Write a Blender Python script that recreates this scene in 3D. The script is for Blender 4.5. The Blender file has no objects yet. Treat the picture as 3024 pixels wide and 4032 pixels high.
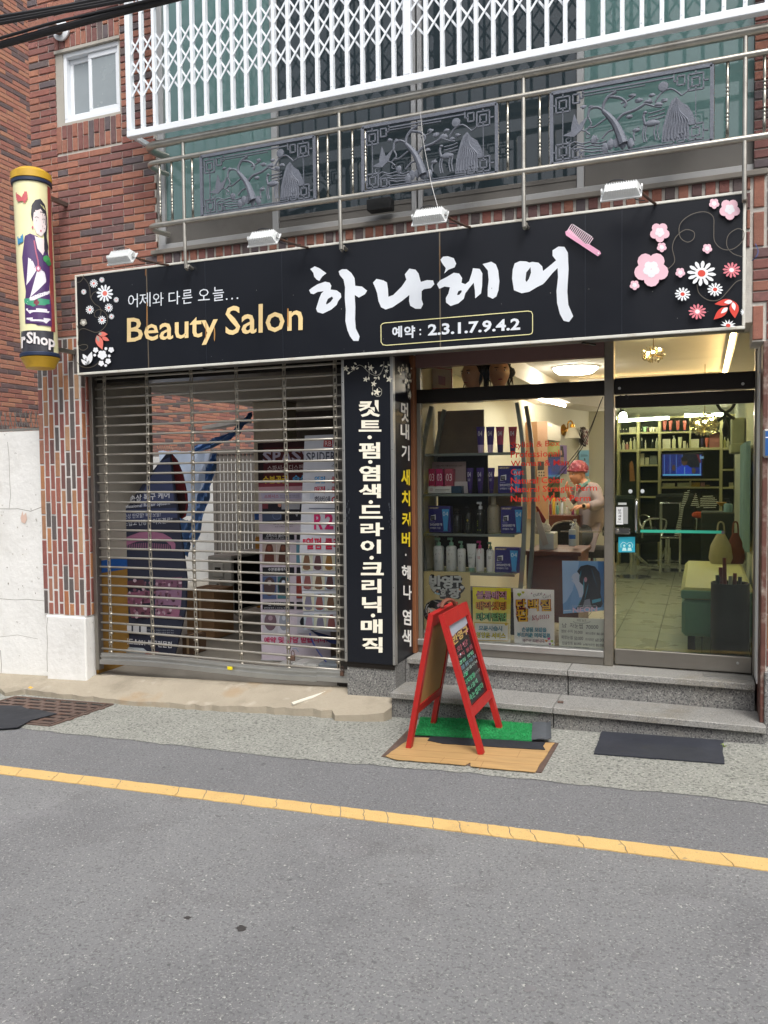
import bpy, math, random
from mathutils import Vector, Matrix
random.seed(7)
sc = bpy.context.scene
COL = sc.collection
R = math.radians

# ------------------------------------------------------------------ camera
YAW, PITCH, ROLL, FPX = 0.37270528, 0.04326064, -0.01050618, 3199.756
CAM = Vector((0.0, -5.0588, 1.60))
FW = Vector((-math.sin(YAW)*math.cos(PITCH), math.cos(YAW)*math.cos(PITCH), -math.sin(PITCH)))
_rt = Vector((math.cos(YAW), math.sin(YAW), 0)); _up = _rt.cross(FW)
RT = math.cos(ROLL)*_rt + math.sin(ROLL)*_up
UP = -math.sin(ROLL)*_rt + math.cos(ROLL)*_up
cd = bpy.data.cameras.new('camera'); cam = bpy.data.objects.new('camera', cd); COL.objects.link(cam)
cam.matrix_world = Matrix(((RT.x, UP.x, -FW.x, CAM.x), (RT.y, UP.y, -FW.y, CAM.y), (RT.z, UP.z, -FW.z, CAM.z), (0, 0, 0, 1)))
cd.sensor_fit = 'VERTICAL'; cd.sensor_height = 36.0; cd.lens = FPX/4032*36.0
cd.clip_start = 0.05; cd.clip_end = 400
sc.camera = cam

# ------------------------------------------------------------------ light: bright overcast noon in a narrow street
SUN_EL, SUN_ROT = R(55), R(148)
w = bpy.data.worlds.new('World'); sc.world = w; w.use_nodes = True
nt = w.node_tree; bg = nt.nodes['Background']
sky = nt.nodes.new('ShaderNodeTexSky'); sky.sky_type = 'NISHITA'; sky.sun_disc = False
sky.sun_elevation = SUN_EL; sky.sun_rotation = SUN_ROT; sky.dust_density = 6; sky.ozone_density = 1.0; sky.air_density = 1.0
hs = nt.nodes.new('ShaderNodeHueSaturation'); hs.inputs['Saturation'].default_value = 0.42
nt.links.new(sky.outputs[0], hs.inputs['Color']); nt.links.new(hs.outputs[0], bg.inputs['Color'])
bg.inputs['Strength'].default_value = 0.15
sd = bpy.data.lights.new('sun', 'SUN'); sd.energy = 1.5; sd.angle = R(24); sd.color = (1, 0.985, 0.96)
so = bpy.data.objects.new('sun', sd); COL.objects.link(so)
sv = Vector((math.sin(SUN_ROT)*math.cos(SUN_EL), math.cos(SUN_ROT)*math.cos(SUN_EL), math.sin(SUN_EL)))
so.rotation_euler = sv.to_track_quat('Z', 'Y').to_euler(); so.location = (6, -8, 14)
sc.view_settings.view_transform = 'Standard'; sc.view_settings.look = 'None'
sc.view_settings.exposure = 0.40; sc.view_settings.gamma = 1.0; sc.view_settings.use_curve_mapping = False
sc.render.engine = 'CYCLES'
sc.cycles.max_bounces = 9; sc.cycles.transparent_max_bounces = 16; sc.cycles.use_denoising = True
sc.cycles.sample_clamp_indirect = 6

# ------------------------------------------------------------------ measuring helpers (camera calibration from the photograph)
def ray(u, v): return FW + RT*((u-1512)/FPX) - UP*((v-2016)/FPX)
def at(u, v, y=0.0): r = ray(u, v); return CAM + r*((y-CAM.y)/r.y)
def atx(u, v, x): r = ray(u, v); return CAM + r*((x-CAM.x)/r.x)
def atz(u, v, z): r = ray(u, v); return CAM + r*((z-CAM.z)/r.z)
def atp(u, v, p, n): r = ray(u, v); return CAM + r*((Vector(p)-CAM).dot(n)/r.dot(n))
def gz(x): return 0.028*(x+1.9)
GN = Vector((-0.028, 0, 1)).normalized()
def atg(u, v, dz=0.0): return atp(u, v, (-1.9, 0, dz), Vector((-0.028, 0, 1)))
def zf(ox, oy, s): return lambda x, y: (ox+x/s, oy+y/s)

def lin(h):
    if isinstance(h, (tuple, list)): return tuple(h[:3])+(1.0,)
    h = h.lstrip('#'); c = [int(h[i:i+2], 16)/255 for i in (0, 2, 4)]
    return tuple((x/12.92 if x <= 0.04045 else ((x+0.055)/1.055)**2.4) for x in c)+(1.0,)

# ------------------------------------------------------------------ materials
MATS = {}
def node(nt, t, **k):
    n = nt.nodes.new(t)
    for a, b in k.items(): setattr(n, a, b)
    return n
def mat(name, col=None, rough=0.6, metal=0.0, var=0.12, vs=6.0, bump=0.0, bs=60.0, dirt=None, ds=2.0, da=0.4, attr=False, stretch=None, spec=0.5, coat=0.0, alpha=None, speck=None):
    """principled surface with mottled colour, optional dirt patches, fine relief and mineral specks"""
    if name in MATS: return MATS[name]
    m = bpy.data.materials.new(name); m.use_nodes = True; MATS[name] = m
    nt = m.node_tree; b = nt.nodes['Principled BSDF']; L = nt.links.new
    tc = node(nt, 'ShaderNodeTexCoord'); mp = node(nt, 'ShaderNodeMapping'); L(tc.outputs['Object'], mp.inputs[0])
    if stretch: mp.inputs['Scale'].default_value = stretch
    vec = mp.outputs[0]
    if attr:
        a = node(nt, 'ShaderNodeAttribute', attribute_name='col'); c = a.outputs['Color']
    else:
        rgb = node(nt, 'ShaderNodeRGB'); rgb.outputs[0].default_value = lin(col); c = rgb.outputs[0]
    def noise(scale, detail=5, rough_=0.6):
        n = node(nt, 'ShaderNodeTexNoise'); n.inputs['Scale'].default_value = scale; n.inputs['Detail'].default_value = detail
        n.inputs['Roughness'].default_value = rough_; L(vec, n.inputs['Vector']); return n.outputs['Fac']
    if var:
        mr = node(nt, 'ShaderNodeMapRange'); mr.inputs[1].default_value = 0.25; mr.inputs[2].default_value = 0.75
        mr.inputs[3].default_value = 1-var; mr.inputs[4].default_value = 1+var*0.7
        L(noise(vs), mr.inputs[0])
        mx = node(nt, 'ShaderNodeVectorMath', operation='SCALE'); L(c, mx.inputs[0]); L(mr.outputs[0], mx.inputs['Scale']); c = mx.outputs[0]
    if dirt:
        cr = node(nt, 'ShaderNodeMapRange'); cr.inputs[1].default_value = 0.52; cr.inputs[2].default_value = 0.72; cr.inputs[4].default_value = da
        L(noise(ds, 8, 0.7), cr.inputs[0])
        mx = node(nt, 'ShaderNodeMix', data_type='RGBA'); L(cr.outputs[0], mx.inputs[0]); L(c, mx.inputs[6]); mx.inputs[7].default_value = lin(dirt); c = mx.outputs[2]
    if speck:
        for (hexc, scale, lo, hi, amt) in speck:
            n = node(nt, 'ShaderNodeTexNoise'); n.inputs['Scale'].default_value = scale; n.inputs['Detail'].default_value = 3; L(vec, n.inputs['Vector'])
            cr = node(nt, 'ShaderNodeMapRange'); cr.inputs[1].default_value = lo; cr.inputs[2].default_value = hi; cr.inputs[4].default_value = amt; L(n.outputs['Fac'], cr.inputs[0])
            mx = node(nt, 'ShaderNodeMix', data_type='RGBA'); L(cr.outputs[0], mx.inputs[0]); L(c, mx.inputs[6]); mx.inputs[7].default_value = lin(hexc); c = mx.outputs[2]
    L(c, b.inputs['Base Color'])
    b.inputs['Roughness'].default_value = rough; b.inputs['Metallic'].default_value = metal
    b.inputs['Specular IOR Level'].default_value = spec; b.inputs['Coat Weight'].default_value = coat
    if rough > 0.15 and var:
        mr2 = node(nt, 'ShaderNodeMapRange'); mr2.inputs[3].default_value = max(0.05, rough-0.1); mr2.inputs[4].default_value = min(1, rough+0.12)
        L(noise(vs*2.3, 4), mr2.inputs[0]); L(mr2.outputs[0], b.inputs['Roughness'])
    if alpha is not None: b.inputs['Alpha'].default_value = alpha
    if bump:
        bp = node(nt, 'ShaderNodeBump'); bp.inputs['Strength'].default_value = min(1, bump*2); bp.inputs['Distance'].default_value = bump*0.01
        L(noise(bs, 6, 0.65), bp.inputs['Height']); L(bp.outputs[0], b.inputs['Normal'])
    return m
def glass(name, tint='#ffffff', refl=0.06, rough=0.02, trans=1.0, body='#20302e'):
    """thin sheet glass: what is behind, tinted, plus fresnel reflection; trans<1 adds a dirty/dark body"""
    m = bpy.data.materials.new(name); m.use_nodes = True; MATS[name] = m
    nt = m.node_tree; L = nt.links.new; nt.nodes.remove(nt.nodes['Principled BSDF']); out = nt.nodes['Material Output']
    t = node(nt, 'ShaderNodeBsdfTransparent'); t.inputs[0].default_value = lin(tint)
    d = node(nt, 'ShaderNodeBsdfDiffuse'); d.inputs[0].default_value = lin(body)
    m1 = node(nt, 'ShaderNodeMixShader'); m1.inputs[0].default_value = trans; L(d.outputs[0], m1.inputs[1]); L(t.outputs[0], m1.inputs[2])
    g = node(nt, 'ShaderNodeBsdfGlossy'); g.inputs['Roughness'].default_value = rough
    fr = node(nt, 'ShaderNodeFresnel'); fr.inputs[0].default_value = 1.45
    mm = node(nt, 'ShaderNodeMath', operation='MULTIPLY_ADD'); L(fr.outputs[0], mm.inputs[0]); mm.inputs[1].default_value = 1.0; mm.inputs[2].default_value = refl
    m2 = node(nt, 'ShaderNodeMixShader'); L(mm.outputs[0], m2.inputs[0]); L(m1.outputs[0], m2.inputs[1]); L(g.outputs[0], m2.inputs[2])
    L(m2.outputs[0], out.inputs['Surface']); return m
def emit(name, col, s):
    m = bpy.data.materials.new(name); m.use_nodes = True; MATS[name] = m
    b = m.node_tree.nodes['Principled BSDF']; b.inputs['Base Color'].default_value = (0, 0, 0, 1)
    b.inputs['Emission Color'].default_value = lin(col); b.inputs['Emission Strength'].default_value = s; return m

# ------------------------------------------------------------------ mesh building
class MB:
    def __init__(s): s.v = []; s.f = []; s.c = []; s.cur = None
    def add(s, vs, fs, col=None):
        k = len(s.v); s.v += [Vector(p) for p in vs]; s.f += [tuple(i+k for i in f) for f in fs]; s.c += [col or s.cur]*len(fs); return s
    def box(s, x0, x1, y0, y1, z0, z1, col=None):
        v = [(x, y, z) for z in (z0, z1) for y in (y0, y1) for x in (x0, x1)]
        return s.add(v, [(0, 2, 3, 1), (4, 5, 7, 6), (0, 1, 5, 4), (2, 6, 7, 3), (0, 4, 6, 2), (1, 3, 7, 5)], col)
    def bev(s, x0, x1, y0, y1, z0, z1, b=0.006, col=None):
        """box with chamfered edges"""
        b = min(b, (x1-x0)*.45, (y1-y0)*.45, (z1-z0)*.45)
        V = []; idx = {}
        X = (x0, x1); Y = (y0, y1); Z = (z0, z1)
        for i in (0, 1):
            for j in (0, 1):
                for k in (0, 1):
                    sx, sy, sz = (1, -1)[i], (1, -1)[j], (1, -1)[k]
                    for a in range(3):
                        p = [X[i]+sx*b, Y[j]+sy*b, Z[k]+sz*b]; p[a] = (X[i], Y[j], Z[k])[a]
                        idx[i, j, k, a] = len(V); V.append(p)
        F = []
        for a in range(3):
            o = [q for q in range(3) if q != a]
            for e in (0, 1):
                q = []
                for (m, n) in ((0, 0), (1, 0), (1, 1), (0, 1)):
                    t = [0, 0, 0]; t[a] = e; t[o[0]] = m; t[o[1]] = n; q.append(idx[t[0], t[1], t[2], a])
                F.append(tuple(q))
        for a in range(3):
            o = [q for q in range(3) if q != a]
            for m in (0, 1):
                for n in (0, 1):
                    t0 = [0, 0, 0]; t0[o[0]] = m; t0[o[1]] = n; t1 = list(t0); t1[a] = 1
                    F.append((idx[(*t0, o[0])], idx[(*t1, o[0])], idx[(*t1, o[1])], idx[(*t0, o[1])]))
        for i in (0, 1):
            for j in (0, 1):
                for k in (0, 1): F.append((idx[i, j, k, 0], idx[i, j, k, 1], idx[i, j, k, 2]))
        return s.add(V, F, col)
    def quad(s, a, b, c, d, col=None): return s.add([a, b, c, d], [(0, 1, 2, 3)], col)
    def prism(s, pts, off, col=None):
        """polygon (3D points) extruded by vector off"""
        n = len(pts); off = Vector(off); v = [Vector(p) for p in pts]+[Vector(p)+off for p in pts]
        f = [tuple(range(n)), tuple(range(2*n-1, n-1, -1))]+[(i, (i+1) % n, n+(i+1) % n, n+i) for i in range(n)]
        return s.add(v, f, col)
    def bar(s, p0, p1, w, d, up=(0, 0, 1), col=None):
        p0, p1 = Vector(p0), Vector(p1); t = (p1-p0).normalized(); up = Vector(up)
        if abs(t.dot(up)) > .95: up = Vector((0, 1, 0))
        a = t.cross(up).normalized(); b = t.cross(a).normalized()
        c = [a*(i*w/2)+b*(j*d/2) for i, j in ((-1, -1), (1, -1), (1, 1), (-1, 1))]
        return s.add([p0+q for q in c]+[p1+q for q in c], [(3, 2, 1, 0), (4, 5, 6, 7)]+[(i, (i+1) % 4, 4+(i+1) % 4, 4+i) for i in range(4)], col)
    def tube(s, path, r, n=8, cap=True, col=None):
        P = [Vector(p) for p in path]; m = len(P); rr = r if isinstance(r, (list, tuple)) else [r]*m
        V = []; a = None
        for i, p in enumerate(P):
            t = (P[min(i+1, m-1)]-P[max(i-1, 0)])
            t = t.normalized() if t.length > 1e-9 else Vector((0, 0, 1))
            if a is None:
                ref = Vector((0, 0, 1)) if abs(t.z) < .9 else Vector((1, 0, 0)); a = t.cross(ref).normalized()
            else:
                a = (a-t*a.dot(t)); a = a.normalized() if a.length > 1e-6 else t.orthogonal().normalized()
            b = t.cross(a)
            V += [p+(a*math.cos(2*math.pi*k/n)+b*math.sin(2*math.pi*k/n))*rr[i] for k in range(n)]
        F = [(i*n+k, i*n+(k+1) % n, (i+1)*n+(k+1) % n, (i+1)*n+k) for i in range(m-1) for k in range(n)]
        if cap: F += [tuple(range(n-1, -1, -1)), tuple((m-1)*n+k for k in range(n))]
        return s.add(V, F, col)
    def lathe(s, prof, c=(0, 0, 0), n=20, ax=(0, 0, 1), sx=1.0, sy=1.0, col=None):
        """prof: (radius, height) list from bottom to top; sx, sy squash the section"""
        c = Vector(c); ax = Vector(ax).normalized()
        a = Vector((1, 0, 0)) if abs(ax.x) < .9 else Vector((0, 1, 0)); a = (a-ax*a.dot(ax)).normalized(); b = ax.cross(a)
        V = []
        for (r, h) in prof: V += [c+ax*h+(a*sx*math.cos(2*math.pi*k/n)+b*sy*math.sin(2*math.pi*k/n))*max(r, 1e-4) for k in range(n)]
        m = len(prof); F = [(i*n+k, i*n+(k+1) % n, (i+1)*n+(k+1) % n, (i+1)*n+k) for i in range(m-1) for k in range(n)]
        F += [tuple(range(n-1, -1, -1)), tuple((m-1)*n+k for k in range(n))]
        return s.add(V, F, col)
    def ball(s, c, rx, ry=None, rz=None, n=12, m=8, col=None, jit=0):
        ry = ry or rx; rz = rz or rx; c = Vector(c); V = []
        for i in range(m+1):
            ph = math.pi*i/m
            for k in range(n):
                th = 2*math.pi*k/n; j = 1+random.uniform(-jit, jit)
                V.append(c+Vector((rx*math.sin(ph)*math.cos(th)*j, ry*math.sin(ph)*math.sin(th)*j, rz*math.cos(ph)*j)))
        F = [(i*n+k, (i+1)*n+k, (i+1)*n+(k+1) % n, i*n+(k+1) % n) for i in range(m) for k in range(n)]
        return s.add(V, F, col)
    def build(s, name, m, parent=None, smooth=False, kind=None, label=None):
        base = BASE.get(parent.name, Vector()) if parent else Vector()
        me = bpy.data.meshes.new(name)
        me.from_pydata([p-base for p in s.v], [], s.f)
        if any(c is not None for c in s.c):
            at_ = me.color_attributes.new('col', 'FLOAT_COLOR', 'CORNER'); k = 0; data = []
            for f, c in zip(me.polygons, s.c):
                cc = lin(c) if c is not None else (1, 1, 1, 1)
                data += list(cc)*len(f.vertices)
            at_.data.foreach_set('color', data)
        if smooth:
            me.polygons.foreach_set('use_smooth', [True]*len(me.polygons))
            try: me.set_sharp_from_angle(angle=R(38))
            except Exception: pass
        me.materials.append(MATS[m] if isinstance(m, str) else m); me.update()
        o = bpy.data.objects.new(name, me); COL.objects.link(o)
        if parent: o.parent = parent
        BASE[o.name] = base
        if kind: o['kind'] = kind
        if label: o['label'] = label
        return o
BASE = {}
def thing(name, label, cat, loc=(0, 0, 0), group=None):
    o = bpy.data.objects.new(name, None); COL.objects.link(o); o.location = loc; o.empty_display_size = 0.1
    BASE[o.name] = Vector(loc); o['label'] = label; o['category'] = cat
    if group: o['group'] = group
    return o
def tag(o, label, cat, group=None):
    o['label'] = label; o['category'] = cat
    if group: o['group'] = group
    return o
def struct(o): o['kind'] = 'structure'; return o
def copy_thing(o, delta, label=None, parent=None):
    c = o.copy(); COL.objects.link(c)
    if parent is None:
        c.location = Vector(o.location)+Vector(delta)
        if label: c['label'] = label
    else: c.parent = parent
    for ch in list(o.children): copy_thing(ch, (0, 0, 0), None, c)
    BASE[c.name] = BASE.get(o.name, Vector())+Vector(delta); return c

# ------------------------------------------------------------------ flat print: coloured shapes stacked a fraction of a millimetre apart
_TX = {}
TMP = bpy.data.scenes.new('scratch')
def glyphs(text, bold=0.0, font_space=1.0):
    k = (text, bold, font_space)
    if k not in _TX:
        cu = bpy.data.curves.new('t', 'FONT'); cu.body = text; cu.resolution_u = 2; cu.offset = bold; cu.space_character = font_space; cu.space_line = 1.0
        ob = bpy.data.objects.new('t', cu); TMP.collection.objects.link(ob)
        TMP.view_layers[0].update(); dg = TMP.view_layers[0].depsgraph; me = ob.evaluated_get(dg).to_mesh()
        V = [(p.co.x, p.co.y) for p in me.vertices]; F = [tuple(f.vertices) for f in me.polygons]
        ob.evaluated_get(dg).to_mesh_clear(); bpy.data.objects.remove(ob); bpy.data.curves.remove(cu)
        if V:
            x0 = min(p[0] for p in V); x1 = max(p[0] for p in V); y0 = min(p[1] for p in V); y1 = max(p[1] for p in V)
            V = [((a-x0)/max(x1-x0, 1e-6), (b-y0)/max(y1-y0, 1e-6)) for a, b in V]
            _TX[k] = (V, F, (x1-x0)/max(y1-y0, 1e-6))
        else: _TX[k] = ([], [], 1)
    return _TX[k]
class Print:
    """q maps drawing coordinates to a 3D point, n is the outward normal"""
    def __init__(s, q, n, lift=0.001, step=0.00025): s.q = q; s.n = Vector(n).normalized(); s.h = lift; s.st = step; s.mb = MB()
    def m(s, x, y): return Vector(s.q(x, y))+s.n*s.h
    strip = 0
    def poly(s, pts, col):
        if s.strip:
            ys = [p[1] for p in pts]; y0, y1 = min(ys), max(ys); n = max(1, math.ceil((y1-y0)/s.strip)); e = list(zip(pts, pts[1:]+pts[:1]))
            def cuts(y): return sorted(a[0]+(b[0]-a[0])*(y-a[1])/(b[1]-a[1]) for a, b in e if (a[1]-y)*(b[1]-y) < 0)
            for i in range(n):
                ya = y0+(y1-y0)*i/n+1e-3; yb = y0+(y1-y0)*(i+1)/n-1e-3; A, B = cuts(ya), cuts(yb)
                if len(A) != len(B): A = B = cuts((ya+yb)/2)
                for k in range(0, len(A)-1, 2):
                    m = max(1, math.ceil(max(A[k+1]-A[k], B[k+1]-B[k])/s.strip))
                    for j in range(m):
                        f, g = j/m, (j+1)/m; L_ = lambda C_, t: C_[k]+(C_[k+1]-C_[k])*t
                        s.mb.add([s.m(L_(A, f), ya), s.m(L_(A, g), ya), s.m(L_(B, g), yb), s.m(L_(B, f), yb)], [(0, 1, 2, 3)], col)
            s.h += s.st; return s
        s.mb.add([s.m(*p) for p in pts], [tuple(range(len(pts)))], col); s.h += s.st; return s
    def rect(s, x0, y0, x1, y1, col): return s.poly([(x0, y0), (x1, y0), (x1, y1), (x0, y1)], col)
    def ell(s, cx, cy, rx, ry, col, n=14, a0=0): return s.poly([(cx+rx*math.cos(2*math.pi*k/n+a0), cy+ry*math.sin(2*math.pi*k/n+a0)) for k in range(n)], col)
    def stroke(s, pts, w, col, closed=False):
        P = [Vector((p[0], p[1])) for p in pts]; n = len(P); L = []; Rr = []
        for i in range(n):
            a = P[(i-1) % n] if closed else P[max(i-1, 0)]; b = P[(i+1) % n] if closed else P[min(i+1, n-1)]
            t = (b-a); t = t.normalized() if t.length > 1e-9 else Vector((1, 0)); nn = Vector((-t.y, t.x))
            L.append(P[i]+nn*w/2); Rr.append(P[i]-nn*w/2)
        V = [s.m(*p) for p in L]+[s.m(*p) for p in Rr]; r = range(n if closed else n-1)
        s.mb.add(V, [(i, (i+1) % n, n+(i+1) % n, n+i) for i in r], col); s.h += s.st; return s
    def text(s, t, bl, br, h, col, bold=0.0, up=None, space=1.0):
        """text fitted between baseline-left bl and baseline-right br, h tall (drawing units; up = drawing-space up vector)"""
        V, F, asp = glyphs(t, bold, space)
        if not V: return s
        ux, uy = up or (0, -1)
        BL = s.m(*bl); BR = s.m(*br); TL = s.m(bl[0]+ux*h, bl[1]+uy*h)
        s.mb.add([BL+(BR-BL)*a+(TL-BL)*b for a, b in V], F, col); s.h += s.st; return s
    def otext(s, t, bl, br, h, col, edge, e=0.06, bold=0.02, up=None, edge2=None):
        if edge2: s.text(t, (bl[0]-h*.05, bl[1]), (br[0]+h*.05, br[1]), h*1.04, edge2, bold+e*1.7, up)
        s.text(t, bl, br, h, edge, bold+e, up); s.text(t, bl, br, h, col, bold, up); return s
    def daisy(s, cx, cy, r, n, petal, core, ry=None, cr=.27):
        ry = ry or r; sq = ry/r
        for k in range(n):
            a = 2*math.pi*k/n+.1; ca, sa = math.cos(a), math.sin(a); pts = []
            for j in range(10):
                b = 2*math.pi*j/10; px = r*.64+r*.36*math.cos(b); py = r*.125*math.sin(b)*(1.15 if px > r*.6 else .8)
                pts.append((cx+px*ca-py*sa, cy+(px*sa+py*ca)*sq))
            s.mb.add([s.m(*p) for p in pts], [tuple(range(10))], petal); s.h += s.st*.1
        s.ell(cx, cy, r*.45, r*.45*sq, petal); s.ell(cx, cy, r*cr, r*cr*sq, core); return s
    def blossom(s, cx, cy, r, col, core, n=5, a0=-1.57):
        for k in range(n):
            a = 2*math.pi*k/n+a0+.6; s.ell(cx+r*.56*math.cos(a), cy+r*.56*math.sin(a), r*.46, r*.46, col, 12)
        s.ell(cx, cy, r*.5, r*.5, col)
        if core:
            for k in range(n):
                a = 2*math.pi*k/n+a0+.6; s.ell(cx+r*.26*math.cos(a), cy+r*.26*math.sin(a), r*.24, r*.24, core, 8)
        return s
    def leaf(s, a, b, w, col, n=7):
        A = Vector(a); B = Vector(b); t = (B-A); nn = Vector((-t.y, t.x)).normalized(); U = []; D_ = []
        for i in range(n+1):
            f = i/n; ww = w*math.sin(math.pi*f**.8)/2; c = A+t*f; U.append(tuple(c+nn*ww)); D_.append(tuple(c-nn*ww))
        return s.poly(U+D_[-2:0:-1], col)
    def build(s, name, parent=None, m='print'):
        o = s.mb.build(name, m, parent); s.mb = MB(); return o
def curve(pts, n=6):
    """Catmull-Rom through points"""
    out = []; P = [pts[0]]+list(pts)+[pts[-1]]
    for i in range(1, len(P)-2):
        a, b, c, d = [Vector(p) for p in P[i-1:i+3]]
        for k in range(n):
            t = k/n; out.append(.5*((2*b)+(c-a)*t+(2*a-5*b+4*c-d)*t*t+(3*b-a-3*c+d)*t**3))
    out.append(Vector(pts[-1])); return out

# palette
mat('print', attr=True, rough=0.45, var=0.05, vs=9)
mat('glossy_print', attr=True, rough=.5, var=.06, vs=7, coat=.8)
mat('paper_print', attr=True, rough=0.75, var=0.04, vs=9)
mat('mortar', '#c9c5bd', 0.95, var=.15, vs=14, bump=.5, bs=120, dirt='#7d7771', ds=3)
mat('mortar_red', '#a08a80', 0.95, var=.15, vs=14, bump=.5, bs=120)
mat('brick', attr=True, rough=.82, var=.22, vs=30, bump=.7, bs=160, dirt='#5d4540', ds=9, da=.35)
mat('brick_plain', attr=True, rough=.85, var=.10, vs=30, bump=.5, bs=120)
mat('shutter_steel', '#a5a198', .38, .55, var=.1, vs=8)
mat('tile_brick', attr=True, rough=.45, var=.16, vs=25, bump=.35, bs=90)
mat('white_plaster', '#e2e2df', .88, var=.06, vs=2, bump=.6, bs=24, dirt='#b8b6ae', ds=1.6, da=.4, speck=[('#8f8b84', 22, .71, .75, .6), ('#c4c2bb', 9, .62, .78, .4)])
mat('mortar_light', '#cdcbc8', .9, var=.1, vs=20, bump=.3, bs=60, dirt='#8c8884', ds=4)
mat('white_metal', '#e4e9ee', .35, var=.05, vs=5)
mat('alu', '#b9b9b6', .38, .85, var=.1, vs=4, stretch=(1, 1, .2))
mat('stainless', '#aaa69b', .27, 1.0, var=.1, vs=8)
mat('stainless_dirty', '#b9b6ad', .36, .85, var=.2, vs=10, dirt='#857c6c', ds=6, da=.5)
mat('sign_black', '#171a21', .36, var=.10, vs=2, spec=.32)
mat('sign_edge', '#e3e3e0', .4, .3, var=.08)
mat('granite', '#777775', .5, var=.12, vs=8, speck=[('#3a3a3d', 95, .53, .59, .8), ('#b0afa9', 110, .58, .64, .65)], bump=.1, bs=200, dirt='#6a6252', ds=2, da=.3)
mat('granite_tread', '#8b8a86', .55, var=.10, vs=6, speck=[('#5d5d5e', 110, .54, .6, .6), ('#b9b8b3', 130, .58, .64, .55)], bump=.15, bs=160, dirt='#6e6552', ds=2.4, da=.55)
mat('red_paint', '#a8201d', .45, var=.08, vs=5, bump=.1, bs=25, dirt='#7c1a17', ds=14, da=.5, speck=[('#6b4a3c', 60, .70, .73, .8)])
mat('black_rubber', '#22252c', .75, var=.25, vs=7, bump=.2, bs=60, dirt='#4a4b4e', ds=4, da=.4)
mat('dark_frame', '#2b2724', .32, .55, var=.15, vs=5)
mat('steel_frame', '#8e8a83', .34, .85, var=.10, vs=6, stretch=(1, 1, .25))
mat('salon_wall_paint', '#cfcba6', .8, var=.04)
mat('wood_dark', '#4a2216', .4, var=.2, vs=5, stretch=(1, 1, 8))
mat('wood_jamb', '#7a4c2e', .55, var=.25, vs=6, stretch=(8, 8, .6))
mat('cream_paint', '#d6d0bd', .8, var=.08, vs=3, dirt='#9b937e')
mat('grey_paint', '#a29c91', .8, var=.08, vs=3, dirt='#6b655b')
mat('plastic', attr=True, rough=.35, var=.03)
mat('matte', attr=True, rough=.8, var=.08)
mat('cloth', attr=True, rough=.9, var=.12, vs=20, bump=.2, bs=120)

# ================================================================== GROUND
def gp(x, y, dz=0): return Vector((x, y, gz(x)+dz))
def gpoly(name, pts, m, dz, thick=0.0, sub=None):
    mb = MB()
    if thick: mb.prism([gp(x, y, dz-thick) for x, y in pts], (0, 0, thick))
    else: mb.add([gp(x, y, dz) for x, y in pts], [tuple(range(len(pts)))])
    return mb.build(name, m)
mat('asphalt', '#868788', .88, var=.07, vs=1.2, bump=.8, bs=230,
    speck=[('#68686b', .9, .48, .68, .55), ('#757475', 3.5, .55, .72, .6), ('#98989a', 1.7, .60, .72, .5), ('#626264', 90, .55, .62, .6), ('#a5a5a2', 110, .585, .64, .65), ('#c9c8c3', 75, .675, .70, .85), ('#4f4f51', 22, .70, .74, .5)])
mat('asphalt_dark', '#7b7c7e', .88, var=.07, vs=1.2, bump=.8, bs=230,
    speck=[('#67676a', .9, .5, .7, .35), ('#59595b', 90, .55, .62, .6), ('#9a9a97', 110, .585, .64, .6), ('#bdbcb7', 75, .68, .70, .8), ('#4a4a4c', 22, .70, .74, .5)])
mat('pebble_concrete', '#94958e', .9, var=.12, vs=3, bump=1.0, bs=70, dirt='#777a70', ds=1.1, da=.5,
    speck=[('#5c5f5a', 60, .53, .6, .8), ('#adada4', 75, .58, .64, .85), ('#c9c7bf', 48, .68, .71, .7)])
mat('ramp_concrete', '#9f9685', .9, var=.12, vs=3, bump=.6, bs=40, dirt='#797263', ds=2.3, da=.7, speck=[('#948a78', 90, .6, .66, .5), ('#9a7f5c', 3, .62, .72, .5), ('#b9b0a2', 7, .62, .75, .6)])
mat('road_paint', '#dcb877', .75, var=.08, vs=5, bump=.6, bs=180, dirt='#b58f5a', ds=3, da=.45, speck=[('#a58a62', 120, .62, .68, .6), ('#8c7f6a', 40, .66, .72, .6)])
struct(gpoly('ground', [(-60, -60), (60, -60), (60, 60), (-60, 60)], 'asphalt', -.006))
edge = [(-9, -.93), (-5.2, -.92), (-4.49, -.89), (-4.1, -.93), (-3.6, -.93), (-3.1, -.95), (-2.6, -.955), (-2.1, -.975), (-1.64, -.955), (-1.2, -.93), (-.8, -.94), (-.35, -.945), (0, -.94), (.3, -.95), (1.5, -.96), (4, -.97)]
ee = []
for a, b in zip(edge, edge[1:]):
    n = max(2, int((b[0]-a[0])/.05))
    for i in range(n): t = i/n; ee.append((a[0]+(b[0]-a[0])*t, a[1]+(b[1]-a[1])*t+random.uniform(-.012, .012)))
ee.append(edge[-1])
struct(gpoly('pavement', ee+[(4, .6), (-9, .6)], 'pebble_concrete', 0.0))
struct(gpoly('road_seam', [(x, y+.02) for x, y in ee]+[(x, -1.60) for x, y in reversed(ee)], 'asphalt_dark', -.003))
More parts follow.
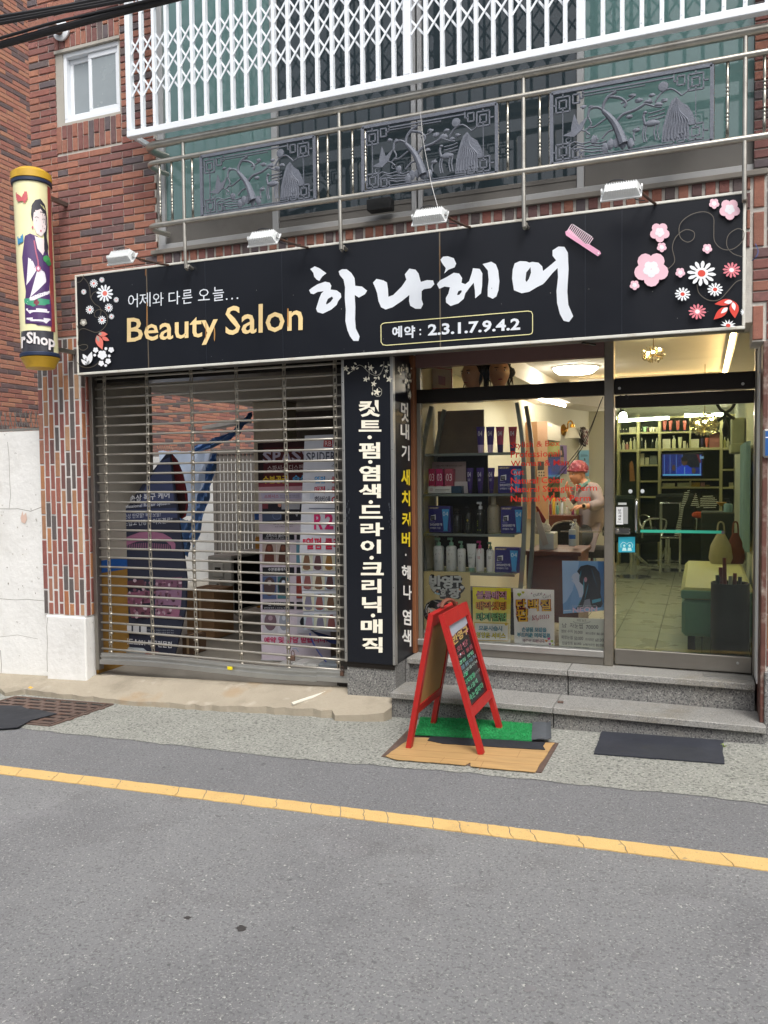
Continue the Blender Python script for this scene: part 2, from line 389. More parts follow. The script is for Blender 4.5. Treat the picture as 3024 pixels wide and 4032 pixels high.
# yellow line with cracks: each stretch between two cracks is its own slab of paint
cr = [-9.0, -6.4, -4.6, -3.62, -3.36, -3.18, -2.93, -2.55, -2.38, -2.16, -1.97, -1.78, -1.62, -1.5, -1.38, -1.16, -1.03, -.90, -.80, -.70, -.50, -.32, -.12, .08, .27, .8, 2.4]
def crack(x): return [(x+random.uniform(-.004, .008)+.012*k, -1.535-.108*k/4) for k in range(5)]
line = thing('road_line', 'yellow painted edge line with fine cracks running along the asphalt', 'road line', (-1.5, -1.59, gz(-1.5))); line['kind'] = 'structure'
del line['category']
cs = [crack(x) for x in cr]
for a, b in zip(cs, cs[1:]):
    pa = [(x+.0022, y) for x, y in a]; pb = [(x-.0022, y) for x, y in b]
    top = [(pa[0][0]+(pb[0][0]-pa[0][0])*k/6, -1.535+random.uniform(-.003, .003)) for k in range(1, 6)]
    bot = [(pb[-1][0]+(pa[-1][0]-pb[-1][0])*k/6, -1.643+random.uniform(-.003, .003)) for k in range(1, 6)]
    MB().prism([gp(x, y, -.0055) for x, y in pa[::-1]+top+pb+bot], (0, 0, .0045)).build('paint_stretch', 'road_paint', line)
# stains
mat('oil_stain', '#3d3a39', .7, var=.2, vs=20)
mat('grey_stain', '#747374', .85, var=.2, vs=20)
def stain(u, v, rx, ry, m, n=22, name='stain'):
    c = atg(u, v); pts = []
    for k in range(n):
        a = 2*math.pi*k/n; r = random.uniform(.6, 1.12); pts.append((c.x+rx*r*math.cos(a), c.y+ry*r*math.sin(a)))
    o = gpoly(name, pts, m, -.0045); struct(o)
stain(420, 2996, .11, .032, 'oil_stain'); stain(300, 3012, .03, .02, 'oil_stain'); stain(1290, 3188, .045, .028, mat('ochre_stain', '#c98b20', .7))
stain(948, 3649, .022, .022, 'oil_stain'); stain(738, 3608, .018, .012, 'oil_stain'); stain(2358, 3222, .02, .012, 'grey_stain'); stain(1540, 3443, .016, .012, 'grey_stain'); stain(2085, 3885, .022, .022, 'grey_stain')
for c_ in ((450, 3175), (160, 3106), (130, 3340), (2345, 3498), (2820, 3421), (2140, 3729), (2500, 3760), (640, 3620), (1190, 3330), (1600, 3690)): stain(*c_, .013, .008, 'grey_stain')

# concrete ramp in front of the roller shutter: a thick tilted slab with a ragged edge
def ramp():
    back = [(-5.6, .35), (-4.51, .35), (-4.505, .12), (-2.26, .12), (-2.26, -.005)]
    fr = [(-1.93, -.01), (-1.90, -.10), (-1.93, -.17), (-2.05, -.205), (-2.25, -.235)]
    x = -2.3
    while x > -5.0: fr.append((x, -.215+.03*math.sin(x*2.1)+random.uniform(-.012, .012))); x -= .07
    fr += [(-5.08, -.27), (-5.3, -.15), (-5.6, .1)]
    pts = back[:-1]+[(-2.26, .02)]+[(-1.93, .02)]+fr
    def zt(x, y): t = max(0, min(1, (y+.30)/.40)); return gz(x)+.018+t*(.095 if x < -4 else .12)
    bm_v = [Vector((x, y, zt(x, y))) for x, y in pts]; bl = [Vector((x, y, gz(x)-.05)) for x, y in pts]; n = len(pts)
    mb = MB(); mb.add(bm_v+bl, [tuple(range(n))]+[(i, (i+1) % n, n+(i+1) % n, n+i) for i in range(n)])
    struct(mb.build('garage_ramp', 'ramp_concrete'))
ramp()
# painted scrap marks on ramp corner
mat('yellow_mark', '#d9a53c', .8)
def ramp_at(u, v):
    z = .04
    for _ in range(12): p = atz(u, v, z); t = max(0, min(1, (p.y+.30)/.40)); z = gz(p.x)+.018+t*(.095 if p.x < -4 else .12)
    return p
for a in (((155, 2708), (168, 2700), (200, 2688), (236, 2676), (226, 2688), (190, 2702), (165, 2712)), ((208, 2668), (240, 2660), (275, 2652), (328, 2642), (322, 2650), (270, 2664), (225, 2672))):
    mb = MB(); mb.prism([ramp_at(u-45, v) for u, v in a], (0, 0, .0012)); struct(mb.build('paint_mark', 'yellow_mark'))
# drainage grate
mat('rust_iron', '#6f5d55', .7, .5, var=.25, vs=14, bump=.5, bs=80, dirt='#8a5f48', ds=6)
mat('pit_black', '#0c0b0b', .9, var=0)
gr = thing('drain_grate', 'rusty cast iron drain grate set in the pavement beside the white wall', 'drain grate', (-4.5, -.56, gz(-4.5)))
def grate(gr, x0, x1, y0, y1, nx, ny, shear=0.0, m='rust_iron'):
    mb = MB()
    px = (x1-x0)/nx; py = (y1-y0)/ny
    def G(x, y, z): return gp(x+shear*(y-y0), y, z)
    def B(xa, xb, ya, yb): mb.prism([G(xa, ya, .001), G(xb, ya, .001), G(xb, yb, .001), G(xa, yb, .001)], (0, 0, .006))
    for j in range(ny):
        B(x0, x1, y0+j*py, y0+j*py+py*.52)
        for i in range(nx+1): 
            xs = x0+i*px+(px*.5 if j % 2 else 0); B(max(x0, xs-px*.12), min(x1, xs+px*.12), y0+j*py+py*.5, y0+(j+1)*py)
    mb.build('grid', m, gr)
    MB().prism([G(x0-.012, y0-.012, .0006), G(x1+.012, y0-.012, .0006), G(x1+.012, y1+.012, .0006), G(x0-.012, y1+.012, .0006)], (0, 0, .0006)).build('pit', 'pit_black', gr)
    mf = MB()
    for a, b in (((x0-.03, y0-.03), (x1+.03, y0-.03)), ((x1+.03, y0-.03), (x1+.03, y1+.03)), ((x1+.03, y1+.03), (x0-.03, y1+.03)), ((x0-.03, y1+.03), (x0-.03, y0-.03))):
        mf.bar(G(a[0], a[1], .004), G(b[0], b[1], .004), .022, .006)
    mf.build('rim', m, gr)
grate(gr, -5.0, -4.12, -.80, -.30, 6, 7, .10)
ru = [atg(u, v, .010) for u, v in ((-60, 2776), (0, 2779), (82, 2781), (105, 2792), (160, 2798), (226, 2812), (170, 2826), (122, 2838), (70, 2866), (0, 2871), (-60, 2866))]
tag(MB().prism(ru, (0, 0, .005)).build('rubber_mat', 'black_rubber'), 'torn black rubber sheet covering part of the drain grate', 'rubber mat')

# ================================================================== BRICKWORK
PAL = ['#a36f5d', '#9f6a5a', '#986358', '#8c5e57', '#845954', '#a16e5c', '#ae7861', '#7e5753', '#745958', '#6d605f', '#665c5f', '#9b6b5b', '#94645d', '#a77260', '#87605b']
PALT = ['#a06949', '#ab7854', '#986355', '#915d51', '#87554e', '#a0775a', '#ac8869', '#9a6d5a', '#605653', '#71504b', '#8d5a50', '#5f5856', '#84534c', '#976154', '#8c564e']
_BM = {}
def brick_mesh(w, h, d, col, m, ax):
    """ax 'x': brick face looks to -y; 'y': face looks to +x (wall running along y); 'n': face looks to -x"""
    k = (round(w, 3), round(h, 3), col, m, ax)
    if k not in _BM:
        b = .004; mb = MB(); W, H2 = w/2, h/2
        j = [random.uniform(-.0015, .0015) for _ in range(4)]
        fr = [(-W+b, -H2+b+j[0]), (W-b, -H2+b+j[1]), (W-b, H2-b+j[2]), (-W+b, H2-b+j[3])]; ou = [(-W, -H2), (W, -H2), (W, H2), (-W, H2)]
        def P3(x, y, z): return {'x': (x, y, z), 'y': (-y, x, z), 'n': (y, -x, z)}[ax]
        V = [P3(x, 0, z) for x, z in fr]+[P3(x, b, z) for x, z in ou]+[P3(x, d, z) for x, z in ou]
        F = [(0, 1, 2, 3)]+[(i, 4+i, 4+(i+1) % 4, (i+1) % 4) for i in range(4)]+[(4+i, 8+i, 8+(i+1) % 4, 4+(i+1) % 4) for i in range(4)]
        mb.add(V, F, col); me = bpy.data.meshes.new('brick'); me.from_pydata(mb.v, [], mb.f)
        ca = me.color_attributes.new('col', 'FLOAT_COLOR', 'CORNER'); ca.data.foreach_set('color', list(lin(col))*len(ca.data)); me.materials.append(MATS[m]); me.update()
        _BM[k] = (me, V, F)
    return _BM[k]
def place_bricks(wall, L, limit=300):
    """L: (pos, w, h, d, colour, material, axis); nearest `limit` are objects of their own, the rest one joined piece"""
    L.sort(key=lambda b: (Vector(b[0])-CAM).length)
    seen = [b for b in L if b[7]]; rest = [b for b in L if not b[7]]
    base = BASE[wall.name]
    for b in seen[:limit]:
        me = brick_mesh(*b[1:7])[0]; o = bpy.data.objects.new('brick', me); COL.objects.link(o); o.parent = wall; o.location = Vector(b[0])-base
    mbs = {}
    for b in seen[limit:]+rest:
        me, V, F = brick_mesh(*b[1:7]); mb = mbs.setdefault(b[5], MB()); mb.add([Vector(b[0])+Vector(p) for p in V], F, b[4])
    for m, mb in mbs.items(): mb.build('far_bricks', m, wall, kind='stuff')
def inview(p, mar=60):
    d = Vector(p)-CAM; z = d.dot(FW)
    if z < .1: return False
    u = 1512+FPX*d.dot(RT)/z; v = 2016-FPX*d.dot(UP)/z
    return -mar < u < 3024+mar and -mar < v < 4032+mar
def field(L, x0, x1, z0, z1, y=0, ax='x', course=.0535, ln=.2, j=.008, d=.022, pal=PAL, m='brick', off=0, skip=None, vert=False, pr=.0015):
    """running bond; vert=True stands the bricks up"""
    A, B = (x0, x1) if not vert else (z0, z1); Cc, Dd = (z0, z1) if not vert else (x0, x1)
    r = 0; c = Cc
    while c < Dd-.012:
        hh = min(course, Dd-c)-j
        a = A-(ln/2 if (r+off) % 2 else 0)
        while a < B-.01:
            s0 = max(a, A); s1 = min(a+ln-j, B)
            if s1-s0 > .02:
                m0, m1 = (s0+s1)/2, c+hh/2
                px, pz = (m0, m1) if not vert else (m1, m0); w_, h_ = (s1-s0, hh) if not vert else (hh, s1-s0)
                pos = {'x': (px, y+random.uniform(-pr, pr), pz), 'y': (y+random.uniform(-pr, pr), px, pz), 'n': (y+random.uniform(-pr, pr), px, pz)}[ax]
                if not (skip and skip(px, pz, w_, h_)):
                    L.append((pos, round(w_, 3), round(h_, 3), d, random.choice(pal), m, ax, inview(pos, 0)))
            a += ln
        c += course; r += 1
bld = thing('brick_building', 'red brick shop building with a beauty salon and shuttered garage on the ground floor', 'building', (-2.3, 0, 0))
# mortar body, facade pieces butt end to end
F0 = .0105
mb = MB()
mb.box(-4.926, -4.668, F0, .30, 2.71, 5.9); mb.box(-4.668, -4.05, F0, .30, 2.71, 4.33); mb.box(-4.668, -4.05, F0, .30, 4.90, 5.9)   # left of and round the small window
mb.box(-4.05, -3.76, F0, .30, 2.71, 5.9); mb.box(-3.76, .262, F0, .30, 2.45, 3.285); mb.box(.262, 2.2, F0, .30, 2.34, 5.9)
mb.box(-4.926, -4.508, F0, .30, .52, 2.71); mb.box(.345, 2.2, F0, .30, .12, 2.34)
mb.box(-4.508, -3.76, F0, .30, 2.45, 2.71)
wall = mb.build('wall', 'mortar', bld)
L = []
win = lambda x, z, w_, h_: (-4.668 < x+w_/2-.004 and x-w_/2+.004 < -4.05 and 4.12 < z+h_/2 and z-h_/2 < 5.11)
field(L, -4.926, -4.668, 2.72, 5.9, 0, off=1); field(L, -4.668, -4.05, 2.72, 4.12, 0, ln=.206); field(L, -4.668, -4.05, 5.12, 5.9, 0, ln=.206)
field(L, -4.05, -3.76, 2.72, 5.9, 0, off=1, ln=.19)
field(L, -4.668, -4.05, 4.125, 4.33, 0, vert=True, ln=.21, course=.0515); field(L, -4.668, -4.05, 4.905, 5.11, 0, vert=True, ln=.21, course=.0515)
field(L, -3.76, .262, 3.085, 3.285, 0, vert=True, ln=.205, course=.0725, j=.018); field(L, -3.76, .262, 2.87, 3.075, 0, vert=True, ln=.205, course=.0725, j=.018)
field(L, .262, 1.2, 3.085, 3.285, 0, vert=True, ln=.205, course=.0725, j=.018); field(L, .262, 1.2, 2.87, 3.075, 0, vert=True, ln=.205, course=.0725, j=.018)
field(L, .262, 1.2, 2.56, 2.865, 0, course=.061); field(L, .262, 1.2, 2.35, 2.555, 0, vert=True, ln=.205, course=.0725, j=.018)
field(L, .262, 1.2, 3.30, 5.9, 0)
MB().box(-4.927, -4.5075, .0035, .0105, .521, 2.709).build('pointing', 'mortar_light', bld); MB().box(-4.508, -4.5045, .0106, .15, .521, 2.45).build('pointing', 'mortar_light', bld)
field(L, -4.926, -4.508, .53, 2.70, 0, vert=True, j=.0105, course=.0525, pal=PALT, m='tile_brick', pr=.003)
field(L, .012, .12, .53, 2.44, -4.500, ax='y', vert=True, j=.0105, course=.0525, pal=PALT, m='tile_brick')
field(L, .352, .9, .50, 2.33, 0, vert=True, course=.075, ln=.2, pal=PALT[:6], m='tile_brick', off=1)
place_bricks(wall, L)
# white painted plinth under the left pilaster, granite plinth under the right pier, upper storey behind the windows
MB().bev(-4.905, -4.505, -.012, .11, gz(-4.7)-.1, .52, .01).build('plinth', 'white_plaster', bld)
pc = Print(lambda u, v: at(u, v, -.012), (0, -1, 0), .0008, .0001); pc.stroke([(188, 2432), (184, 2470), (187, 2530), (185, 2580), (187, 2645)], 1.8, '#8f8b84'); pc.build('crack', bld, 'matte')
MB().bev(.340, 2.2, -.02, .45, 0, .47, .004).build('plinth', 'granite', bld)
MB().box(-4.926, 2.2, .9, 1.0, 2.62, 5.9).build('rear_partition', mat('dim_room', '#3b4644', .9, var=.3, vs=.7, stretch=(2, 1, .6)), bld)
MB().box(-4.926, 2.2, .30, .9, 5.6, 5.9).build('upper_slab', 'grey_paint', bld)
mb = MB(); mb.box(-2.262, -1.915, .004, .50, .3, 2.45)
mb.build('column', 'dark_frame', bld)

# small window on the left
def sash_window(root):
    a = MB()
    for x0, x1, z0, z1 in ((-4.668, -4.05, 4.878, 4.90), (-4.668, -4.05, 4.33, 4.352), (-4.668, -4.60, 4.352, 4.878), (-4.068, -4.05, 4.352, 4.878)): a.box(x0, x1, -.004 if z0 > 4.8 else .012, .12, z0, z1)
    a.build('window_surround', mat('surround_grey', '#aba79e', .85, var=.1, vs=8, dirt='#77726a', ds=5, da=.5), root)
    f = MB(); X0, X1, Z0, Z1 = -4.60, -4.068, 4.352, 4.878
    for x0, x1, z0, z1 in ((X0, X1, Z1-.035, Z1), (X0, X1, Z0, Z0+.03), (X0, X0+.03, Z0+.03, Z1-.035), (X1-.022, X1, Z0+.03, Z1-.035)): f.bev(x0, x1, .02, .09, z0, z1, .003)
    f.build('frame', 'white_metal', root)
    for x0, x1, y0 in ((X0+.03, -4.345, .06), (-4.375, X1-.022, .035)):
        s = MB()
        for a_ in ((x0, x1, Z0+.03, Z0+.075), (x0, x1, Z1-.075, Z1-.035), (x0, x0+.03, Z0+.075, Z1-.075), (x1-.03, x1, Z0+.075, Z1-.075)): s.bev(a_[0], a_[1], y0, y0+.022, a_[2], a_[3], .003)
        so_ = s.build('sash', 'white_metal', root)
        MB().box(x0+.03, x1-.03, y0+.008, y0+.012, Z0+.075, Z1-.075).build('pane', mat('frosted_glass', '#8f989c', .25, var=.10, vs=3, spec=.7, bump=.1, bs=300), so_)
sw = thing('sliding_window', 'small white two-pane frosted sliding window high in the brick wall', 'window', (-4.33, .01, 4.33)); sash_window(sw)
# round pipe outlet above it
po = thing('pipe_outlet', 'round white pipe flange sticking out of the brick wall above the small window', 'vent', tuple(at(228, 118, 0)))
c = at(228, 112, -.05); MB().lathe([(.05, 0), (.072, .004), (.075, .02), (.058, .03), (.045, .03)], c+Vector((0, .05, 0)), 20, (0, -1, 0)).build('flange', 'white_metal', po, True)
MB().lathe([(.034, 0), (.034, .10), (.028, .10)], c+Vector((0, .04, 0)), 14, (0, -1, -.25)).build('pipe', 'rust_iron', po, True)

# ================================================================== UPSTAIRS WINDOW BAND
glass('teal_glass', '#6f9a92', .05, .03, .10, '#6d8f8d'); glass('dark_glass', '#5a686c', .03, .03, .10, '#3a464c')
wb = thing('window_band', 'long aluminium sliding window band with teal and dark panes above the sign', 'window', (-1.75, .05, 3.30))
ZB, ZT = 3.30, 5.55
fr = MB()
for x0, x1 in ((-3.76, -3.70), (-2.805, -2.757), (-1.775, -1.742), (-1.730, -1.70), (-.715, -.673), (.262, .30)): fr.bev(x0, x1, .03, .09, ZB, ZT, .003)
fr.bev(-3.76, .30, .025, .10, ZB-.012, ZB+.035, .003); fr.bev(-3.70, .262, .034, .085, ZT-.04, ZT, .003)
fr.build('frame', mat('band_frame', '#b3b4b4', .4, .2, var=.12, vs=4, dirt='#8f8a80', ds=4, da=.5), wb)
MB().bev(-3.80, .33, -.02, .03, ZB-.045, ZB-.013, .004).build('sill', mat('sill_grey', '#827d75', .7, var=.15, vs=6, dirt='#6f675c', ds=3, da=.6), wb)
for i, (x0, x1, g) in enumerate(((-3.70, -2.805, 'teal_glass'), (-2.757, -1.775, 'dark_glass'), (-1.70, -.715, 'dark_glass'), (-.673, .262, 'teal_glass'))):
    zl = 3.50 if g == 'teal_glass' else 3.42
    MB().box(x0, x1, .055, .059, zl, ZT-.04).build('pane', g, wb)
    k = MB(); k.bev(x0, x1, .045, .07, ZB+.035, zl, .004); k.box(x0, x1, .04, .045, zl-.03, zl-.018)
    k.build('skirt_panel', mat('skirt', '#6f6c67', .6, .1, var=.10, vs=3, dirt='#55514b', ds=2, da=.5), wb)
    xm = x0+(x1-x0)*.52
    MB().bev(xm-.018, xm+.018, .060, .085, zl, ZT-.04, .003).build('meeting_stile', 'band_frame' if g == 'teal_glass' else mat('stile_dark', '#6d7375', .5, .2), wb)
mat('curtain', '#4a8580', .95, var=.25, vs=2, stretch=(2, 1, .6)); mat('curtain_dark', '#2b3538', .95, var=.3, vs=2, stretch=(2, 1, .5))
for x0, x1, m_ in ((-3.70, -2.80, 'curtain'), (-2.757, -1.775, 'curtain_dark'), (-1.70, -.715, 'curtain_dark'), (-.67, .27, 'curtain')):
    mb = MB(); n = 40; z0, z1 = 3.34, 5.5
    P_ = [(x0+(x1-x0)*i/n, .16+.006*math.sin(i*1.9)+.004*math.sin(i*.7)) for i in range(n+1)]
    mb.add([(x, y, z0) for x, y in P_]+[(x, y, z1) for x, y in P_], [(i, i+1, n+2+i, n+1+i) for i in range(n)])
    tag(mb.build('curtain', m_, None, True), '%s curtain behind the %s pane of the upper window' % (('teal', 'far left') if x0 < -3 else ('dark', 'second') if x0 < -2 else ('dark', 'third') if x0 < -1 else ('teal', 'far right')), 'curtain')

# ================================================================== SECURITY GRILLE
gri = thing('security_grille', 'white folding lattice security grille across the upstairs windows', 'grille', (-1.75, -.25, 4.0))
YG = -.25
b = MB(); b.bev(-3.785, 2.0, YG-.03, YG+.02, 4.005, 4.05, .004); b.build('bottom_rail', 'white_metal', gri)
MB().bev(-3.785, -3.745, YG-.028, YG+.02, 4.05, 5.75, .004).build('end_post', 'white_metal', gri)
for x in (-1.715, -.675): MB().bev(x, x+.048, YG-.028, YG+.02, 4.05, 5.75, .004).build('middle_post', 'white_metal', gri)
MB().bar((-3.765, YG, 4.03), (-3.765, 0.0, 4.03), .03, .03).build('wall_bracket', 'white_metal', gri); MB().bar((-3.765, YG, 5.3), (-3.765, 0, 5.3), .03, .03).build('wall_bracket', 'white_metal', gri)
xs = []
x = -3.66
while x < 1.2:
    if not any(abs(x-p-.024) < .045 for p in (-1.715, -.675)): xs.append(x)
    x += .1043
proto = None; PB = .1433
for x in xs:
    if proto is None:
        m_ = MB(); m_.bev(-.011, .011, -.018, .0, 0, 1.70, .002); m_.box(-.002, .012, .0, .014, 0, 1.70)
        m_.lathe([(.0045, 0), (.003, .003)], (0, -.018, .03), 8, (0, -1, 0), col=None)
        me = bpy.data.meshes.new('grille_bar'); me.from_pydata(m_.v, [], m_.f); me.materials.append(MATS['white_metal']); proto = me
    o = bpy.data.objects.new('grille_bar', proto); COL.objects.link(o); o.parent = gri; o.location = Vector((x, YG, 4.05))-BASE[gri.name]
allx = sorted([-3.765]+xs+[-1.715+.024, -.675+.024])
lat = {}
def lmesh(dx, s):
    k = (round(dx, 3), s)
    if k not in lat:
        m_ = MB(); m_.bar((0, 0, 0 if s > 0 else PB), (dx, 0, PB if s > 0 else 0), .0125, .004, up=(0, 1, 0))
        me = bpy.data.meshes.new('lattice_strip'); me.from_pydata(m_.v, [], m_.f); me.materials.append(MATS['white_metal']); lat[k] = me
    return lat[k]
extra = MB(); cnt = 0
for k in list(range(3))+[4, 5, 6]:
    z = 4.267+k*PB
    for a, c_ in zip(allx, allx[1:]):
        if a > .45: continue
        if c_-a < .05 or c_-a > .16: continue
        vis = k < 3
        for s in (1, -1):
            yy = YG-.004 if s > 0 else YG+.006
            if vis and cnt < 290:
                o = bpy.data.objects.new('lattice_strip', lmesh(c_-a, s)); COL.objects.link(o); o.parent = gri; o.location = Vector((a, yy, z))-BASE[gri.name]; cnt += 1
            else: extra.bar((a, yy, z if s > 0 else z+PB), (c_, yy, z+PB if s > 0 else z), .0125, .004, up=(0, 1, 0))
extra.build('upper_lattice', 'white_metal', gri, kind='stuff')

# ================================================================== BALCONY RAILING
ral = thing('balcony_railing', 'stainless steel balcony railing with three cast landscape panels', 'railing', (-1.75, -.2, 3.1))
YR = -.2; XL = -3.69
def rail(z, r, name):
    p = [(XL+.03, .02, z), (XL+.012, -.05, z), (XL+.002, -.12, z), (XL+.02, YR+.025, z), (XL+.075, YR, z), (XL+.16, YR, z)]
    MB().tube([tuple(q) for q in curve([Vector(a) for a in p], 5)]+[(2.0, YR, z)], r, 12).build(name, 'stainless_dirty', ral, True)
rail(3.955, .026, 'top_rail'); rail(3.832, .0175, 'upper_rail'); rail(3.395, .0185, 'lower_rail')
for x in (-3.37, -2.18, -.99, .205, 1.4):
    pts = [(x, YR, 3.955), (x, YR, 3.14), (x+.004, YR+.03, 3.095), (x+.01, -.10, 3.082), (x+.012, -.02, 3.08)]
    MB().tube([tuple(q) for q in curve([Vector(a) for a in pts], 4)], .0125, 10).build('post', 'stainless_dirty', ral, True)
bal = MB(); prof = [(.0085, 0), (.0085, .08)]
z = .10
for zc in (.12, .145, .17, .28, .30, .32): prof += [(.0065, zc-.008), (.0105, zc), (.0065, zc+.008)]
prof = [(.0085, 0), (.0085, .10)]+[q for zc in (.115, .135, .155) for q in ((.006, zc-.008), (.0105, zc), (.006, zc+.006))]+[(.0095, .18), (.0095, .235)]+[q for zc in (.25, .27, .29) for q in ((.006, zc-.008), (.0105, zc), (.006, zc+.006))]+[(.0085, .31), (.0085, .44)]
bal.lathe(prof, (0, 0, 0), 8)
bme = bpy.data.meshes.new('baluster'); bme.from_pydata(bal.v, [], bal.f); bme.materials.append(MATS['stainless']); bme.polygons.foreach_set('use_smooth', [True]*len(bme.polygons))
for x in (-3.57, -3.47, -3.30, -2.335, -2.265, -2.09, -2.00, -1.145, -1.085, -.895, -.835, .045, .118, .30, .36):
    o = bpy.data.objects.new('baluster', bme); COL.objects.link(o); o.parent = ral; o.location = Vector((x, YR, 3.393))-BASE[ral.name]
mat('cast_metal', '#666b76', .6, .15, var=.18, vs=20, bump=.4, bs=120)
def cast_panel(x0):
    """relief panel 0.87 x 0.40: coordinates a in 0..1 along, b in 0..1 down, as read off the photograph"""
    W_, H_ = .865, .405; zt = 3.812
    P = lambda a, b, dy=0: Vector((x0+a*W_, YR-.005+dy, zt-b*H_))
    fr = MB()
    for (a0, b0, a1, b1) in ((0, 0, 1, 0), (1, 0, 1, 1), (1, 1, 0, 1), (0, 1, 0, 0)): fr.bar(P(a0, b0), P(a1, b1), .020, .018, up=(0, 1, 0))
    f = fr.build('panel_frame', 'cast_metal', ral)
    def st(mb, pts, r, flat=.6):
        q = curve([Vector(P(*p)) for p in pts], 4)
        mb.tube([tuple(v) for v in q], r*1.3, 6)
    k = MB(); B = lambda a0, b0, a1, b1, w_=.008: k.bar(P(a0, b0), P(a1, b1), w_, .010, up=(0, 1, 0))
    def sq(ca, cb, ra, rb):
        B(ca-ra, cb-rb, ca+ra, cb-rb); B(ca+ra, cb-rb, ca+ra, cb+rb); B(ca+ra, cb+rb, ca-ra, cb+rb); B(ca-ra, cb+rb, ca-ra, cb-rb)
    for ca, cb in ((.075, .18), (.075, .84), (.905, .18), (.905, .84)):
        sq(ca, cb, .045, .105); sq(ca, cb, .023, .055)
        sgn = 1 if ca < .5 else -1; sg = -1 if cb > .5 else 1
        B(ca, cb-.105*1, ca, cb-.16 if cb < .5 else cb-.055); B(ca-.045*sgn, cb, ca-.075*sgn, cb); B(ca, cb+.055, ca, cb+.15 if cb > .5 else cb+.105)
        sq(ca+.088*sgn, cb-.05*sg, .022, .06); B(ca+.11*sgn, cb-.05*sg, ca+.13*sgn, cb-.05*sg); B(ca+.13*sgn, cb-.05*sg, ca+.13*sgn, cb-.16*sg)
    B(.075, .29, .075, .73, .004); B(.905, .29, .905, .73, .004); B(.2, .07, .77, .07); B(.2, .11, .6, .11, .005); B(.2, .95, .78, .95, .005); B(.48, .95, .48, 1, .005)
    k.build('fretwork', 'cast_metal', ral)
    t = MB()
    trunk = [(.465, .86), (.44, .70), (.41, .56), (.37, .44), (.335, .36)]
    q = curve([Vector(P(*p)) for p in trunk], 5); t.tube([tuple(v) for v in q], [.028-.017*i/(len(q)-1) for i in range(len(q))], 8)
    for pts, r in (([(.335, .36), (.34, .27), (.37, .18), (.42, .13)], .007), ([(.37, .18), (.44, .22), (.48, .30), (.47, .36)], .006), ([(.34, .36), (.30, .30), (.25, .31), (.24, .42)], .0055),
                   ([(.41, .56), (.46, .46), (.54, .42), (.60, .36)], .006), ([(.37, .46), (.33, .50), (.28, .56), (.24, .55)], .004), ([(.60, .36), (.66, .42), (.70, .44)], .004), ([(.45, .30), (.50, .27), (.53, .24)], .004),
                   ([(.42, .64), (.37, .66), (.33, .74)], .004), ([(.24, .42), (.26, .52), (.22, .60)], .004), ([(.66, .36), (.70, .25), (.76, .22), (.82, .33)], .004), ([(.82, .33), (.86, .28), (.89, .18)], .003)):
        st(t, pts, r)
    for a, b_, r in ((.52, .22, .02), (.56, .30, .024), (.62, .34, .026), (.68, .40, .022), (.50, .50, .02), (.21, .26, .018), (.26, .28, .016), (.64, .26, .018), (.72, .36, .02)):
        t.ball(P(a, b_), r, .007, r*.55, 8, 6, jit=.25)
    t.build('pine_tree_relief', 'cast_metal', ral, True)
    m_ = MB(); mo = [(.70, .92), (.71, .70), (.74, .48), (.76, .38), (.79, .33), (.82, .42), (.86, .48), (.89, .60), (.91, .74), (.87, .74), (.86, .92)]
    m_.prism([P(a, b_, .004) for a, b_ in mo], (0, -.004, 0))
    for s_ in range(8):
        f_ = s_/7; st(m_, [(.715+.15*f_, .89), (.725+.13*f_, .76), (.74+.12*f_, .66+.02*f_), (.757+.075*f_, .52+.08*f_), (.775+.045*f_, .44+.13*f_), (.79+.02*f_, .37+.18*f_)], .0042)
    m_.build('mountain_relief', 'cast_metal', ral)
    w_ = MB()
    for i in range(4): st(w_, [(.10+.03*i, .78+.045*i), (.15+.02*i, .73+.05*i), (.20+.02*i, .77+.045*i), (.26, .76+.05*i), (.31, .80+.035*i), (.36, .78+.05*i)], .0035)
    for cx, cy in ((.11, .69), (.24, .67)): w_.tube([tuple(P(cx+.016*math.cos(a), cy+.035*math.sin(a))) for a in [i*.7 for i in range(9)]], .003, 5)
    w_.ball(P(.28, .74), .022, .008, .024, 8, 6, jit=.3)
    for a, b_ in ((.38, .84), (.42, .83), (.46, .86), (.51, .87), (.35, .88)): w_.ball(P(a, b_), .022, .008, .03, 7, 5, jit=.2)
    w_.build('wave_relief', 'cast_metal', ral, True)
    cw = MB(); cw.prism([P(a, b_) for a, b_ in ((.13, .52), (.15, .34), (.18, .50), (.24, .40), (.20, .58), (.15, .66), (.07, .62), (.13, .58))], (0, -.006, 0)); st(cw, [(.17, .56), (.22, .60), (.25, .66)], .0035); cw.build('crane_relief', 'cast_metal', ral)
    d_ = MB(); d_.ball(P(.64, .64), .045, .009, .018, 10, 6)
    st(d_, [(.60, .64), (.59, .55), (.595, .50)], .006); d_.ball(P(.60, .48), .012, .007, .009, 8, 5)
    for a in (.595, .61, .665, .685): st(d_, [(a, .66), (a-.01, .76), (a, .88)], .0035)
    for i in range(3): st(d_, [(.62, .50+.05*i), (.68, .49+.05*i), (.72, .47+.05*i)], .0032)
    st(d_, [(.56, .66), (.53, .74), (.535, .84)], .004); d_.ball(P(.545, .70), .022, .008, .012, 8, 5)
    d_.build('deer_relief', 'cast_metal', ral, True)
    su = MB(); su.lathe([(.028, 0), (.026, .006), (.01, .008)], P(.71, .17), 14, (0, -1, 0)); su.build('sun_relief', 'cast_metal', ral, True)
for x in (-3.22, -2.015, -.825): cast_panel(x)
a_, b_ = at(1452, 838, -.06), at(1545, 778, -.06)
tag(MB().bev(a_.x, b_.x, -.10, -.02, a_.z, b_.z, .006).build('black_tray', mat('tray_black', '#222426', .6)), 'black plastic tray stuck behind the lower railing tube under the middle panel', 'tray')

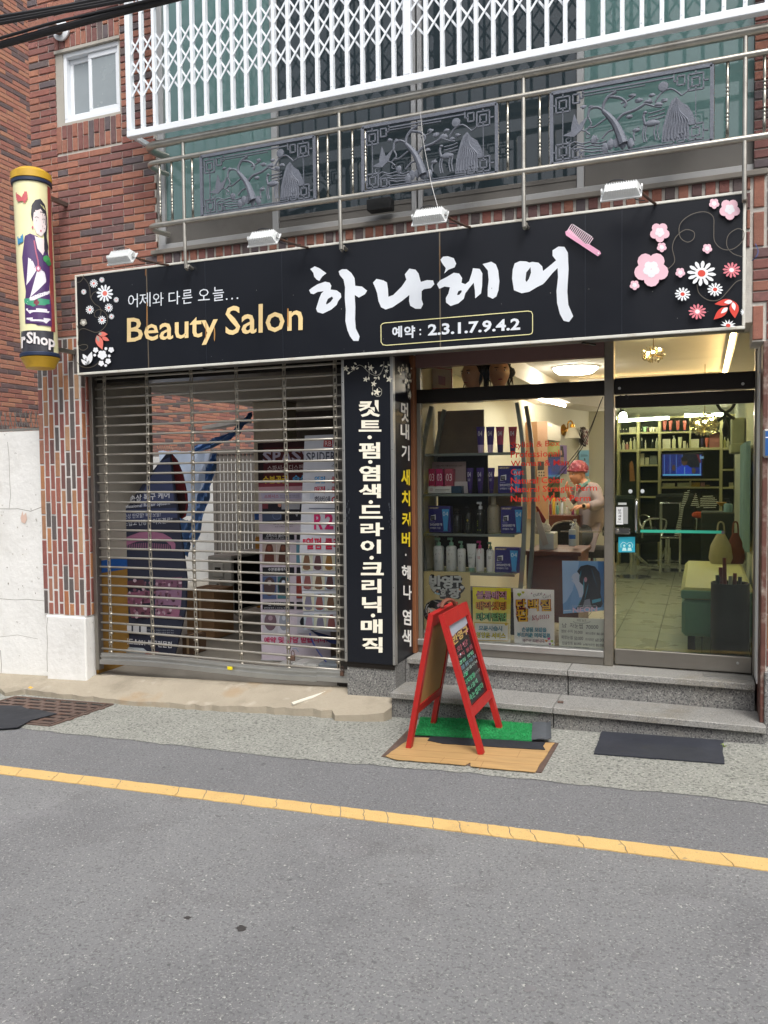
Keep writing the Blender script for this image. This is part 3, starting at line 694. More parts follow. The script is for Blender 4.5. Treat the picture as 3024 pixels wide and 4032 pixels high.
# ================================================================== NEIGHBOURING BUILDING AND ALLEY
nb = thing('neighbour_building', 'red and dark brick side wall of the neighbouring building beyond the alley', 'building', (-7.5, 4, 0))
nw = MB().box(-8.5, -7.507, -.5, 8.0, -.3, 7.5).build('wall', 'mortar_red', nb)
L = []
PALN = ['#a97361', '#b17a64', '#a26b5d', '#b38067', '#a77261', '#695958', '#735d5b', '#b17d67', '#98665a']
field(L, 1.2, 3.75, 1.75, 7.3, -7.5, ax='y', course=.0545, pal=PALN, m='brick_plain')
field(L, 3.75, 8.0, 1.5, 3.4, -7.5, ax='y', course=.0545, pal=PALN, m='brick_plain')
place_bricks(nw, L)
# white boundary wall closing the alley, flush left of the pilaster
ww = MB(); ww.box(-9, -4.93, .03, .20, -.3, 2.0)
wwall = tag(ww.build('boundary_wall', 'white_plaster'), 'weathered white plastered wall left of the brick pilaster', 'wall')
wc = Print(lambda u, v: at(u, v, .03), (0, -1, 0), .0008, .0001)
for pts, w_ in (([(-20, 2003), (40, 2004), (72, 2003), (95, 2008), (120, 2013), (140, 2006), (163, 1997)], 2.2), ([(-20, 2356), (60, 2362), (110, 2360), (175, 2366)], 1.8), ([(-20, 2510), (70, 2500), (150, 2516)], 1.2), ([(30, 1740), (36, 1800), (38, 1880), (42, 1950), (36, 2003)], 1.5), ([(2, 2560), (6, 2620), (4, 2660)], 2.0)): wc.stroke(pts, w_, '#8d8a83')
for i in range(26): wc.ell(random.uniform(-10, 160), random.choice([random.gauss(2090, 60), random.gauss(2300, 70)]), random.uniform(1, 3), random.uniform(1, 4.5), random.choice(['#8f8b84', '#a5a29b', '#b9b6ae']), 7)
wc.poly([(82, 2040), (90, 2012), (94, 2030), (104, 2018), (108, 2044), (100, 2062), (86, 2056)], '#d3b7a8'); wc.build('cracks', wwall, 'matte')
# white wall along the neighbour with razor fence on both
aw = tag(MB().box(-7.35, -7.2, .2, 8.0, -.3, 1.92).build('alley_wall', 'white_plaster'), 'white wall under the wire fence in the alley behind the shutter', 'wall')
def spikes(name, pts, label):
    t = thing(name, label, 'fence', pts[0]); base = MB(); rods = MB()
    A, B = Vector(pts[0]), Vector(pts[1]); n = int((B-A).length/.055); dr = (B-A).normalized(); pr = dr.cross(Vector((0, 0, 1)))
    base.bar(A+Vector((0, 0, .02)), B+Vector((0, 0, .02)), .02, .02)
    for i in range(n):
        p = A+dr*(i*.055)
        for s in (1, -1):
            rods.bar(p, p+dr*s*.06+Vector((0, 0, .17))+pr*.02*s, .0045, .0045)
    base.build('rail', mat('wire_grey', '#85837e', .6, .6), t); rods.build('spikes', 'wire_grey', t, kind='stuff')
spikes('wire_fence', ((-9, .12, 2.0), (-4.95, .12, 2.0)), 'rusty crossed wire spikes on top of the left white wall')
spikes('wire_fence', ((-7.27, .3, 1.92), (-7.27, 8, 1.92)), 'wire spikes along the alley wall seen through the roller shutter')
struct(MB().box(-9, -2.30, .14, 8.2, -.3, .045).build('garage_floor', mat('garage_concrete', '#8f8a80', .85, var=.12, vs=2, dirt='#68645c', ds=1.5)))

# ================================================================== GARAGE BEHIND THE SHUTTER
struct(MB().prism([(-4.6, .12, 2.5), (-4.6, .95, 2.5), (-5.3, .95, 2.5), (-5.3, 6.8, 2.5), (-2.262, 6.8, 2.5), (-2.262, .12, 2.5)], (0, 0, .11)).build('garage_ceiling', 'grey_paint'))
struct(MB().box(-4.5, -2.40, .12, .40, 2.42, 2.499).build('garage_beam', 'grey_paint'))
struct(MB().box(-4.60, -4.50, .12, .88, .95, 2.42).build('garage_side_wall', 'grey_paint')); struct(MB().box(-4.60, -4.499, .12, .881, .045, .85).build('garage_side_wall', mat('ochre_dark', '#9a7433', .7, var=.15))); struct(MB().box(-4.60, -4.498, .12, .882, .85, .95).build('garage_side_wall', mat('blue_band', '#2257a0', .6)))
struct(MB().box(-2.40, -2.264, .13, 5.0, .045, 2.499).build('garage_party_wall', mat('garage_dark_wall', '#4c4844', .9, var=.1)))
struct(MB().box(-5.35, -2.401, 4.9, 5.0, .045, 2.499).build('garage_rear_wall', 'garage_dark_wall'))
p = at(994, 1560, 3.4); q = at(1112, 1560, 3.4)
pil = thing('pillar', 'cream painted pillar with blue band and ochre foot behind the banners', 'pillar', (p.x, 3.4, .045)); pil['kind'] = 'structure'; del pil['category']
MB().bev(p.x, q.x, 3.4, 3.75, .9, 2.5, .01).build('shaft', 'cream_paint', pil)
MB().bev(p.x-.001, q.x+.001, 3.398, 3.752, 1.10, 1.18, .004).build('band', mat('blue_paint', '#2257a0', .6), pil)
MB().bev(p.x, q.x, 3.4, 3.75, .045, .9, .01).build('foot', mat('ochre_paint', '#b07c2c', .7, var=.15, dirt='#7d5a26'), pil)
# steel sliding gate at the back
P0 = at(845, 1780, 5.2); P1 = at(1000, 2210, 5.2)
gt = thing('steel_gate', 'grey ribbed steel sheet gate at the back of the garage passage', 'gate', (P0.x, 5.2, .045))
g_ = MB(); g_.bar((P0.x-.04, 5.2, P0.z), (P1.x+.3, 5.2, P0.z), .06, .07); g_.bar((P0.x, 5.2, .05), (P0.x, 5.2, P0.z), .05, .05, up=(0, 1, 0)); g_.build('gate_frame', mat('gate_grey', '#6b6763', .6, .4), gt)
x = P0.x+.03
while x < P1.x+.3: MB().bev(x, x+.055, 5.19, 5.205, .06, P0.z-.03, .006).build('gate_rib', 'gate_grey', gt); x += .065
# opposite side of the street (only ever seen as a reflection)
ob = thing('opposite_building', 'pale rendered building across the street mirrored in the shop glass', 'building', (0, -11, 0))
MB().box(-14, 14, -13, -11, -.5, 6.0).build('wall', mat('render_pale', '#8f8b83', .9, var=.1), ob)
for k in range(8):
    for zz in (1.0, 3.6): MB().box(-12+k*3.2, -10.4+k*3.2, -10.99, -10.95, zz, zz+1.4).build('window', 'stile_dark', ob)

# ================================================================== BIG SHOP SIGN
YS = -.13
sg = thing('shop_sign', 'long black shop sign with white and gold lettering and printed flowers', 'sign', (-2.1, YS, 2.4))
SX0, SX1, SZ0, SZ1 = -4.408, .218, 2.392, 3.142
mb = MB(); mb.box(SX0, SX1, YS+.004, -.015, SZ0, SZ1); mb.build('cabinet', mat('sign_body', '#6d6c69', .5, .4, var=.15, dirt='#8a6a45', ds=3, da=.3), sg)
# face made of sheets with narrow metal seams
mat('seam_bronze', '#6f6557', .45, .3, var=.2, vs=9); mat('seam_dark', '#22262f', .3, var=0)
seams = [at(u, 1200, YS).x for u in (580, 810, 1112, 1733, 2304, 2448)]
ed = [SX0+.016]+seams+[SX1-.016]
for i, (a, b) in enumerate(zip(ed, ed[1:])):
    MB().box(a+(.0015 if i else 0), b-(.0015 if i < 6 else 0), YS, YS+.005, SZ0+.018, SZ1-.016).build('face_sheet', 'sign_black', sg)
for i, x in enumerate(seams): MB().box(x-(.004 if i in (0, 3) else .0022), x+(.004 if i in (0, 3) else .0022), YS-.0012, YS+.004, SZ0+.018, SZ1-.016).build('seam_strip', 'seam_bronze' if i in (0, 3) else 'seam_dark', sg)
fr = MB(); fr.bev(SX0, SX1, YS-.005, YS+.02, SZ1-.016, SZ1, .003); fr.bev(SX0, SX1, YS-.005, YS+.02, SZ0, SZ0+.018, .003)
fr.bev(SX0, SX0+.016, YS-.005, YS+.02, SZ0+.018, SZ1-.016, .003); fr.bev(SX1-.016, SX1, YS-.005, YS+.02, SZ0+.018, SZ1-.016, .003)
fr.build('sign_frame', mat('sign_rim', '#dcdbd2', .4, .15, var=.10, vs=6, dirt='#a08a66', ds=5, da=.5), sg)
QS = lambda u, v: at(u, v, YS)
WH, GOLD, BK = '#dfe5ec', '#f0d49a', '#171a21'
pr = Print(QS, (0, -1, 0), .0016, .00012)
b = zf(1100, 800, 1.659)
def pl(P_, f, col): pr.poly([f(*p) for p in P_], col)
pl([(203, 430), (232, 413), (262, 425), (308, 458), (280, 480), (262, 508), (245, 500), (228, 480), (222, 455)], b, WH)
pl([(195, 568), (215, 552), (250, 530), (300, 513), (330, 520), (340, 540), (335, 565), (375, 570), (402, 590), (405, 615), (385, 640), (375, 665), (340, 695), (285, 722), (250, 712), (240, 690), (250, 660), (262, 620), (275, 590), (290, 575), (250, 580), (225, 595), (205, 590)], b, WH)
pl([(305, 655), (318, 625), (345, 610), (352, 622), (335, 645), (310, 662)], b, BK)
pl([(388, 445), (410, 432), (440, 432), (470, 455), (492, 490), (497, 540), (540, 545), (574, 572), (560, 595), (520, 617), (493, 600), (497, 680), (495, 760), (500, 820), (525, 870), (518, 900), (485, 900), (462, 870), (445, 830), (432, 770), (435, 700), (428, 620), (430, 550), (420, 500), (395, 470)], b, WH)
pl([(612, 520), (635, 495), (680, 505), (703, 518), (710, 560), (713, 612), (745, 600), (800, 545), (830, 500), (820, 465), (850, 428), (890, 435), (910, 460), (920, 500), (925, 515), (965, 503), (1005, 505), (1013, 530), (990, 555), (945, 562), (930, 575), (930, 630), (940, 660), (925, 690), (890, 690), (855, 670), (848, 640), (850, 600), (800, 640), (740, 680), (695, 695), (665, 680), (648, 640), (640, 590), (628, 555)], b, WH)
pl([(1052, 370), (1070, 350), (1100, 347), (1140, 360), (1156, 395), (1145, 420), (1105, 435), (1078, 460), (1088, 425), (1065, 395)], b, WH)
pl([(1030, 530), (1050, 505), (1090, 485), (1140, 455), (1175, 460), (1195, 490), (1190, 520), (1215, 530), (1240, 510), (1258, 455), (1265, 425), (1310, 430), (1327, 460), (1325, 540), (1318, 590), (1280, 622), (1278, 570), (1270, 520), (1245, 550), (1215, 590), (1205, 625), (1170, 655), (1120, 672), (1090, 650), (1088, 620), (1105, 590), (1115, 550), (1080, 545), (1045, 560)], b, WH)
pl([(1160, 600), (1170, 575), (1190, 568), (1192, 580), (1175, 600)], b, BK)
pl([(1328, 398), (1360, 390), (1385, 383), (1415, 400), (1430, 440), (1438, 510), (1432, 570), (1418, 610), (1395, 625), (1362, 610), (1362, 560), (1368, 500), (1362, 440)], b, WH)
c6 = zf(2024, 700, 1.659)
pl([(5, 560), (40, 545), (80, 547), (100, 555), (120, 550), (160, 555), (185, 580), (190, 610), (240, 570), (275, 540), (252, 510), (252, 475), (290, 450), (330, 452), (352, 490), (357, 600), (348, 740), (355, 830), (387, 905), (360, 942), (325, 935), (300, 890), (282, 820), (278, 740), (288, 650), (285, 590), (250, 625), (205, 680), (190, 695), (150, 715), (100, 745), (50, 755), (0, 735), (-12, 660), (-8, 600)], c6, WH)
pl([(75, 670), (80, 620), (108, 585), (112, 620), (98, 660), (82, 682)], c6, BK)
pr.build('brush_lettering', sg)
r4 = zf(0, 600, 1.659)
for t, x0, y0, x1, y1, h in (('어', 838, 1018, 902, 1012, 90), ('제', 912, 1012, 985, 1006, 92), ('와', 998, 1008, 1070, 1001, 88), ('다', 1103, 998, 1178, 992, 88), ('른', 1192, 992, 1258, 984, 90), ('오', 1295, 970, 1372, 964, 74), ('늘', 1392, 974, 1465, 966, 92)):
    pr.text(t, r4(x0, y0), r4(x1, y1), h/1.659, WH, .0)
for x, y in ((1483, 959), (1518, 956), (1553, 953)): pr.ell(*r4(x, y), 3.4, 3.4, WH, 10)
pr.build('tagline', sg)
pr.text('Beauty', r4(832, 1290), r4(1424, 1252), 206/1.659, GOLD, .012)
u0 = (889, 1321); u1 = (1193, 1301)
pr.text('Salon', u0, u1, 114, GOLD, .012)
pr.build('gold_lettering', sg)
rr = [(665, 800), (690, 783), (1000, 751), (1620, 705), (1650, 715), (1658, 745), (1652, 850), (1632, 858), (1300, 884), (700, 928), (668, 915)]
box = curve([b(*p) for p in rr[:1]]+[b(675, 788), b(690, 783), b(1625, 705), b(1647, 710), b(1655, 728), b(1655, 838), b(1650, 852), b(1633, 858), b(700, 929), b(678, 925), b(666, 908)], 1)
pr.stroke([tuple(p) for p in box], 3.2, '#e9e3a8', True)
pr.text('예', b(738, 880), b(803, 876), 74/1.659, WH, .03); pr.text('약', b(816, 884), b(888, 880), 80/1.659, WH, .03)
pr.text(':', b(916, 864), b(928, 863), 42/1.659, WH, .02); pr.text('2.3.1.7.9.4.2', b(972, 868), b(1574, 830), 76/1.659, WH, .03)
pr.build('phone_number_box', sg)
# printed flowers and vines
c = zf(280, 1080, 3.175); RED = '#e0776a'; VN = '#5d5850'
def vine(f, pts, w_=2.4): pr.stroke([tuple(p) for p in curve([f(*q) for q in pts], 6)], w_, VN)
vine(c, [(75, 30), (120, 25), (165, 50), (215, 110), (240, 190), (250, 290), (300, 370), (360, 410), (380, 470), (350, 535), (310, 535), (295, 500), (320, 455), (380, 445), (440, 490), (462, 560), (440, 640), (380, 705), (310, 727), (240, 705), (160, 680), (105, 710), (98, 800), (95, 890), (150, 880), (200, 885), (212, 915), (180, 945), (130, 945), (95, 905)])
vine(c, [(160, 12), (155, 50), (120, 95), (75, 103)]); vine(c, [(330, 210), (280, 240), (255, 290)]); vine(c, [(80, 1100), (130, 1150), (210, 1168), (290, 1150), (350, 1100), (375, 1065)]); vine(c, [(78, 640), (98, 690), (102, 730)])
k = 1/3.175
for x, y, r in ((290, 117, 55), (391, 71, 36), (429, 241, 112), (166, 222, 36), (572, 321, 36), (243, 445, 56), (480, 420, 56), (515, 530, 37), (396, 575, 56)): pr.daisy(*c(x, y), r*k*.95, 12, '#e8edf2', RED, r*k)
pr.blossom(*c(165, 604), 45*k, '#9a978e', '#d7d6d0')
pr.leaf(c(352, 752), c(470, 752), 62*k, RED); pr.leaf(c(398, 790), c(490, 832), 50*k, RED); pr.leaf(c(335, 765), c(404, 945), 90*k, RED)
pr.leaf(c(355, 750), c(400, 745), 36*k, '#a09c94'); pr.leaf(c(335, 770), c(362, 850), 36*k, '#a09c94')
for x, y, r in ((320, 950, 34), (448, 932, 20), (515, 948, 36), (404, 1010, 58), (311, 1014, 19), (493, 1024, 19), (480, 1090, 36), (395, 1117, 36), (451, 1143, 19)): pr.blossom(*c(x, y), r*k, '#eceef2', None)
for a_, b_, w2 in (((165, 1000), (215, 1075), 50), ((145, 1065), (218, 1138), 48), ((280, 970), (228, 1132), 72)): pr.leaf(c(*b_), c(*a_), w2*k, '#e6e9ec'); pr.leaf(c(*b_), c((a_[0]+b_[0]*2)/3, (a_[1]+b_[1]*2)/3), w2*.45*k, '#8b8f92')
k = 1/1.659
vine(c6, [(1005, 602), (1050, 550), (1035, 460), (1060, 390), (1120, 345), (1175, 360), (1172, 405), (1130, 425), (1085, 390), (1085, 310), (1150, 250), (1240, 228), (1300, 260), (1305, 340), (1310, 420), (1360, 470), (1430, 470), (1490, 420), (1500, 360), (1460, 338), (1400, 380), (1390, 450), (1430, 500), (1495, 522)], 3)
vine(c6, [(1195, 700), (1210, 760), (1270, 803), (1340, 800), (1400, 740), (1450, 685), (1492, 670)], 3)
for x, y, r, cc in ((1307, 175, 34, '#ecebf0'), (1408, 213, 68, '#ecebf0'), (953, 363, 64, '#ecebf0'), (966, 460, 32, '#ecebf0'), (898, 603, 112, '#e9edf2'), (1262, 470, 32, '#ecebf0'), (1087, 626, 32, '#ecebf0'), (790, 708, 32, '#ecebf0')): pr.blossom(*c6(x, y), r*k, '#edc3d0', cc)
for x, y, r, p_, q_ in ((1225, 632, 95, '#eef2f5', '#d94b3c'), (1313, 737, 52, '#eef2f5', '#d94b3c'), (1102, 767, 52, '#eef2f5', '#d94b3c'), (1398, 972, 52, '#eef2f5', '#d94b3c'), (1420, 611, 59, '#e0808c', '#f2ecec'), (1198, 881, 59, '#e0808c', '#f2ecec')):
    if y < 960: pr.daisy(*c6(x, y), r*k, 12, p_, q_, r*.87*k)
    else:
        for i in range(7): a = 3.3+i*.52; pr.leaf(c6(x, y), c6(x+r*math.cos(a), y+r*.8*math.sin(a)), 11*k, p_)
        pr.ell(*c6(x, y-1), 15*k, 12*k, q_)
for a_, b_, w2 in (((1420, 800), (1310, 828), 50), ((1395, 858), (1305, 930), 60), ((1415, 815), (1442, 922), 64)): pass
pr.leaf(c6(1430, 812), c6(1310, 832), 42*k, '#d9463a'); pr.leaf(c6(1395, 852), c6(1304, 932), 52*k, '#d9463a'); pr.leaf(c6(1432, 812), c6(1442, 924), 62*k, '#d9463a')
for a_, b_, w2 in (((1425, 815), (1370, 822), 26), ((1395, 855), (1350, 893), 26), ((1428, 820), (1440, 875), 26)): pr.leaf(c6(*a_), c6(*b_), w2*k, '#eef0f2')
for i in range(4): a = 2.4+i*.5; pr.leaf(c6(1500, 885), c6(1500+24*math.cos(a), 885+30*math.sin(a)), 8*k, '#eef2f5')
pr.build('printed_flowers', sg)
# pink comb
pl([(340, 362), (368, 345), (470, 440), (490, 440), (565, 488), (573, 505), (552, 522), (470, 468), (345, 385)], c6, '#e9a9c6')
for i in range(14): x = 352+i*10.5; y = 362+i*6.9; pr.stroke([c6(x, y), c6(x+30+i*.2, y-48)], 3.0, '#f1d3e0')
pr.stroke([c6(388, 314), c6(516, 398)], 2.2, '#f6e6ee'); pr.ell(*c6(556, 502), 4, 4, '#f6e6ee')
pr.build('printed_comb', sg)
st_ = Print(QS, (0, -1, 0), .0045, .00005)
for u, v0, v1, w_, c_ in ((580, 1190, 1300, 5, '#a87a45'), (812, 1270, 1340, 4, '#b07a42'), (846, 1290, 1345, 6, '#b5874e'), (1135, 1215, 1290, 8, '#c08a4c'), (1733, 970, 1080, 4, '#7a5c3c'), (575, 1060, 1090, 5, '#7a5230')): st_.poly([(u-w_*.3, v0), (u+w_*.3, v0), (u+w_*.5, (v0+v1)/2), (u+w_*.2, v1), (u-w_*.4, v1-8)], c_)
for i in range(40): u, v = random.uniform(330, 2900), random.uniform(1100, 1440); v = min(max(v, 1095-.12*(u-297)+20), 1465-.062*(u-303)-12); st_.ell(u, v, random.uniform(.8, 2), random.uniform(.8, 2.4), random.choice(['#5c5d60', '#8a8a88', '#3c3d42']), 6)
st_.build('stains', sg)
# drain spouts under the sign
for u, v in ((825, 1442), (2317, 1347)): p = at(u, v, -.05); MB().bar((p.x-.03, -.09, SZ0-.008), (p.x+.035, -.02, SZ0-.014), .018, .010).build('cable_stub', 'dark_frame', sg)

# floodlights
mat('flood_white', '#dfe2e2', .35, .2, var=.05); glass('flood_glass', '#cfd6d6', .1, .05, .5, '#9fa6a8')
def floodlight(cx, label, tilt=0):
    c0 = Vector((cx, -.45, 3.125)); t = thing('floodlight', label, 'floodlight', c0, 'floodlights on arms over the shop sign')
    b_ = MB()
    body = [(-.12, -.05, -.022), (.12, -.05, -.022), (.12, .055, -.022), (-.12, .055, -.022)]; top = [(-.10, -.035, .03), (.10, -.035, .03), (.10, .04, .03), (-.10, .04, .03)]
    rot = Matrix.Rotation(R(52), 3, 'X'); T = lambda p: c0+rot@(Vector(p)*.84)
    b_.add([T(p) for p in body+top], [(3, 2, 1, 0), (4, 5, 6, 7), (0, 1, 5, 4), (1, 2, 6, 5), (2, 3, 7, 6), (3, 0, 4, 7)]); b_.build('housing', 'flood_white', t)
    f_ = MB()
    for i in range(13): x = -.09+i*.015; f_.add([T((x+d, y, z)) for d in (0, .004) for y, z in ((-.048, .0), (.05, .0), (.044, .038), (-.038, .038))], [(0, 1, 2, 3), (7, 6, 5, 4), (0, 4, 5, 1), (1, 5, 6, 2), (2, 6, 7, 3), (3, 7, 4, 0)])
    f_.build('cooling_fins', 'flood_white', t)
    g_ = MB(); g_.add([T(p) for p in ((-.128, -.056, -.03), (.128, -.056, -.03), (.128, .062, -.03), (-.128, .062, -.03), (-.128, -.056, -.021), (.128, -.056, -.021), (.128, .062, -.021), (-.128, .062, -.021))], [(3, 2, 1, 0), (4, 5, 6, 7), (0, 1, 5, 4), (1, 2, 6, 5), (2, 3, 7, 6), (3, 0, 4, 7)]); g_.build('glass_frame', 'flood_white', t)
    for s in (-.124, .124): MB().lathe([(.016, 0), (.016, .008)], T((s, 0, .01)), 10, (1, 0, 0)).build('pivot_knob', 'flood_white', t)
    MB().tube([(cx+.09, -.45, 3.12), (cx+.115, -.34, 3.118), (cx+.15, -.20, 3.12), (cx+.165, -.10, 3.135), (cx+.17, -.06, SZ1+.004)], .0075, 8).build('arm', mat('rusty_arm', '#5b4a42', .7, .4, var=.3, dirt='#8a5a38', ds=20, da=.7), t, True)
    MB().tube([tuple(p) for p in curve([Vector((cx-.09, -.42, 3.14)), Vector((cx-.06, -.40, 3.20)), Vector((cx+.02, -.38, 3.195)), Vector((cx+.05, -.30, 3.13)), Vector((cx+.10, -.12, 3.16))], 4)], .003, 5).build('cord', 'black_rubber', t, True)
    return t
floodlight(-3.722, 'white finned floodlight above the painted flowers at the sign\'s left end')
floodlight(-2.61, 'white finned floodlight above the word Salon on the sign')
floodlight(-1.498, 'white finned floodlight over the middle of the large white Korean lettering')
floodlight(-.413, 'white finned floodlight above the pink comb on the sign')

# ================================================================== PILLAR SIGN
PX0, PX1, PZ0, PZ1 = -2.272, -1.905, .336, 2.392
ps = thing('pillar_sign', 'tall black sign box with white Korean lettering wrapped round the pillar', 'sign', (-2.09, 0, PZ0))
MB().box(PX0+.004, PX1-.004, -.004, .436, PZ0, PZ1).build('panel', 'sign_black', ps)
al = MB()
for x0, x1 in ((PX0-.004, PX0+.016), (PX1-.018, PX1+.003)): al.bev(x0, x1, -.010, .012, PZ0, PZ1, .003)
al.bev(PX1-.008, PX1+.004, .0125, .030, PZ0, PZ1, .003); al.build('edge_strip', 'alu', ps)
rv = MB()
for x in (PX0+.006, PX1-.007):
    for z in (.40, .86, 1.32, 1.78, 2.24): rv.lathe([(.0032, 0), (.002, .002)], (x, -.010, z), 8, (0, -1, 0))
rv.build('rivets', 'dark_frame', ps, kind='stuff')
q3 = zf(1300, 1350, 1.525); Q0 = lambda u, v: at(u, v, -.005)
CRM = '#f3eedb'
pr = Print(Q0, (0, -1, 0), .001, .00012)
for ch, x0, y0, x1, y1 in (('컷', 172, 345, 300, 445), ('트', 172, 465, 308, 533), ('펌', 172, 598, 300, 695), ('염', 175, 735, 300, 830), ('색', 172, 848, 305, 932), ('드', 175, 975, 315, 1055), ('라', 183, 1080, 322, 1160), ('이', 183, 1182, 305, 1265), ('크', 185, 1318, 323, 1395), ('리', 190, 1418, 308, 1502), ('닉', 192, 1522, 308, 1620), ('매', 185, 1660, 315, 1745), ('직', 192, 1768, 315, 1860)):
    pr.text(ch, q3(x0, y1), q3(x1, y1), (y1-y0)/1.525, CRM, .035)
for x, y in ((238, 567), (242, 715), (245, 956), (250, 1290), (258, 1637)): pr.ell(*q3(x, y), 8.5, 7.5, CRM)
pr.build('lettering', ps)
n3 = zf(1350, 1380, 3.687)
def star(f, x, y, r, col='#e6e2cf'):
    for i in range(5): a = -1.4+i*1.257; pr.leaf(f(x, y), f(x+r*math.cos(a), y+r*math.sin(a)), r*.45/3.687, col)
def vn(f, pts): pr.stroke([tuple(p) for p in curve([f(*q) for q in pts], 5)], 1.6, '#b9b7aa')
def vinework(f):
    for pts in ([(60, 290), (110, 315), (170, 270), (230, 215), (290, 230), (350, 290), (420, 345), (490, 362), (550, 330), (590, 250), (598, 160)], [(370, 170), (385, 250), (385, 330), (375, 400)], [(660, 160), (655, 240), (630, 310), (632, 380), (655, 410)], [(560, 330), (500, 400), (450, 470), (435, 560), (450, 630), (510, 670), (560, 640), (562, 570), (520, 535)], [(420, 290), (450, 330), (480, 345)]): vn(f, pts)
    for x, y, r in ((48, 262, 48), (155, 255, 38), (410, 255, 50), (335, 420, 42), (455, 485, 44), (500, 605, 58), (640, 298, 32), (680, 420, 52)): star(f, x, y, r)
    for x, y, a in ((190, 195, 40), (220, 262, -30), (95, 330, -35), (338, 240, 90), (568, 220, -30), (485, 320, 90), (385, 410, 80), (480, 400, 0), (530, 405, 80), (610, 375, 100), (435, 630, 90), (635, 238, 10), (680, 215, 30)):
        d = 26; ca, sa = math.cos(R(a)), math.sin(R(a)); pr.leaf(f(x-d*ca, y-d*sa), f(x+d*ca, y+d*sa), 6.5, '#e6e2cf')
vinework(n3)
# scuffs left by tape
for px_, py_ in ((110, 1010), (360, 1030)):
    for i in range(9): a, b_ = q3(px_+random.uniform(-9, 9), py_-60+i*17); pr.ell(a, b_, random.uniform(1, 3), random.uniform(4, 8), '#3d4148', 7)
pr.build('printed_vine', ps)
QX = lambda u, v: atx(u, v, PX1)
pr = Print(QX, (1, 0, 0), .0012, .00012)
for ch, x0, y0, x1, y1 in (('멋', 425, 352, 470, 475), ('내', 422, 480, 473, 580), ('기', 428, 608, 475, 705), ('헤', 428, 1330, 482, 1420), ('나', 438, 1450, 488, 1540), ('염', 433, 1595, 485, 1695), ('색', 430, 1715, 485, 1820)):
    pr.text(ch, q3(x0, y1-5), q3(x1, y1+4), (y1-y0-4)/1.525, '#f6f4ee', .025)
pr.build('side_lettering', ps)
for ch, x0, y0, x1, y1 in (('새', 425, 758, 477, 855), ('치', 428, 885, 478, 980), ('커', 430, 1015, 480, 1105), ('버', 428, 1135, 478, 1225)):
    pr.text(ch, q3(x0, y1), q3(x1, y1), (y1-y0)/1.525, '#f4da2c', .03)
pr.ell(*q3(452, 1273), 3, 4.5, '#e4e2da')
pr.build('yellow_side_lettering', ps)
fs = lambda x, y: (1350+(790+x*.34)/3.687, 1380+(y+8+x*.06)/3.687)
vinework(fs)
pr.build('side_vine', ps)
MB().box(PX0+.006, PX1-.006, .012, .2, gz(-2.1)-.05, PZ0-.004).build('granite_base', 'granite', bld)
MB().box(PX1-.006, PX1+.02, .21, .45, .05, PZ0-.004).build('granite_base', 'granite', bld)

# ================================================================== ROLLER SHUTTER
rs = thing('roller_shutter', 'closed stainless steel see-through roller shutter across the garage entrance', 'roller shutter', (-3.35, .1, .15))
YR2 = .10
tb = MB().tube([(-4.44, 0, 0), (-4.0, 0, .001), (-3.2, 0, 0), (-2.6, 0, -.001), (-2.275, 0, 0)], .0085, 10)
tme = bpy.data.meshes.new('slat_bar'); tme.from_pydata(tb.v, [], tb.f); tme.materials.append(MATS['shutter_steel']); tme.polygons.foreach_set('use_smooth', [True]*len(tme.polygons))
lk = MB(); w2, h2 = .0135, .034
lk.bev(-w2, -w2+.007, -.004, .004, -h2, h2, .001); lk.bev(w2-.007, w2, -.004, .004, -h2, h2, .001); lk.bev(-w2+.007, w2-.007, -.004, .004, h2-.022, h2, .001); lk.bev(-w2+.007, w2-.007, -.004, .004, -h2, -h2+.018, .001)
lme = bpy.data.meshes.new('link_plate'); lme.from_pydata(lk.v, [], lk.f); lme.materials.append(mat('link_steel', '#a59f92', .4, .8, var=.15))
clm = MB().lathe([(.0098, -.017), (.0098, .017)], (0, 0, 0), 10, (1, 0, 0))
cme = bpy.data.meshes.new('bar_clip'); cme.from_pydata(clm.v, [], clm.f); cme.materials.append(MATS['link_steel']); cme.polygons.foreach_set('use_smooth', [True]*len(cme.polygons))
z = .245; i = 0; cols = (-4.352, -3.953, -3.553, -3.160, -2.765, -2.368)
while z < 2.42:
    o = bpy.data.objects.new('slat_bar', tme); COL.objects.link(o); o.parent = rs; o.location = Vector((0, YR2, z))-BASE[rs.name]; o.rotation_euler = (0, R(random.uniform(-.05, .05)+(.28 if i < 3 else 0)), 0)
    if i < 3: o.location += Vector((0, 0, -.012))
    for j, x in enumerate(cols):
        dz = -.005*(x+3.35)*(1 if i < 3 else 0)-(.012 if i < 3 else 0)
        o = bpy.data.objects.new('link_plate', lme); COL.objects.link(o); o.parent = rs; o.location = Vector((x+random.uniform(-.002, .002)+.004*math.sin(i*.25+j), YR2, z+.037+dz*.5))-BASE[rs.name]; o.rotation_euler = (0, R(random.uniform(-2.5, 2.5)), 0)
        o2 = bpy.data.objects.new('bar_clip', cme); COL.objects.link(o2); o2.parent = rs; o2.location = Vector((o.location.x, YR2-BASE[rs.name].y, z+dz-BASE[rs.name].z))
    z += .0738; i += 1
br_ = MB()
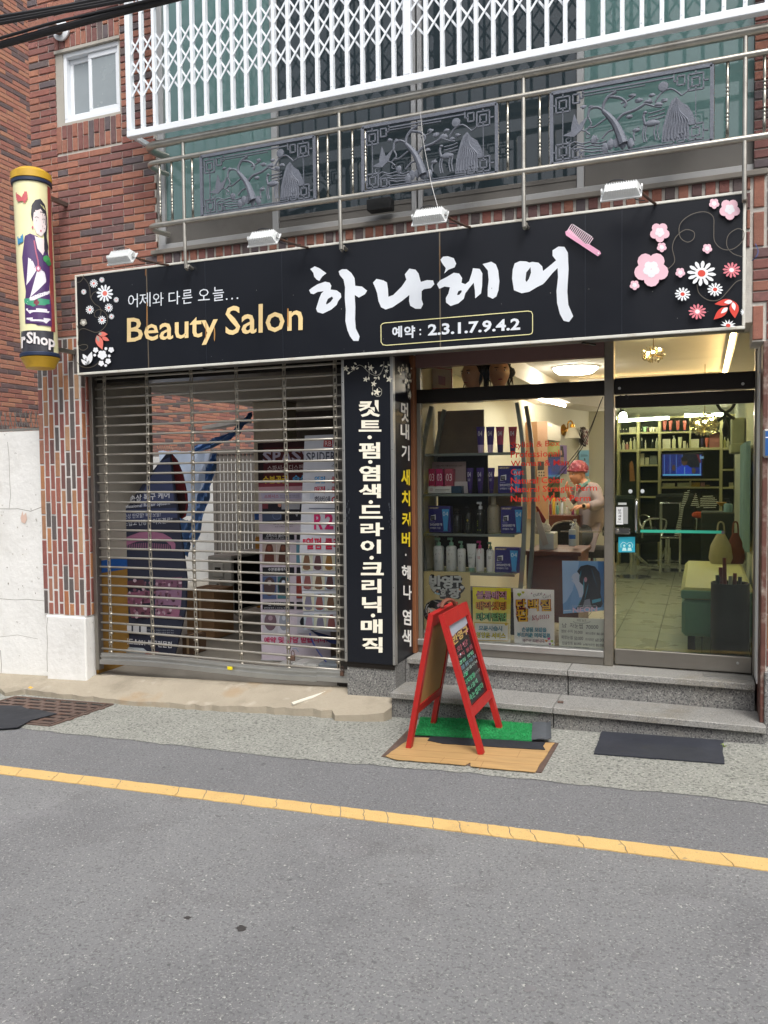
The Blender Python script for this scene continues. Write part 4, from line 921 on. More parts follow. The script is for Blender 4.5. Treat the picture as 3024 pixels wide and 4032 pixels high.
for i in range(8):
    xa, xb = -4.445+i*.2725, -4.445+(i+1)*.2725; za = .15+.012*math.sin(i*.8)*(1 if i < 7 else 0)-.006*i/8; zb = .15+.012*math.sin((i+1)*.8)-.006*(i+1)/8
    za += .004*i; zb += .004*(i+1)
    for (y0, y1, d0, d1) in ((YR2-.012, YR2+.012, .0, .075), (YR2-.028, YR2-.012, -.012, .022), (YR2-.020, YR2-.012, .045, .055)):
        br_.add([(xa, y0, za+d0), (xb, y0, zb+d0), (xb, y1, zb+d0), (xa, y1, za+d0), (xa, y0, za+d1), (xb, y0, zb+d1), (xb, y1, zb+d1), (xa, y1, za+d1)], [(3, 2, 1, 0), (4, 5, 6, 7), (0, 1, 5, 4), (2, 3, 7, 6)])
br_.build('bottom_rail', 'alu', rs)
MB().bev(-4.485, -4.450, YR2-.03, YR2+.03, .09, 2.42, .003).build('guide_channel', 'steel_frame', rs)
MB().box(-4.45, -2.27, YR2+.03, YR2+.20, 2.36, 2.42).build('shutter_box', 'dark_frame', rs)
p = at(1203, 2150+0, YR2)
pdl = thing('padlock', 'rusty brown padlock hanging from the roller shutter', 'padlock', tuple(at(1153, 2585, YR2-.02)))
c0 = at(1153, 2590, YR2-.02); MB().bev(c0.x-.017, c0.x+.017, c0.y-.01, c0.y+.01, c0.z-.022, c0.z+.018, .004).build('lock_body', 'rusty_arm', pdl)
MB().tube([tuple(q) for q in curve([c0+Vector((-.011, 0, .018)), c0+Vector((-.011, 0, .04)), c0+Vector((0, 0, .052)), c0+Vector((.011, 0, .04)), c0+Vector((.011, 0, .018))], 3)], .003, 6).build('shackle', 'rusty_arm', pdl, True)
c0 = at(1347, 2650, YR2-.02); pdl2 = thing('padlock', 'brown padlock at the foot of the shutter beside the granite pillar base', 'padlock', tuple(c0))
MB().bev(c0.x-.014, c0.x+.014, c0.y-.01, c0.y+.01, c0.z-.022, c0.z+.018, .004).build('lock_body', 'rusty_arm', pdl2)
MB().tube([tuple(q) for q in curve([c0+Vector((-.009, 0, .018)), c0+Vector((-.009, 0, .04)), c0+Vector((0, 0, .048)), c0+Vector((.009, 0, .04)), c0+Vector((.009, 0, .018))], 3)], .0028, 6).build('shackle', 'rusty_arm', pdl2, True)
p = at(905, 2631, .069); tag(MB().bev(p.x-.022, p.x+.022, .066, .0705, p.z-.012, p.z+.012, .002).build('sticker', mat('yellow_tag', '#e3d21e', .5)), 'small yellow sticker on the shutter bottom rail', 'sticker')

# ================================================================== BARBER LAMP
bp0, bp1 = at(125, 735, -.3), at(158, 1395, -.3)
bl = thing('barber_lamp', 'cylindrical barber shop lamp with yellow caps and a printed woman in purple', 'shop lamp', tuple(bp1))
ax = (bp0-bp1).normalized(); Hh = (bp0-bp1).length; Rr_ = .130
mat('yellow_plastic', '#cda32e', .42, var=.12, vs=6, dirt='#8a6a26', ds=5, da=.5); mat('navy_ring', '#1d2c48', .45)
a = Vector((1, 0, 0)); a = (a-ax*a.dot(ax)).normalized(); bb = ax.cross(a)
MB().lathe([(Rr_+.004, 0), (Rr_+.013, .004), (Rr_+.012, .055), (Rr_-.03, .085), (.02, .095)], bp0+ax*.028, 40, ax).build('top_cap', 'yellow_plastic', bl, True)
MB().lathe([(Rr_+.008, 0), (Rr_+.012, .005), (Rr_+.012, .025), (Rr_+.004, .03)], bp0, 40, ax).build('ring', 'navy_ring', bl, True)
MB().lathe([(Rr_+.004, 0), (Rr_+.012, .005), (Rr_+.012, .025), (Rr_+.008, .03)], bp1-ax*.03, 40, ax).build('ring', 'navy_ring', bl, True)
MB().lathe([(.03, 0), (.10, .006), (Rr_-.02, .03), (Rr_+.005, .075), (Rr_+.008, .08)], bp1-ax*.112, 40, ax).build('bottom_cap', 'yellow_plastic', bl, True)
MB().lathe([(Rr_, 0), (Rr_, Hh)], bp1, 40, ax).build('sleeve', mat('lamp_paper', '#f1ecba', .5, var=.06, coat=.8, dirt='#b5a05e', ds=3, da=.25), bl, True)
for q_, d_ in ((bp0, -.05), (bp1, .05)): MB().bar(q_+Vector((.05, 0, d_)), (q_.x+.05, 0, q_.z+d_), .03, .03).build('wall_bracket', 'steel_frame', bl)
# print: wrapped on the sleeve. x = pixels across, y = pixels down in the photograph zoom
vd = (CAM-bp1); vd = (vd-ax*vd.dot(ax)).normalized(); sd_ = ax.cross(vd)
def QL(x, y):
    cxp = 208+(262-208)*(y-200)/1120; s = max(-.985, min(.985, (x-cxp)/121.0)); th = math.asin(s); h = Hh*(1-(y-200)/1110)
    return bp1+ax*h+(vd*math.cos(th)+sd_*math.sin(th))*(Rr_+.0006)
class LP(Print):
    def m(s, x, y):
        p = QL(x, y); n = (p-bp1); n = (n-ax*n.dot(ax)).normalized(); return p+n*s.h
    def text(s, t, bl, br, h, col, bold=0.0, up=None, space=1.0):
        V, F, asp = glyphs(t, bold, space); s.h += .0006
        s.mb.add([s.m(bl[0]+(br[0]-bl[0])*a, bl[1]+(br[1]-bl[1])*a-h*b) for a, b in V], F, col); return s
pr = LP(QL, (0, -1, 0), .0002, .00012); pr.strip = 14
for i in range(16): y0 = 1172+i*8.8; pr.poly([(170+j*12-27, y0) for j in range(18)]+[(170+j*12-27, y0+9) for j in range(17, -1, -1)], '#34343c')
for (x0, x1, c_) in ((-100, 0, 0),): pass
for j in range(12): pr.poly([(305+j*2, 210+j*80), (325+j*2.5, 210+j*80), (325+j*2.5+3, 292+j*80), (305+j*2+2, 292+j*80)], '#9c3d3a')
PU, SK, HR, LW = '#4b2a66', '#efe0df', '#2c2a35', '#ece9f2'
pr.poly([(168, 560), (200, 545), (245, 560), (300, 600), (318, 700), (322, 800), (318, 900), (330, 1010), (334, 1140), (250, 1140), (172, 1130), (168, 1000), (175, 920), (160, 800), (152, 700)], PU)
pr.poly([(190, 700), (215, 720), (240, 780), (200, 850), (178, 880)], LW); pr.poly([(250, 760), (290, 790), (300, 850), (250, 910), (200, 960), (215, 900)], LW)
pr.poly([(172, 1030), (200, 1040), (290, 1030), (328, 1045), (300, 1062), (200, 1065)], LW); pr.poly([(172, 1090), (250, 1100), (330, 1090), (300, 1125), (210, 1118)], LW); pr.poly([(180, 970), (240, 940), (318, 905), (322, 925), (230, 975), (180, 1000)], LW)
pr.poly([(228, 560), (300, 575), (290, 640), (278, 680), (245, 640)], SK); pr.poly([(165, 965), (215, 975), (318, 965), (320, 1000), (220, 1020), (168, 1000)], '#3f9c78'); pr.ell(240, 992, 18, 20, '#7c2d3d')
pr.poly([(205, 420), (210, 360), (235, 320), (262, 312), (290, 345), (302, 420), (305, 480), (300, 550), (312, 620), (300, 670), (285, 640), (285, 560), (260, 380), (232, 400), (215, 470)], HR)
pr.poly([(218, 450), (225, 385), (262, 378), (292, 410), (298, 470), (292, 520), (268, 558), (240, 545), (222, 500)], SK)
pr.poly([(212, 430), (235, 330), (262, 320), (292, 400), (250, 372), (228, 400)], HR); pr.poly([(262, 345), (278, 350), (292, 380), (270, 362)], '#d8d69a')
for x, y in ((240, 458), (281, 462)): pr.ell(x, y, 9, 7, '#f8f8fa'); pr.ell(x, y, 5, 6, '#55505c')
pr.stroke([(228, 440), (240, 434), (252, 440)], 3, HR); pr.stroke([(272, 444), (284, 440), (292, 446)], 3, HR)
pr.ell(265, 522, 15, 6, '#c4405c'); pr.ell(215, 505, 6, 10, '#c04a6a'); pr.ell(250, 770, 16, 22, '#c05c80'); pr.ell(250, 770, 9, 13, '#e9d9ec')
pr.stroke([(225, 590), (235, 660), (248, 720), (250, 750)], 8, '#b85a78'); pr.ell(300, 700, 22, 24, '#3f9c58'); pr.ell(312, 722, 16, 20, '#2e7d4c')
pr.poly([(115, 275), (140, 300), (150, 312), (165, 280), (182, 278), (186, 320), (170, 348), (150, 335), (130, 342), (118, 315)], '#c95a5e')
pr.poly([(125, 560), (140, 572), (158, 545), (160, 600), (142, 600), (128, 612)], '#3f8fc0')
pr.text('r', (150, 1283), (176, 1284), 75, '#e8e3e3', .03, up=(0, -1)); pr.text('Shop', (182, 1278), (352, 1302), 98, '#e8e3e3', .03, up=(0, -1))
pr.build('printed_sheet', bl, 'glossy_print')
# overhead cables
mat('cable_black', '#1c1b1e', .55, var=.2, vs=20)
def cable(pts, r, label, y=-2.2, extra=None):
    P_ = [at(u, v, yy) for u, v, yy in pts]; q = curve(P_, 6)
    o = MB().tube([tuple(p) for p in q], r, 8).build('overhead_cable', 'cable_black', None, True); tag(o, label, 'cable')
cable([(-300, 260, -1.6), (0, 178, -1.55), (250, 108, -1.5), (560, 25, -1.45), (900, -60, -1.4)], .019, 'thick black overhead cable crossing in front of the brick wall, lower of the bundles')
cable([(-300, 230, -1.62), (0, 150, -1.57), (200, 92, -1.53), (330, 62, -1.5), (560, 8, -1.47), (900, -75, -1.42)], .008, 'thin blue-grey cable strapped along the top of the thick black cable')
for k_, (dv, r_) in enumerate(((0, .011), (14, .010), (24, .009))):
    cable([(-300, 120+dv, -1.8), (0, 68+dv, -1.75), (230, 30+dv*.8, -1.7), (430, -10+dv, -1.65), (800, -80+dv, -1.6)], r_, ('black twisted overhead cable nearest the top left corner', 'second black cable of the bundle at the top left corner', 'lowest thin cable of the bundle at the top left corner')[k_])

# ================================================================== STEPS
tr = thing('entrance_steps', 'two grey granite steps in front of the salon window and door', 'steps', (-.8, .1, .05))
XJ1, XJ2 = -.845, -.80
for x0, x1 in ((-1.915, XJ1-.0015), (XJ1+.0015, .345)):
    MB().bev(x0, x1, -.085, .236, .132, .172, .004).build('tread', 'granite_tread', tr)
    MB().box(x0+.002, x1-.002, -.055, .22, -.05, .131).build('riser', 'granite', tr)
for x0, x1 in ((-1.90, XJ2-.0015), (XJ2+.0015, .305)):
    MB().bev(x0, x1, .205, .47, .302, .342, .004).build('tread', 'granite_tread', tr)
    MB().box(x0+.002, x1-.002, .24, .60, .12, .301).build('riser', 'granite', tr)
c = atz(2207, 2768, .172); MB().bev(c.x-.018, c.x+.018, c.y-.012, c.y+.012, .1725, .184, .003).build('iron_catch', 'rust_iron', tr)
c0, c1 = atz(2770, 2655, .342), atz(2940, 2672, .342); MB().box(c0.x, .295, .30, .395, .3425, .3465).build('metal_plate', 'alu', tr)
struct(MB().box(-2.262, .42, .60, 7.2, .0, .345).build('salon_slab', 'grey_paint'))

# ================================================================== SHOPFRONT
YW = .45
glass('shop_glass', '#fdfefd', .0, .0, .995, '#9aa09c'); glass('door_glass', '#d8e2d8', .015, .0, .99, '#2d4438')
sf = thing('shop_window', 'large salon shop window with dark transom and steel frame above the granite steps', 'window', (-1.24, YW, .342))
WX0, WX1 = -1.885, -.592
mb = MB().bev(WX0, WX1, .415, .475, 2.117, 2.212, .003); mb.build('transom_bar', 'dark_frame', sf)
MB().bev(WX0, WX1, .405, .49, .343, .395, .004).build('sill_profile', 'steel_frame', sf)
MB().bev(WX0, WX1, .39, .48, .396, .440, .004).build('sill_profile', 'alu', sf)
MB().bev(WX0, WX0+.028, .415, .47, .44, 2.117, .003).build('side_profile', mat('side_grey', '#77766c', .5, .4), sf)
MB().bev(WX0, WX0+.028, .415, .47, 2.212, 2.50, .003).build('side_profile', 'side_grey', sf)
MB().box(WX0, WX1, .40, .47, 2.365, 2.52).build('header_board', mat('mauve_board', '#6d5350', .7, var=.06), sf)
MB().box(WX0+.028, WX1, .443, .449, .44, 2.117).build('pane', 'shop_glass', sf)
MB().box(WX0+.028, WX1, .443, .449, 2.212, 2.365).build('pane', 'shop_glass', sf)
MB().bev(-1.925, WX0, .36, .50, .342, 2.45, .004).build('wood_jamb', 'wood_jamb', sf)
MB().bev(WX1, -.533, .40, .50, .342, 2.50, .004).build('mullion', mat('mullion_steel', '#8f8a80', .38, .7, var=.15, vs=3, dirt='#4a4640', ds=1.2, da=.5), sf)
ri = zf(1600, 1350, 1.952)
pr = Print(lambda u, v: at(u, v, .443), (0, -1, 0), .0008, .0001)
for t, x1, y0, y1, h in (('Stylish & Box', 1180, 822, 806, 58), ('Professional', 1176, 884, 874, 52), ('Woman & Man', 1248, 950, 941, 44), ('Cut', 905, 1016, 1014, 46), ('Natural Color', 1213, 1085, 1078, 50), ('Natural Straight Perm', 1465, 1164, 1150, 60), ('Natural Wave Perm', 1415, 1222, 1216, 46)):
    pr.text(t, ri(803, y0), ri(x1, y1), h/1.952, '#d8301f', .006)
pr.build('window_lettering', sf)
# door
dr = thing('shop_door', 'green tinted glass salon door with steel rails and a chrome pull handle', 'door', (-.115, YW, .342))
DX0, DX1 = -.531, .300
MB().box(DX0+.012, DX1-.004, .446, .458, .455, 2.03).build('glass_leaf', 'door_glass', dr)
MB().bev(DX0+.004, DX1-.002, .43, .475, .352, .454, .004).build('bottom_rail', 'steel_frame', dr)
MB().bev(DX0+.004, DX1-.002, .43, .475, 2.031, 2.11, .004).build('top_rail', 'dark_frame', dr)
r6 = zf(2350, 1300, 2.461); r7 = zf(2350, 1950, 2.328)
def knob(f, x, y, r, yy, m='alu', d=.006): c = at(*f(x, y), yy); MB().lathe([(r, 0), (r, d*.6), (r*.7, d)], (c.x, yy, c.z), 16, (0, -1, 0)).build('lock_disc', m, dr, True)
knob(r6, 285, 648, .014, .43, 'dark_frame'); knob(r7, 1292, 1540, .009, .43)
p = at(*r7(205, 325), .44); MB().bev(p.x-.028, p.x+.070, .418, .446, p.z-.022, p.z+.020, .006).build('lock_case', mat('chrome', '#d5d6d6', .12, 1.0, var=0), dr)
MB().lathe([(.011, 0), (.011, .004), (.006, .006)], (p.x-.008, .418, p.z), 16, (0, -1, 0)).build('key_cylinder', 'stainless', dr, True)
a0, a1 = at(*r7(362, 45), .40), at(*r7(362, 335), .40)
MB().tube([tuple(q) for q in curve([Vector((a0.x, .445, a0.z-.01)), Vector((a0.x, .415, a0.z)), Vector((a0.x+.002, .385, a0.z-.03)), Vector((a1.x, .385, a1.z+.03)), Vector((a1.x, .415, a1.z)), Vector((a1.x, .445, a1.z+.01))], 5)], .0085, 10).build('pull_handle', 'chrome', dr, True)
b0, b1 = at(*r7(400, 328), .44), at(*r7(1155, 325), .44)
MB().bar((b0.x, .438, b0.z), (b1.x, .438, b0.z), .018, .004, up=(0, 1, 0)).build('cross_bar', mat('green_edge', '#3fae92', .15, var=0), dr)
MB().lathe([(.010, 0), (.010, .02)], (b1.x, .446, b0.z), 14, (0, -1, 0)).build('bar_knob', 'chrome', dr, True)
st_ = Print(lambda u, v: at(u, v, .446), (0, -1, 0), .0006, .0001)
P_ = lambda x0, y0, x1, y1, c_: st_.poly([r7(x0, y0), r7(x1, y0), r7(x1, y1), r7(x0, y1)], c_)
P_(196, 68, 272, 88, '#c9cdc9'); P_(178, 108, 242, 268, '#e9ecec'); P_(243, 106, 285, 262, '#a9aca9')
for i, ch in enumerate('당기세요'): st_.text(ch, r7(196, 150+i*26), r7(222, 150+i*26), 21/2.328, '#20242a', .02)
st_.text('PULL', r7(190, 250), r7(228, 250), 9/2.328, '#20242a', .01)
for i, ch in enumerate('미닫이문'[:0]): pass
P_(198, 382, 350, 523, '#2aa5bd'); st_.stroke([r7(200+i*1, 0) for i in ()] or [r7(222, 480), r7(220, 450), r7(240, 430), r7(262, 436), r7(275, 450), r7(292, 434), r7(315, 432), r7(330, 455), r7(325, 480)], 2.2, '#bfe6e4')
for cx in (252, 300): st_.ell(*r7(cx, 462), 4.5, 5, '#bfe6e4'); st_.poly([r7(cx-20, 510), r7(cx-14, 480), r7(cx+14, 480), r7(cx+22, 510)], '#bfe6e4')
for x, y in ((325, 1562), (442, 1560)): st_.ell(*zf(2350, 1300, 2.461)(x, y), 8, 8, '#dde2e2', 16)
st_.build('stickers', dr)
df = thing('door_frame', 'dark metal frame with fanlight over the salon door', 'door frame', (-.11, .46, .342)); df['kind'] = 'structure'; del df['category']
MB().bev(DX0, DX1, .41, .49, 2.118, 2.222, .004).build('head_rail', 'dark_frame', df)
for x, y in ((220, 563), (1415, 520)): c = at(*r6(x, y), .41); MB().lathe([(.009, 0), (.009, .004)], (c.x, .41, c.z), 14, (0, -1, 0)).build('screw_cover', 'alu', df, True)
MB().box(DX0, DX1, .443, .449, 2.222, 2.52).build('fanlight', 'shop_glass', df)
MB().bev(DX1, .318, .40, .49, .342, 2.5, .004).build('jamb', 'steel_frame', df)
MB().bev(.318, .345, -.005, .49, .172, 2.338, .004).build('jamb', mat('redbrown_jamb', '#5f3c33', .6, var=.25, vs=12, dirt='#b9b2a6', ds=7, da=.7), df)
MB().bev(.310, .318, .20, .39, .345, 2.338, .002).build('trim_strip', 'white_plaster', df)
MB().box(-.60, .33, .012, .40, 2.50, 2.60).build('soffit', 'grey_paint', df)
MB().box(-1.905, -.60, .012, .40, 2.50, 2.60).build('soffit', 'grey_paint', df)

# ================================================================== SALON ROOM
mat('salon_green', '#cccab6', .8, var=.04, vs=1.5); mat('ceiling_white', '#d8d3c8', .85, var=.03)
A = atz(2107, 1623, 2.35); B = atz(2319, 1647, 2.35)
pts = [(-1.93, .50), (A.x, A.y), (B.x, B.y), (B.x+.22, B.y+.05), (B.x+.24, 7.0), (.40, 7.0), (.40, .50)]
wl = MB()
for (x0, y0), (x1, y1) in zip(pts, pts[1:]): wl.quad((x0, y0, .36), (x1, y1, .36), (x1, y1, 2.62), (x0, y0, 2.62))
struct(wl.build('salon_walls', 'salon_green'))
struct(MB().box(-2.26, .45, .50, 7.1, 2.60, 2.66).build('salon_ceiling', 'ceiling_white'))
so_ = MB(); so_.box(.21, .40, .50, 7.0, 2.47, 2.60); so_.box(-1.30, .21, 3.66, 4.05, 2.47, 2.60); so_.prism([(-1.93, .5, 2.44), (-1.50, .5, 2.44), (A.x+.42, A.y, 2.44), (B.x+.40, B.y, 2.44), (B.x, B.y+.1, 2.44), (A.x, A.y, 2.44)], (0, 0, .16))
so_.box(-1.5, .21, .5, .72, 2.52, 2.60)
for nm in ('salon_soffit',): struct(so_.build(nm, 'ceiling_white'))
# floor tiles
fl = thing('salon_floor', 'pale tiled salon floor seen through the glass door', 'floor', (-.5, 3, .36)); fl['kind'] = 'structure'; del fl['category']
MB().box(-2.2, .40, .50, 7.0, .345, .357).build('grout', mat('grout', '#4f5248', .9), fl)
tm = mat('floor_tile', '#b5b39c', .28, var=.06, vs=1.2)
TX, TY, ts = -.297, .95, .31
for i in range(-6, 3):
    for j in range(-2, 20):
        x0 = TX+i*ts; x1 = x0+ts-.006; y0 = TY+j*.30+(.06 if i % 2 else 0); y1 = y0+.294
        x0, x1, y0, y1 = max(x0, -2.1), min(x1, .398), max(y0, .505), min(y1, 6.99)
        if x1-x0 < .03 or y1-y0 < .03: continue
        MB().bev(x0, x1, y0, y1, .357, .3615, .0015).build('floor_tile', tm, fl)
MB().bev(-.50, .29, .50, .82, .362, .372, .004).build('entrance_mat', mat('mat_dark', '#23261f', .9, var=.3, vs=8), None)
tag(bpy.data.objects['entrance_mat'], 'dark mat on the floor just inside the glass door', 'door mat')
# lights
emit('warm_tube', '#fff1de', 54); emit('cove_warm', '#ffd693', 50); emit('bulb', '#ffe6ac', 60); emit('round_white', '#fff8ec', 42)
def tube_light(a_, b_, m_, label, r=.013):
    t = thing('strip_light', label, 'strip light', a_); MB().tube([a_, b_], r, 8).build('tube', m_, t, True)
    MB().bar((a_[0], a_[1], a_[2]+r+.012), (b_[0], b_[1], b_[2]+r+.012), .03, .02).build('fitting', 'white_metal', t)
tube_light((.195, .8, 2.555), (.195, 3.6, 2.555), 'cove_warm', 'warm strip light hidden in the right edge of the raised ceiling', .008)
tube_light((-1.2, 3.63, 2.555), (.18, 3.63, 2.555), 'cove_warm', 'warm strip light along the far edge of the raised ceiling above the door view', .008)
a_, b_ = at(*r6(215, 880), 6.2), at(*r6(700, 850), 6.2); tube_light(tuple(a_), tuple(b_), 'warm_tube', 'bright tube light over the left part of the product shelves', .018)
a_, b_ = at(*r6(850, 828), 6.3), at(*r6(1225, 818), 6.3); tube_light(tuple(a_), tuple(b_), 'warm_tube', 'bright tube light over the shelves behind the crystal chandelier', .018)
m2 = zf(2050, 1560, 3.75)
a_, b_ = at(*m2(290, 48), 3.9), at(*m2(650, 140), 4.6); tube_light(tuple(a_), tuple(b_), 'warm_tube', 'bright tube light on the ceiling over the styling corner', .015)
p = atz(2265, 1452, 2.585); t = thing('ceiling_lamp', 'dazzling round white ceiling lamp behind the upper window pane', 'ceiling lamp', (p.x, p.y, 2.6))
MB().lathe([(.02, -.07), (.16, -.055), (.20, -.02), (.20, 0)], (p.x, p.y, 2.6), 24).build('diffuser', 'round_white', t, True)
MB().lathe([(.215, -.012), (.215, 0)], (p.x, p.y, 2.6), 24).build('lamp_base', 'white_metal', t, True)
p = at(*r6(230, 790), 4.6); t = thing('spot_lamp', 'bright white spot lamp high at the left edge of the door view', 'spot lamp', tuple(p))
MB().lathe([(.04, 0), (.045, .09)], p, 14, (.5, -.3, -.8)).build('spot_head', 'dark_frame', t, True); MB().ball(p+Vector((.03, -.03, -.05)), .045).build('spot_bulb', 'round_white', t, True)
MB().tube([p, (p.x, p.y, 2.6)], .008, 6).build('spot_stem', 'dark_frame', t)
glass('crystal', '#fff7df', .35, .1, .8, '#c8b98a')
def chandelier(p, r, label, n=150, flat=.75):
    p = Vector(p); t = thing('chandelier', label, 'chandelier', p)
    mb = MB()
    for i in range(n):
        th = random.uniform(0, 6.28); ph = math.acos(random.uniform(-1, 1)); rr = r*random.uniform(.75, 1.05)
        c = p+Vector((rr*math.sin(ph)*math.cos(th), rr*math.sin(ph)*math.sin(th), rr*flat*math.cos(ph))); s = random.uniform(.008, .016)*r/.16
        mb.add([c+Vector(v)*s for v in ((1, 0, 0), (-1, 0, 0), (0, 1, 0), (0, -1, 0), (0, 0, 1.6), (0, 0, -1.6))], [(0, 2, 4), (2, 1, 4), (1, 3, 4), (3, 0, 4), (2, 0, 5), (1, 2, 5), (3, 1, 5), (0, 3, 5)])
    mb.build('crystals', 'crystal', t, kind='stuff')
    for k in range(3): a_ = 2.1*k+.5; MB().ball(p+Vector((r*.55*math.cos(a_), r*.55*math.sin(a_), r*.15*(1 if k else 3))), r*.14, n=10, m=8).build('bulb', 'bulb', t, True)
    w_ = MB()
    for k in range(24): a_ = random.uniform(0, 6.28); b_ = random.uniform(-1.2, 1.2); w_.bar(p, p+Vector((math.cos(a_)*math.cos(b_), math.sin(a_)*math.cos(b_), math.sin(b_)*flat))*r*.95, .003, .003)
    w_.bar(p, (p.x, p.y, 2.6), .006, .006); w_.build('wire_frame', mat('gold_wire', '#8a7238', .3, .9), t)
pc = at(*r6(1045, 915), 3.0); chandelier(pc, .125, 'round crystal chandelier with three glowing bulbs seen through the door', 190, .85)
pc = atz(*r6(548, 235), 2.47); chandelier(pc, .085, 'small crystal ceiling chandelier seen through the fanlight', 90, .7)

# product shelving on the far wall
YF = 6.45; S6 = lambda x, y, Y=YF: at(*r6(x, y), Y)
sh = thing('product_shelving', 'cream grid shelving full of hair products on the far wall of the salon', 'shelving', (-.3, YF, .36))
fm = mat('shelf_frame', '#b5ac7c', .6, var=.06)
zt = S6(400, 845).z
def vb(x, y0, y1, w_=.035): a_, b_ = S6(x, y0), S6(x, y1); MB().box(a_.x-w_/2, a_.x+w_/2, YF, YF+.25, b_.z, a_.z).build('upright', fm, sh)
def hb(x0, x1, y, w_=.022): a_, b_ = S6(x0, y), S6(x1, y); MB().box(a_.x+.018, b_.x-.018, YF+.003, YF+.25, (a_.z+b_.z)/2-w_/2, (a_.z+b_.z)/2+w_/2).build('shelf', fm, sh)
for x in (208, 400, 608, 1208): vb(x, 820, 2300)
vb(905, 838, 1142, .02); vb(905, 1462, 1520, .02)
for x0, x1, y in ((208, 400, 1000), (208, 400, 1168), (400, 608, 992), (400, 608, 1158), (400, 608, 1310), (400, 608, 1466), (400, 608, 1618), (608, 1208, 985), (608, 1208, 1152), (608, 1208, 1450), (608, 1208, 1526), (1208, 1500, 1145), (1208, 1500, 1352), (1208, 1500, 1530), (208, 1500, 838)): hb(x0, x1, y, .032 if y in (1152, 1158, 1168, 1145) else .022)
MB().box(S6(150, 900).x, .395, YF+.251, YF+.27, .36, zt).build('back_panel', mat('shelf_dark', '#39402f', .8, var=.3, vs=4), sh)
def item(label, cat, x, yb, w_, h_, c_, shape='bottle', cap='#e8e6dc', Y=YF+.06, f=r6, sc_=2.461, grp='products on the far shelves'):
    """bottle / tube / box placed on a shelf; x, yb: centre and bottom as read off the photograph"""
    p = at(*f(x, yb), Y); q = at(*f(x+w_/2, yb), Y); W_ = (q.x-p.x); H_ = at(*f(x, yb-h_), Y).z-p.z
    t = thing(shape if shape != 'box' else 'product_box', label, cat, tuple(p), grp)
    if shape == 'bottle':
        MB().lathe([(W_*.9, 0), (W_, .004), (W_, H_*.68), (W_*.8, H_*.74), (W_*.35, H_*.78)], p, 14, col=c_).build('body', 'plastic', t, True)
        MB().lathe([(W_*.4, H_*.78), (W_*.4, H_*.98), (W_*.3, H_)], p, 10, col=cap).build('cap', 'plastic', t, True)
    elif shape == 'pump':
        MB().lathe([(W_*.93, 0), (W_, .005), (W_, H_*.70), (W_*.85, H_*.74), (W_*.4, H_*.76)], p, 16, col=c_).build('body', 'plastic', t, True)
        MB().lathe([(W_*.42, H_*.76), (W_*.42, H_*.86), (W_*.18, H_*.87), (W_*.18, H_*.93)], p, 12, col=cap).build('collar', 'plastic', t, True)
        MB().bev(p.x-W_*.75, p.x+W_*.28, p.y-W_*.25, p.y+W_*.25, p.z+H_*.93, p.z+H_, .002, cap).build('pump_head', 'plastic', t)
    elif shape == 'tube':
        n = 12; V = []; 
        for (fx, fy, hh) in ((.55, .55, 0), (.6, .6, .13), (.62, .6, .14), (.85, .35, .7), (1, .08, 1.0)): V += [p+Vector((W_*fx*math.cos(6.283*k/n), W_*fy*math.sin(6.283*k/n), H_*hh)) for k in range(n)]
        F = [(i*n+k, i*n+(k+1) % n, (i+1)*n+(k+1) % n, (i+1)*n+k) for i in range(4) for k in range(n)]+[tuple(range(n-1, -1, -1)), tuple(range(4*n, 5*n))]
        MB().add(V[n:], [tuple(j-n for j in f) for f in F if min(f) >= n], c_).build('body', 'plastic', t, True)
        MB().lathe([(W_*.56, 0), (W_*.6, H_*.12)], p, 12, col=cap).build('cap', 'plastic', t, True)
    else:
        d_ = W_*.9 if W_ < .06 else .05
        MB().bev(p.x-W_, p.x+W_, p.y, p.y+d_, p.z, p.z+H_, .002, c_).build('carton', 'plastic', t)
    return t, p, W_, H_
fi = 0
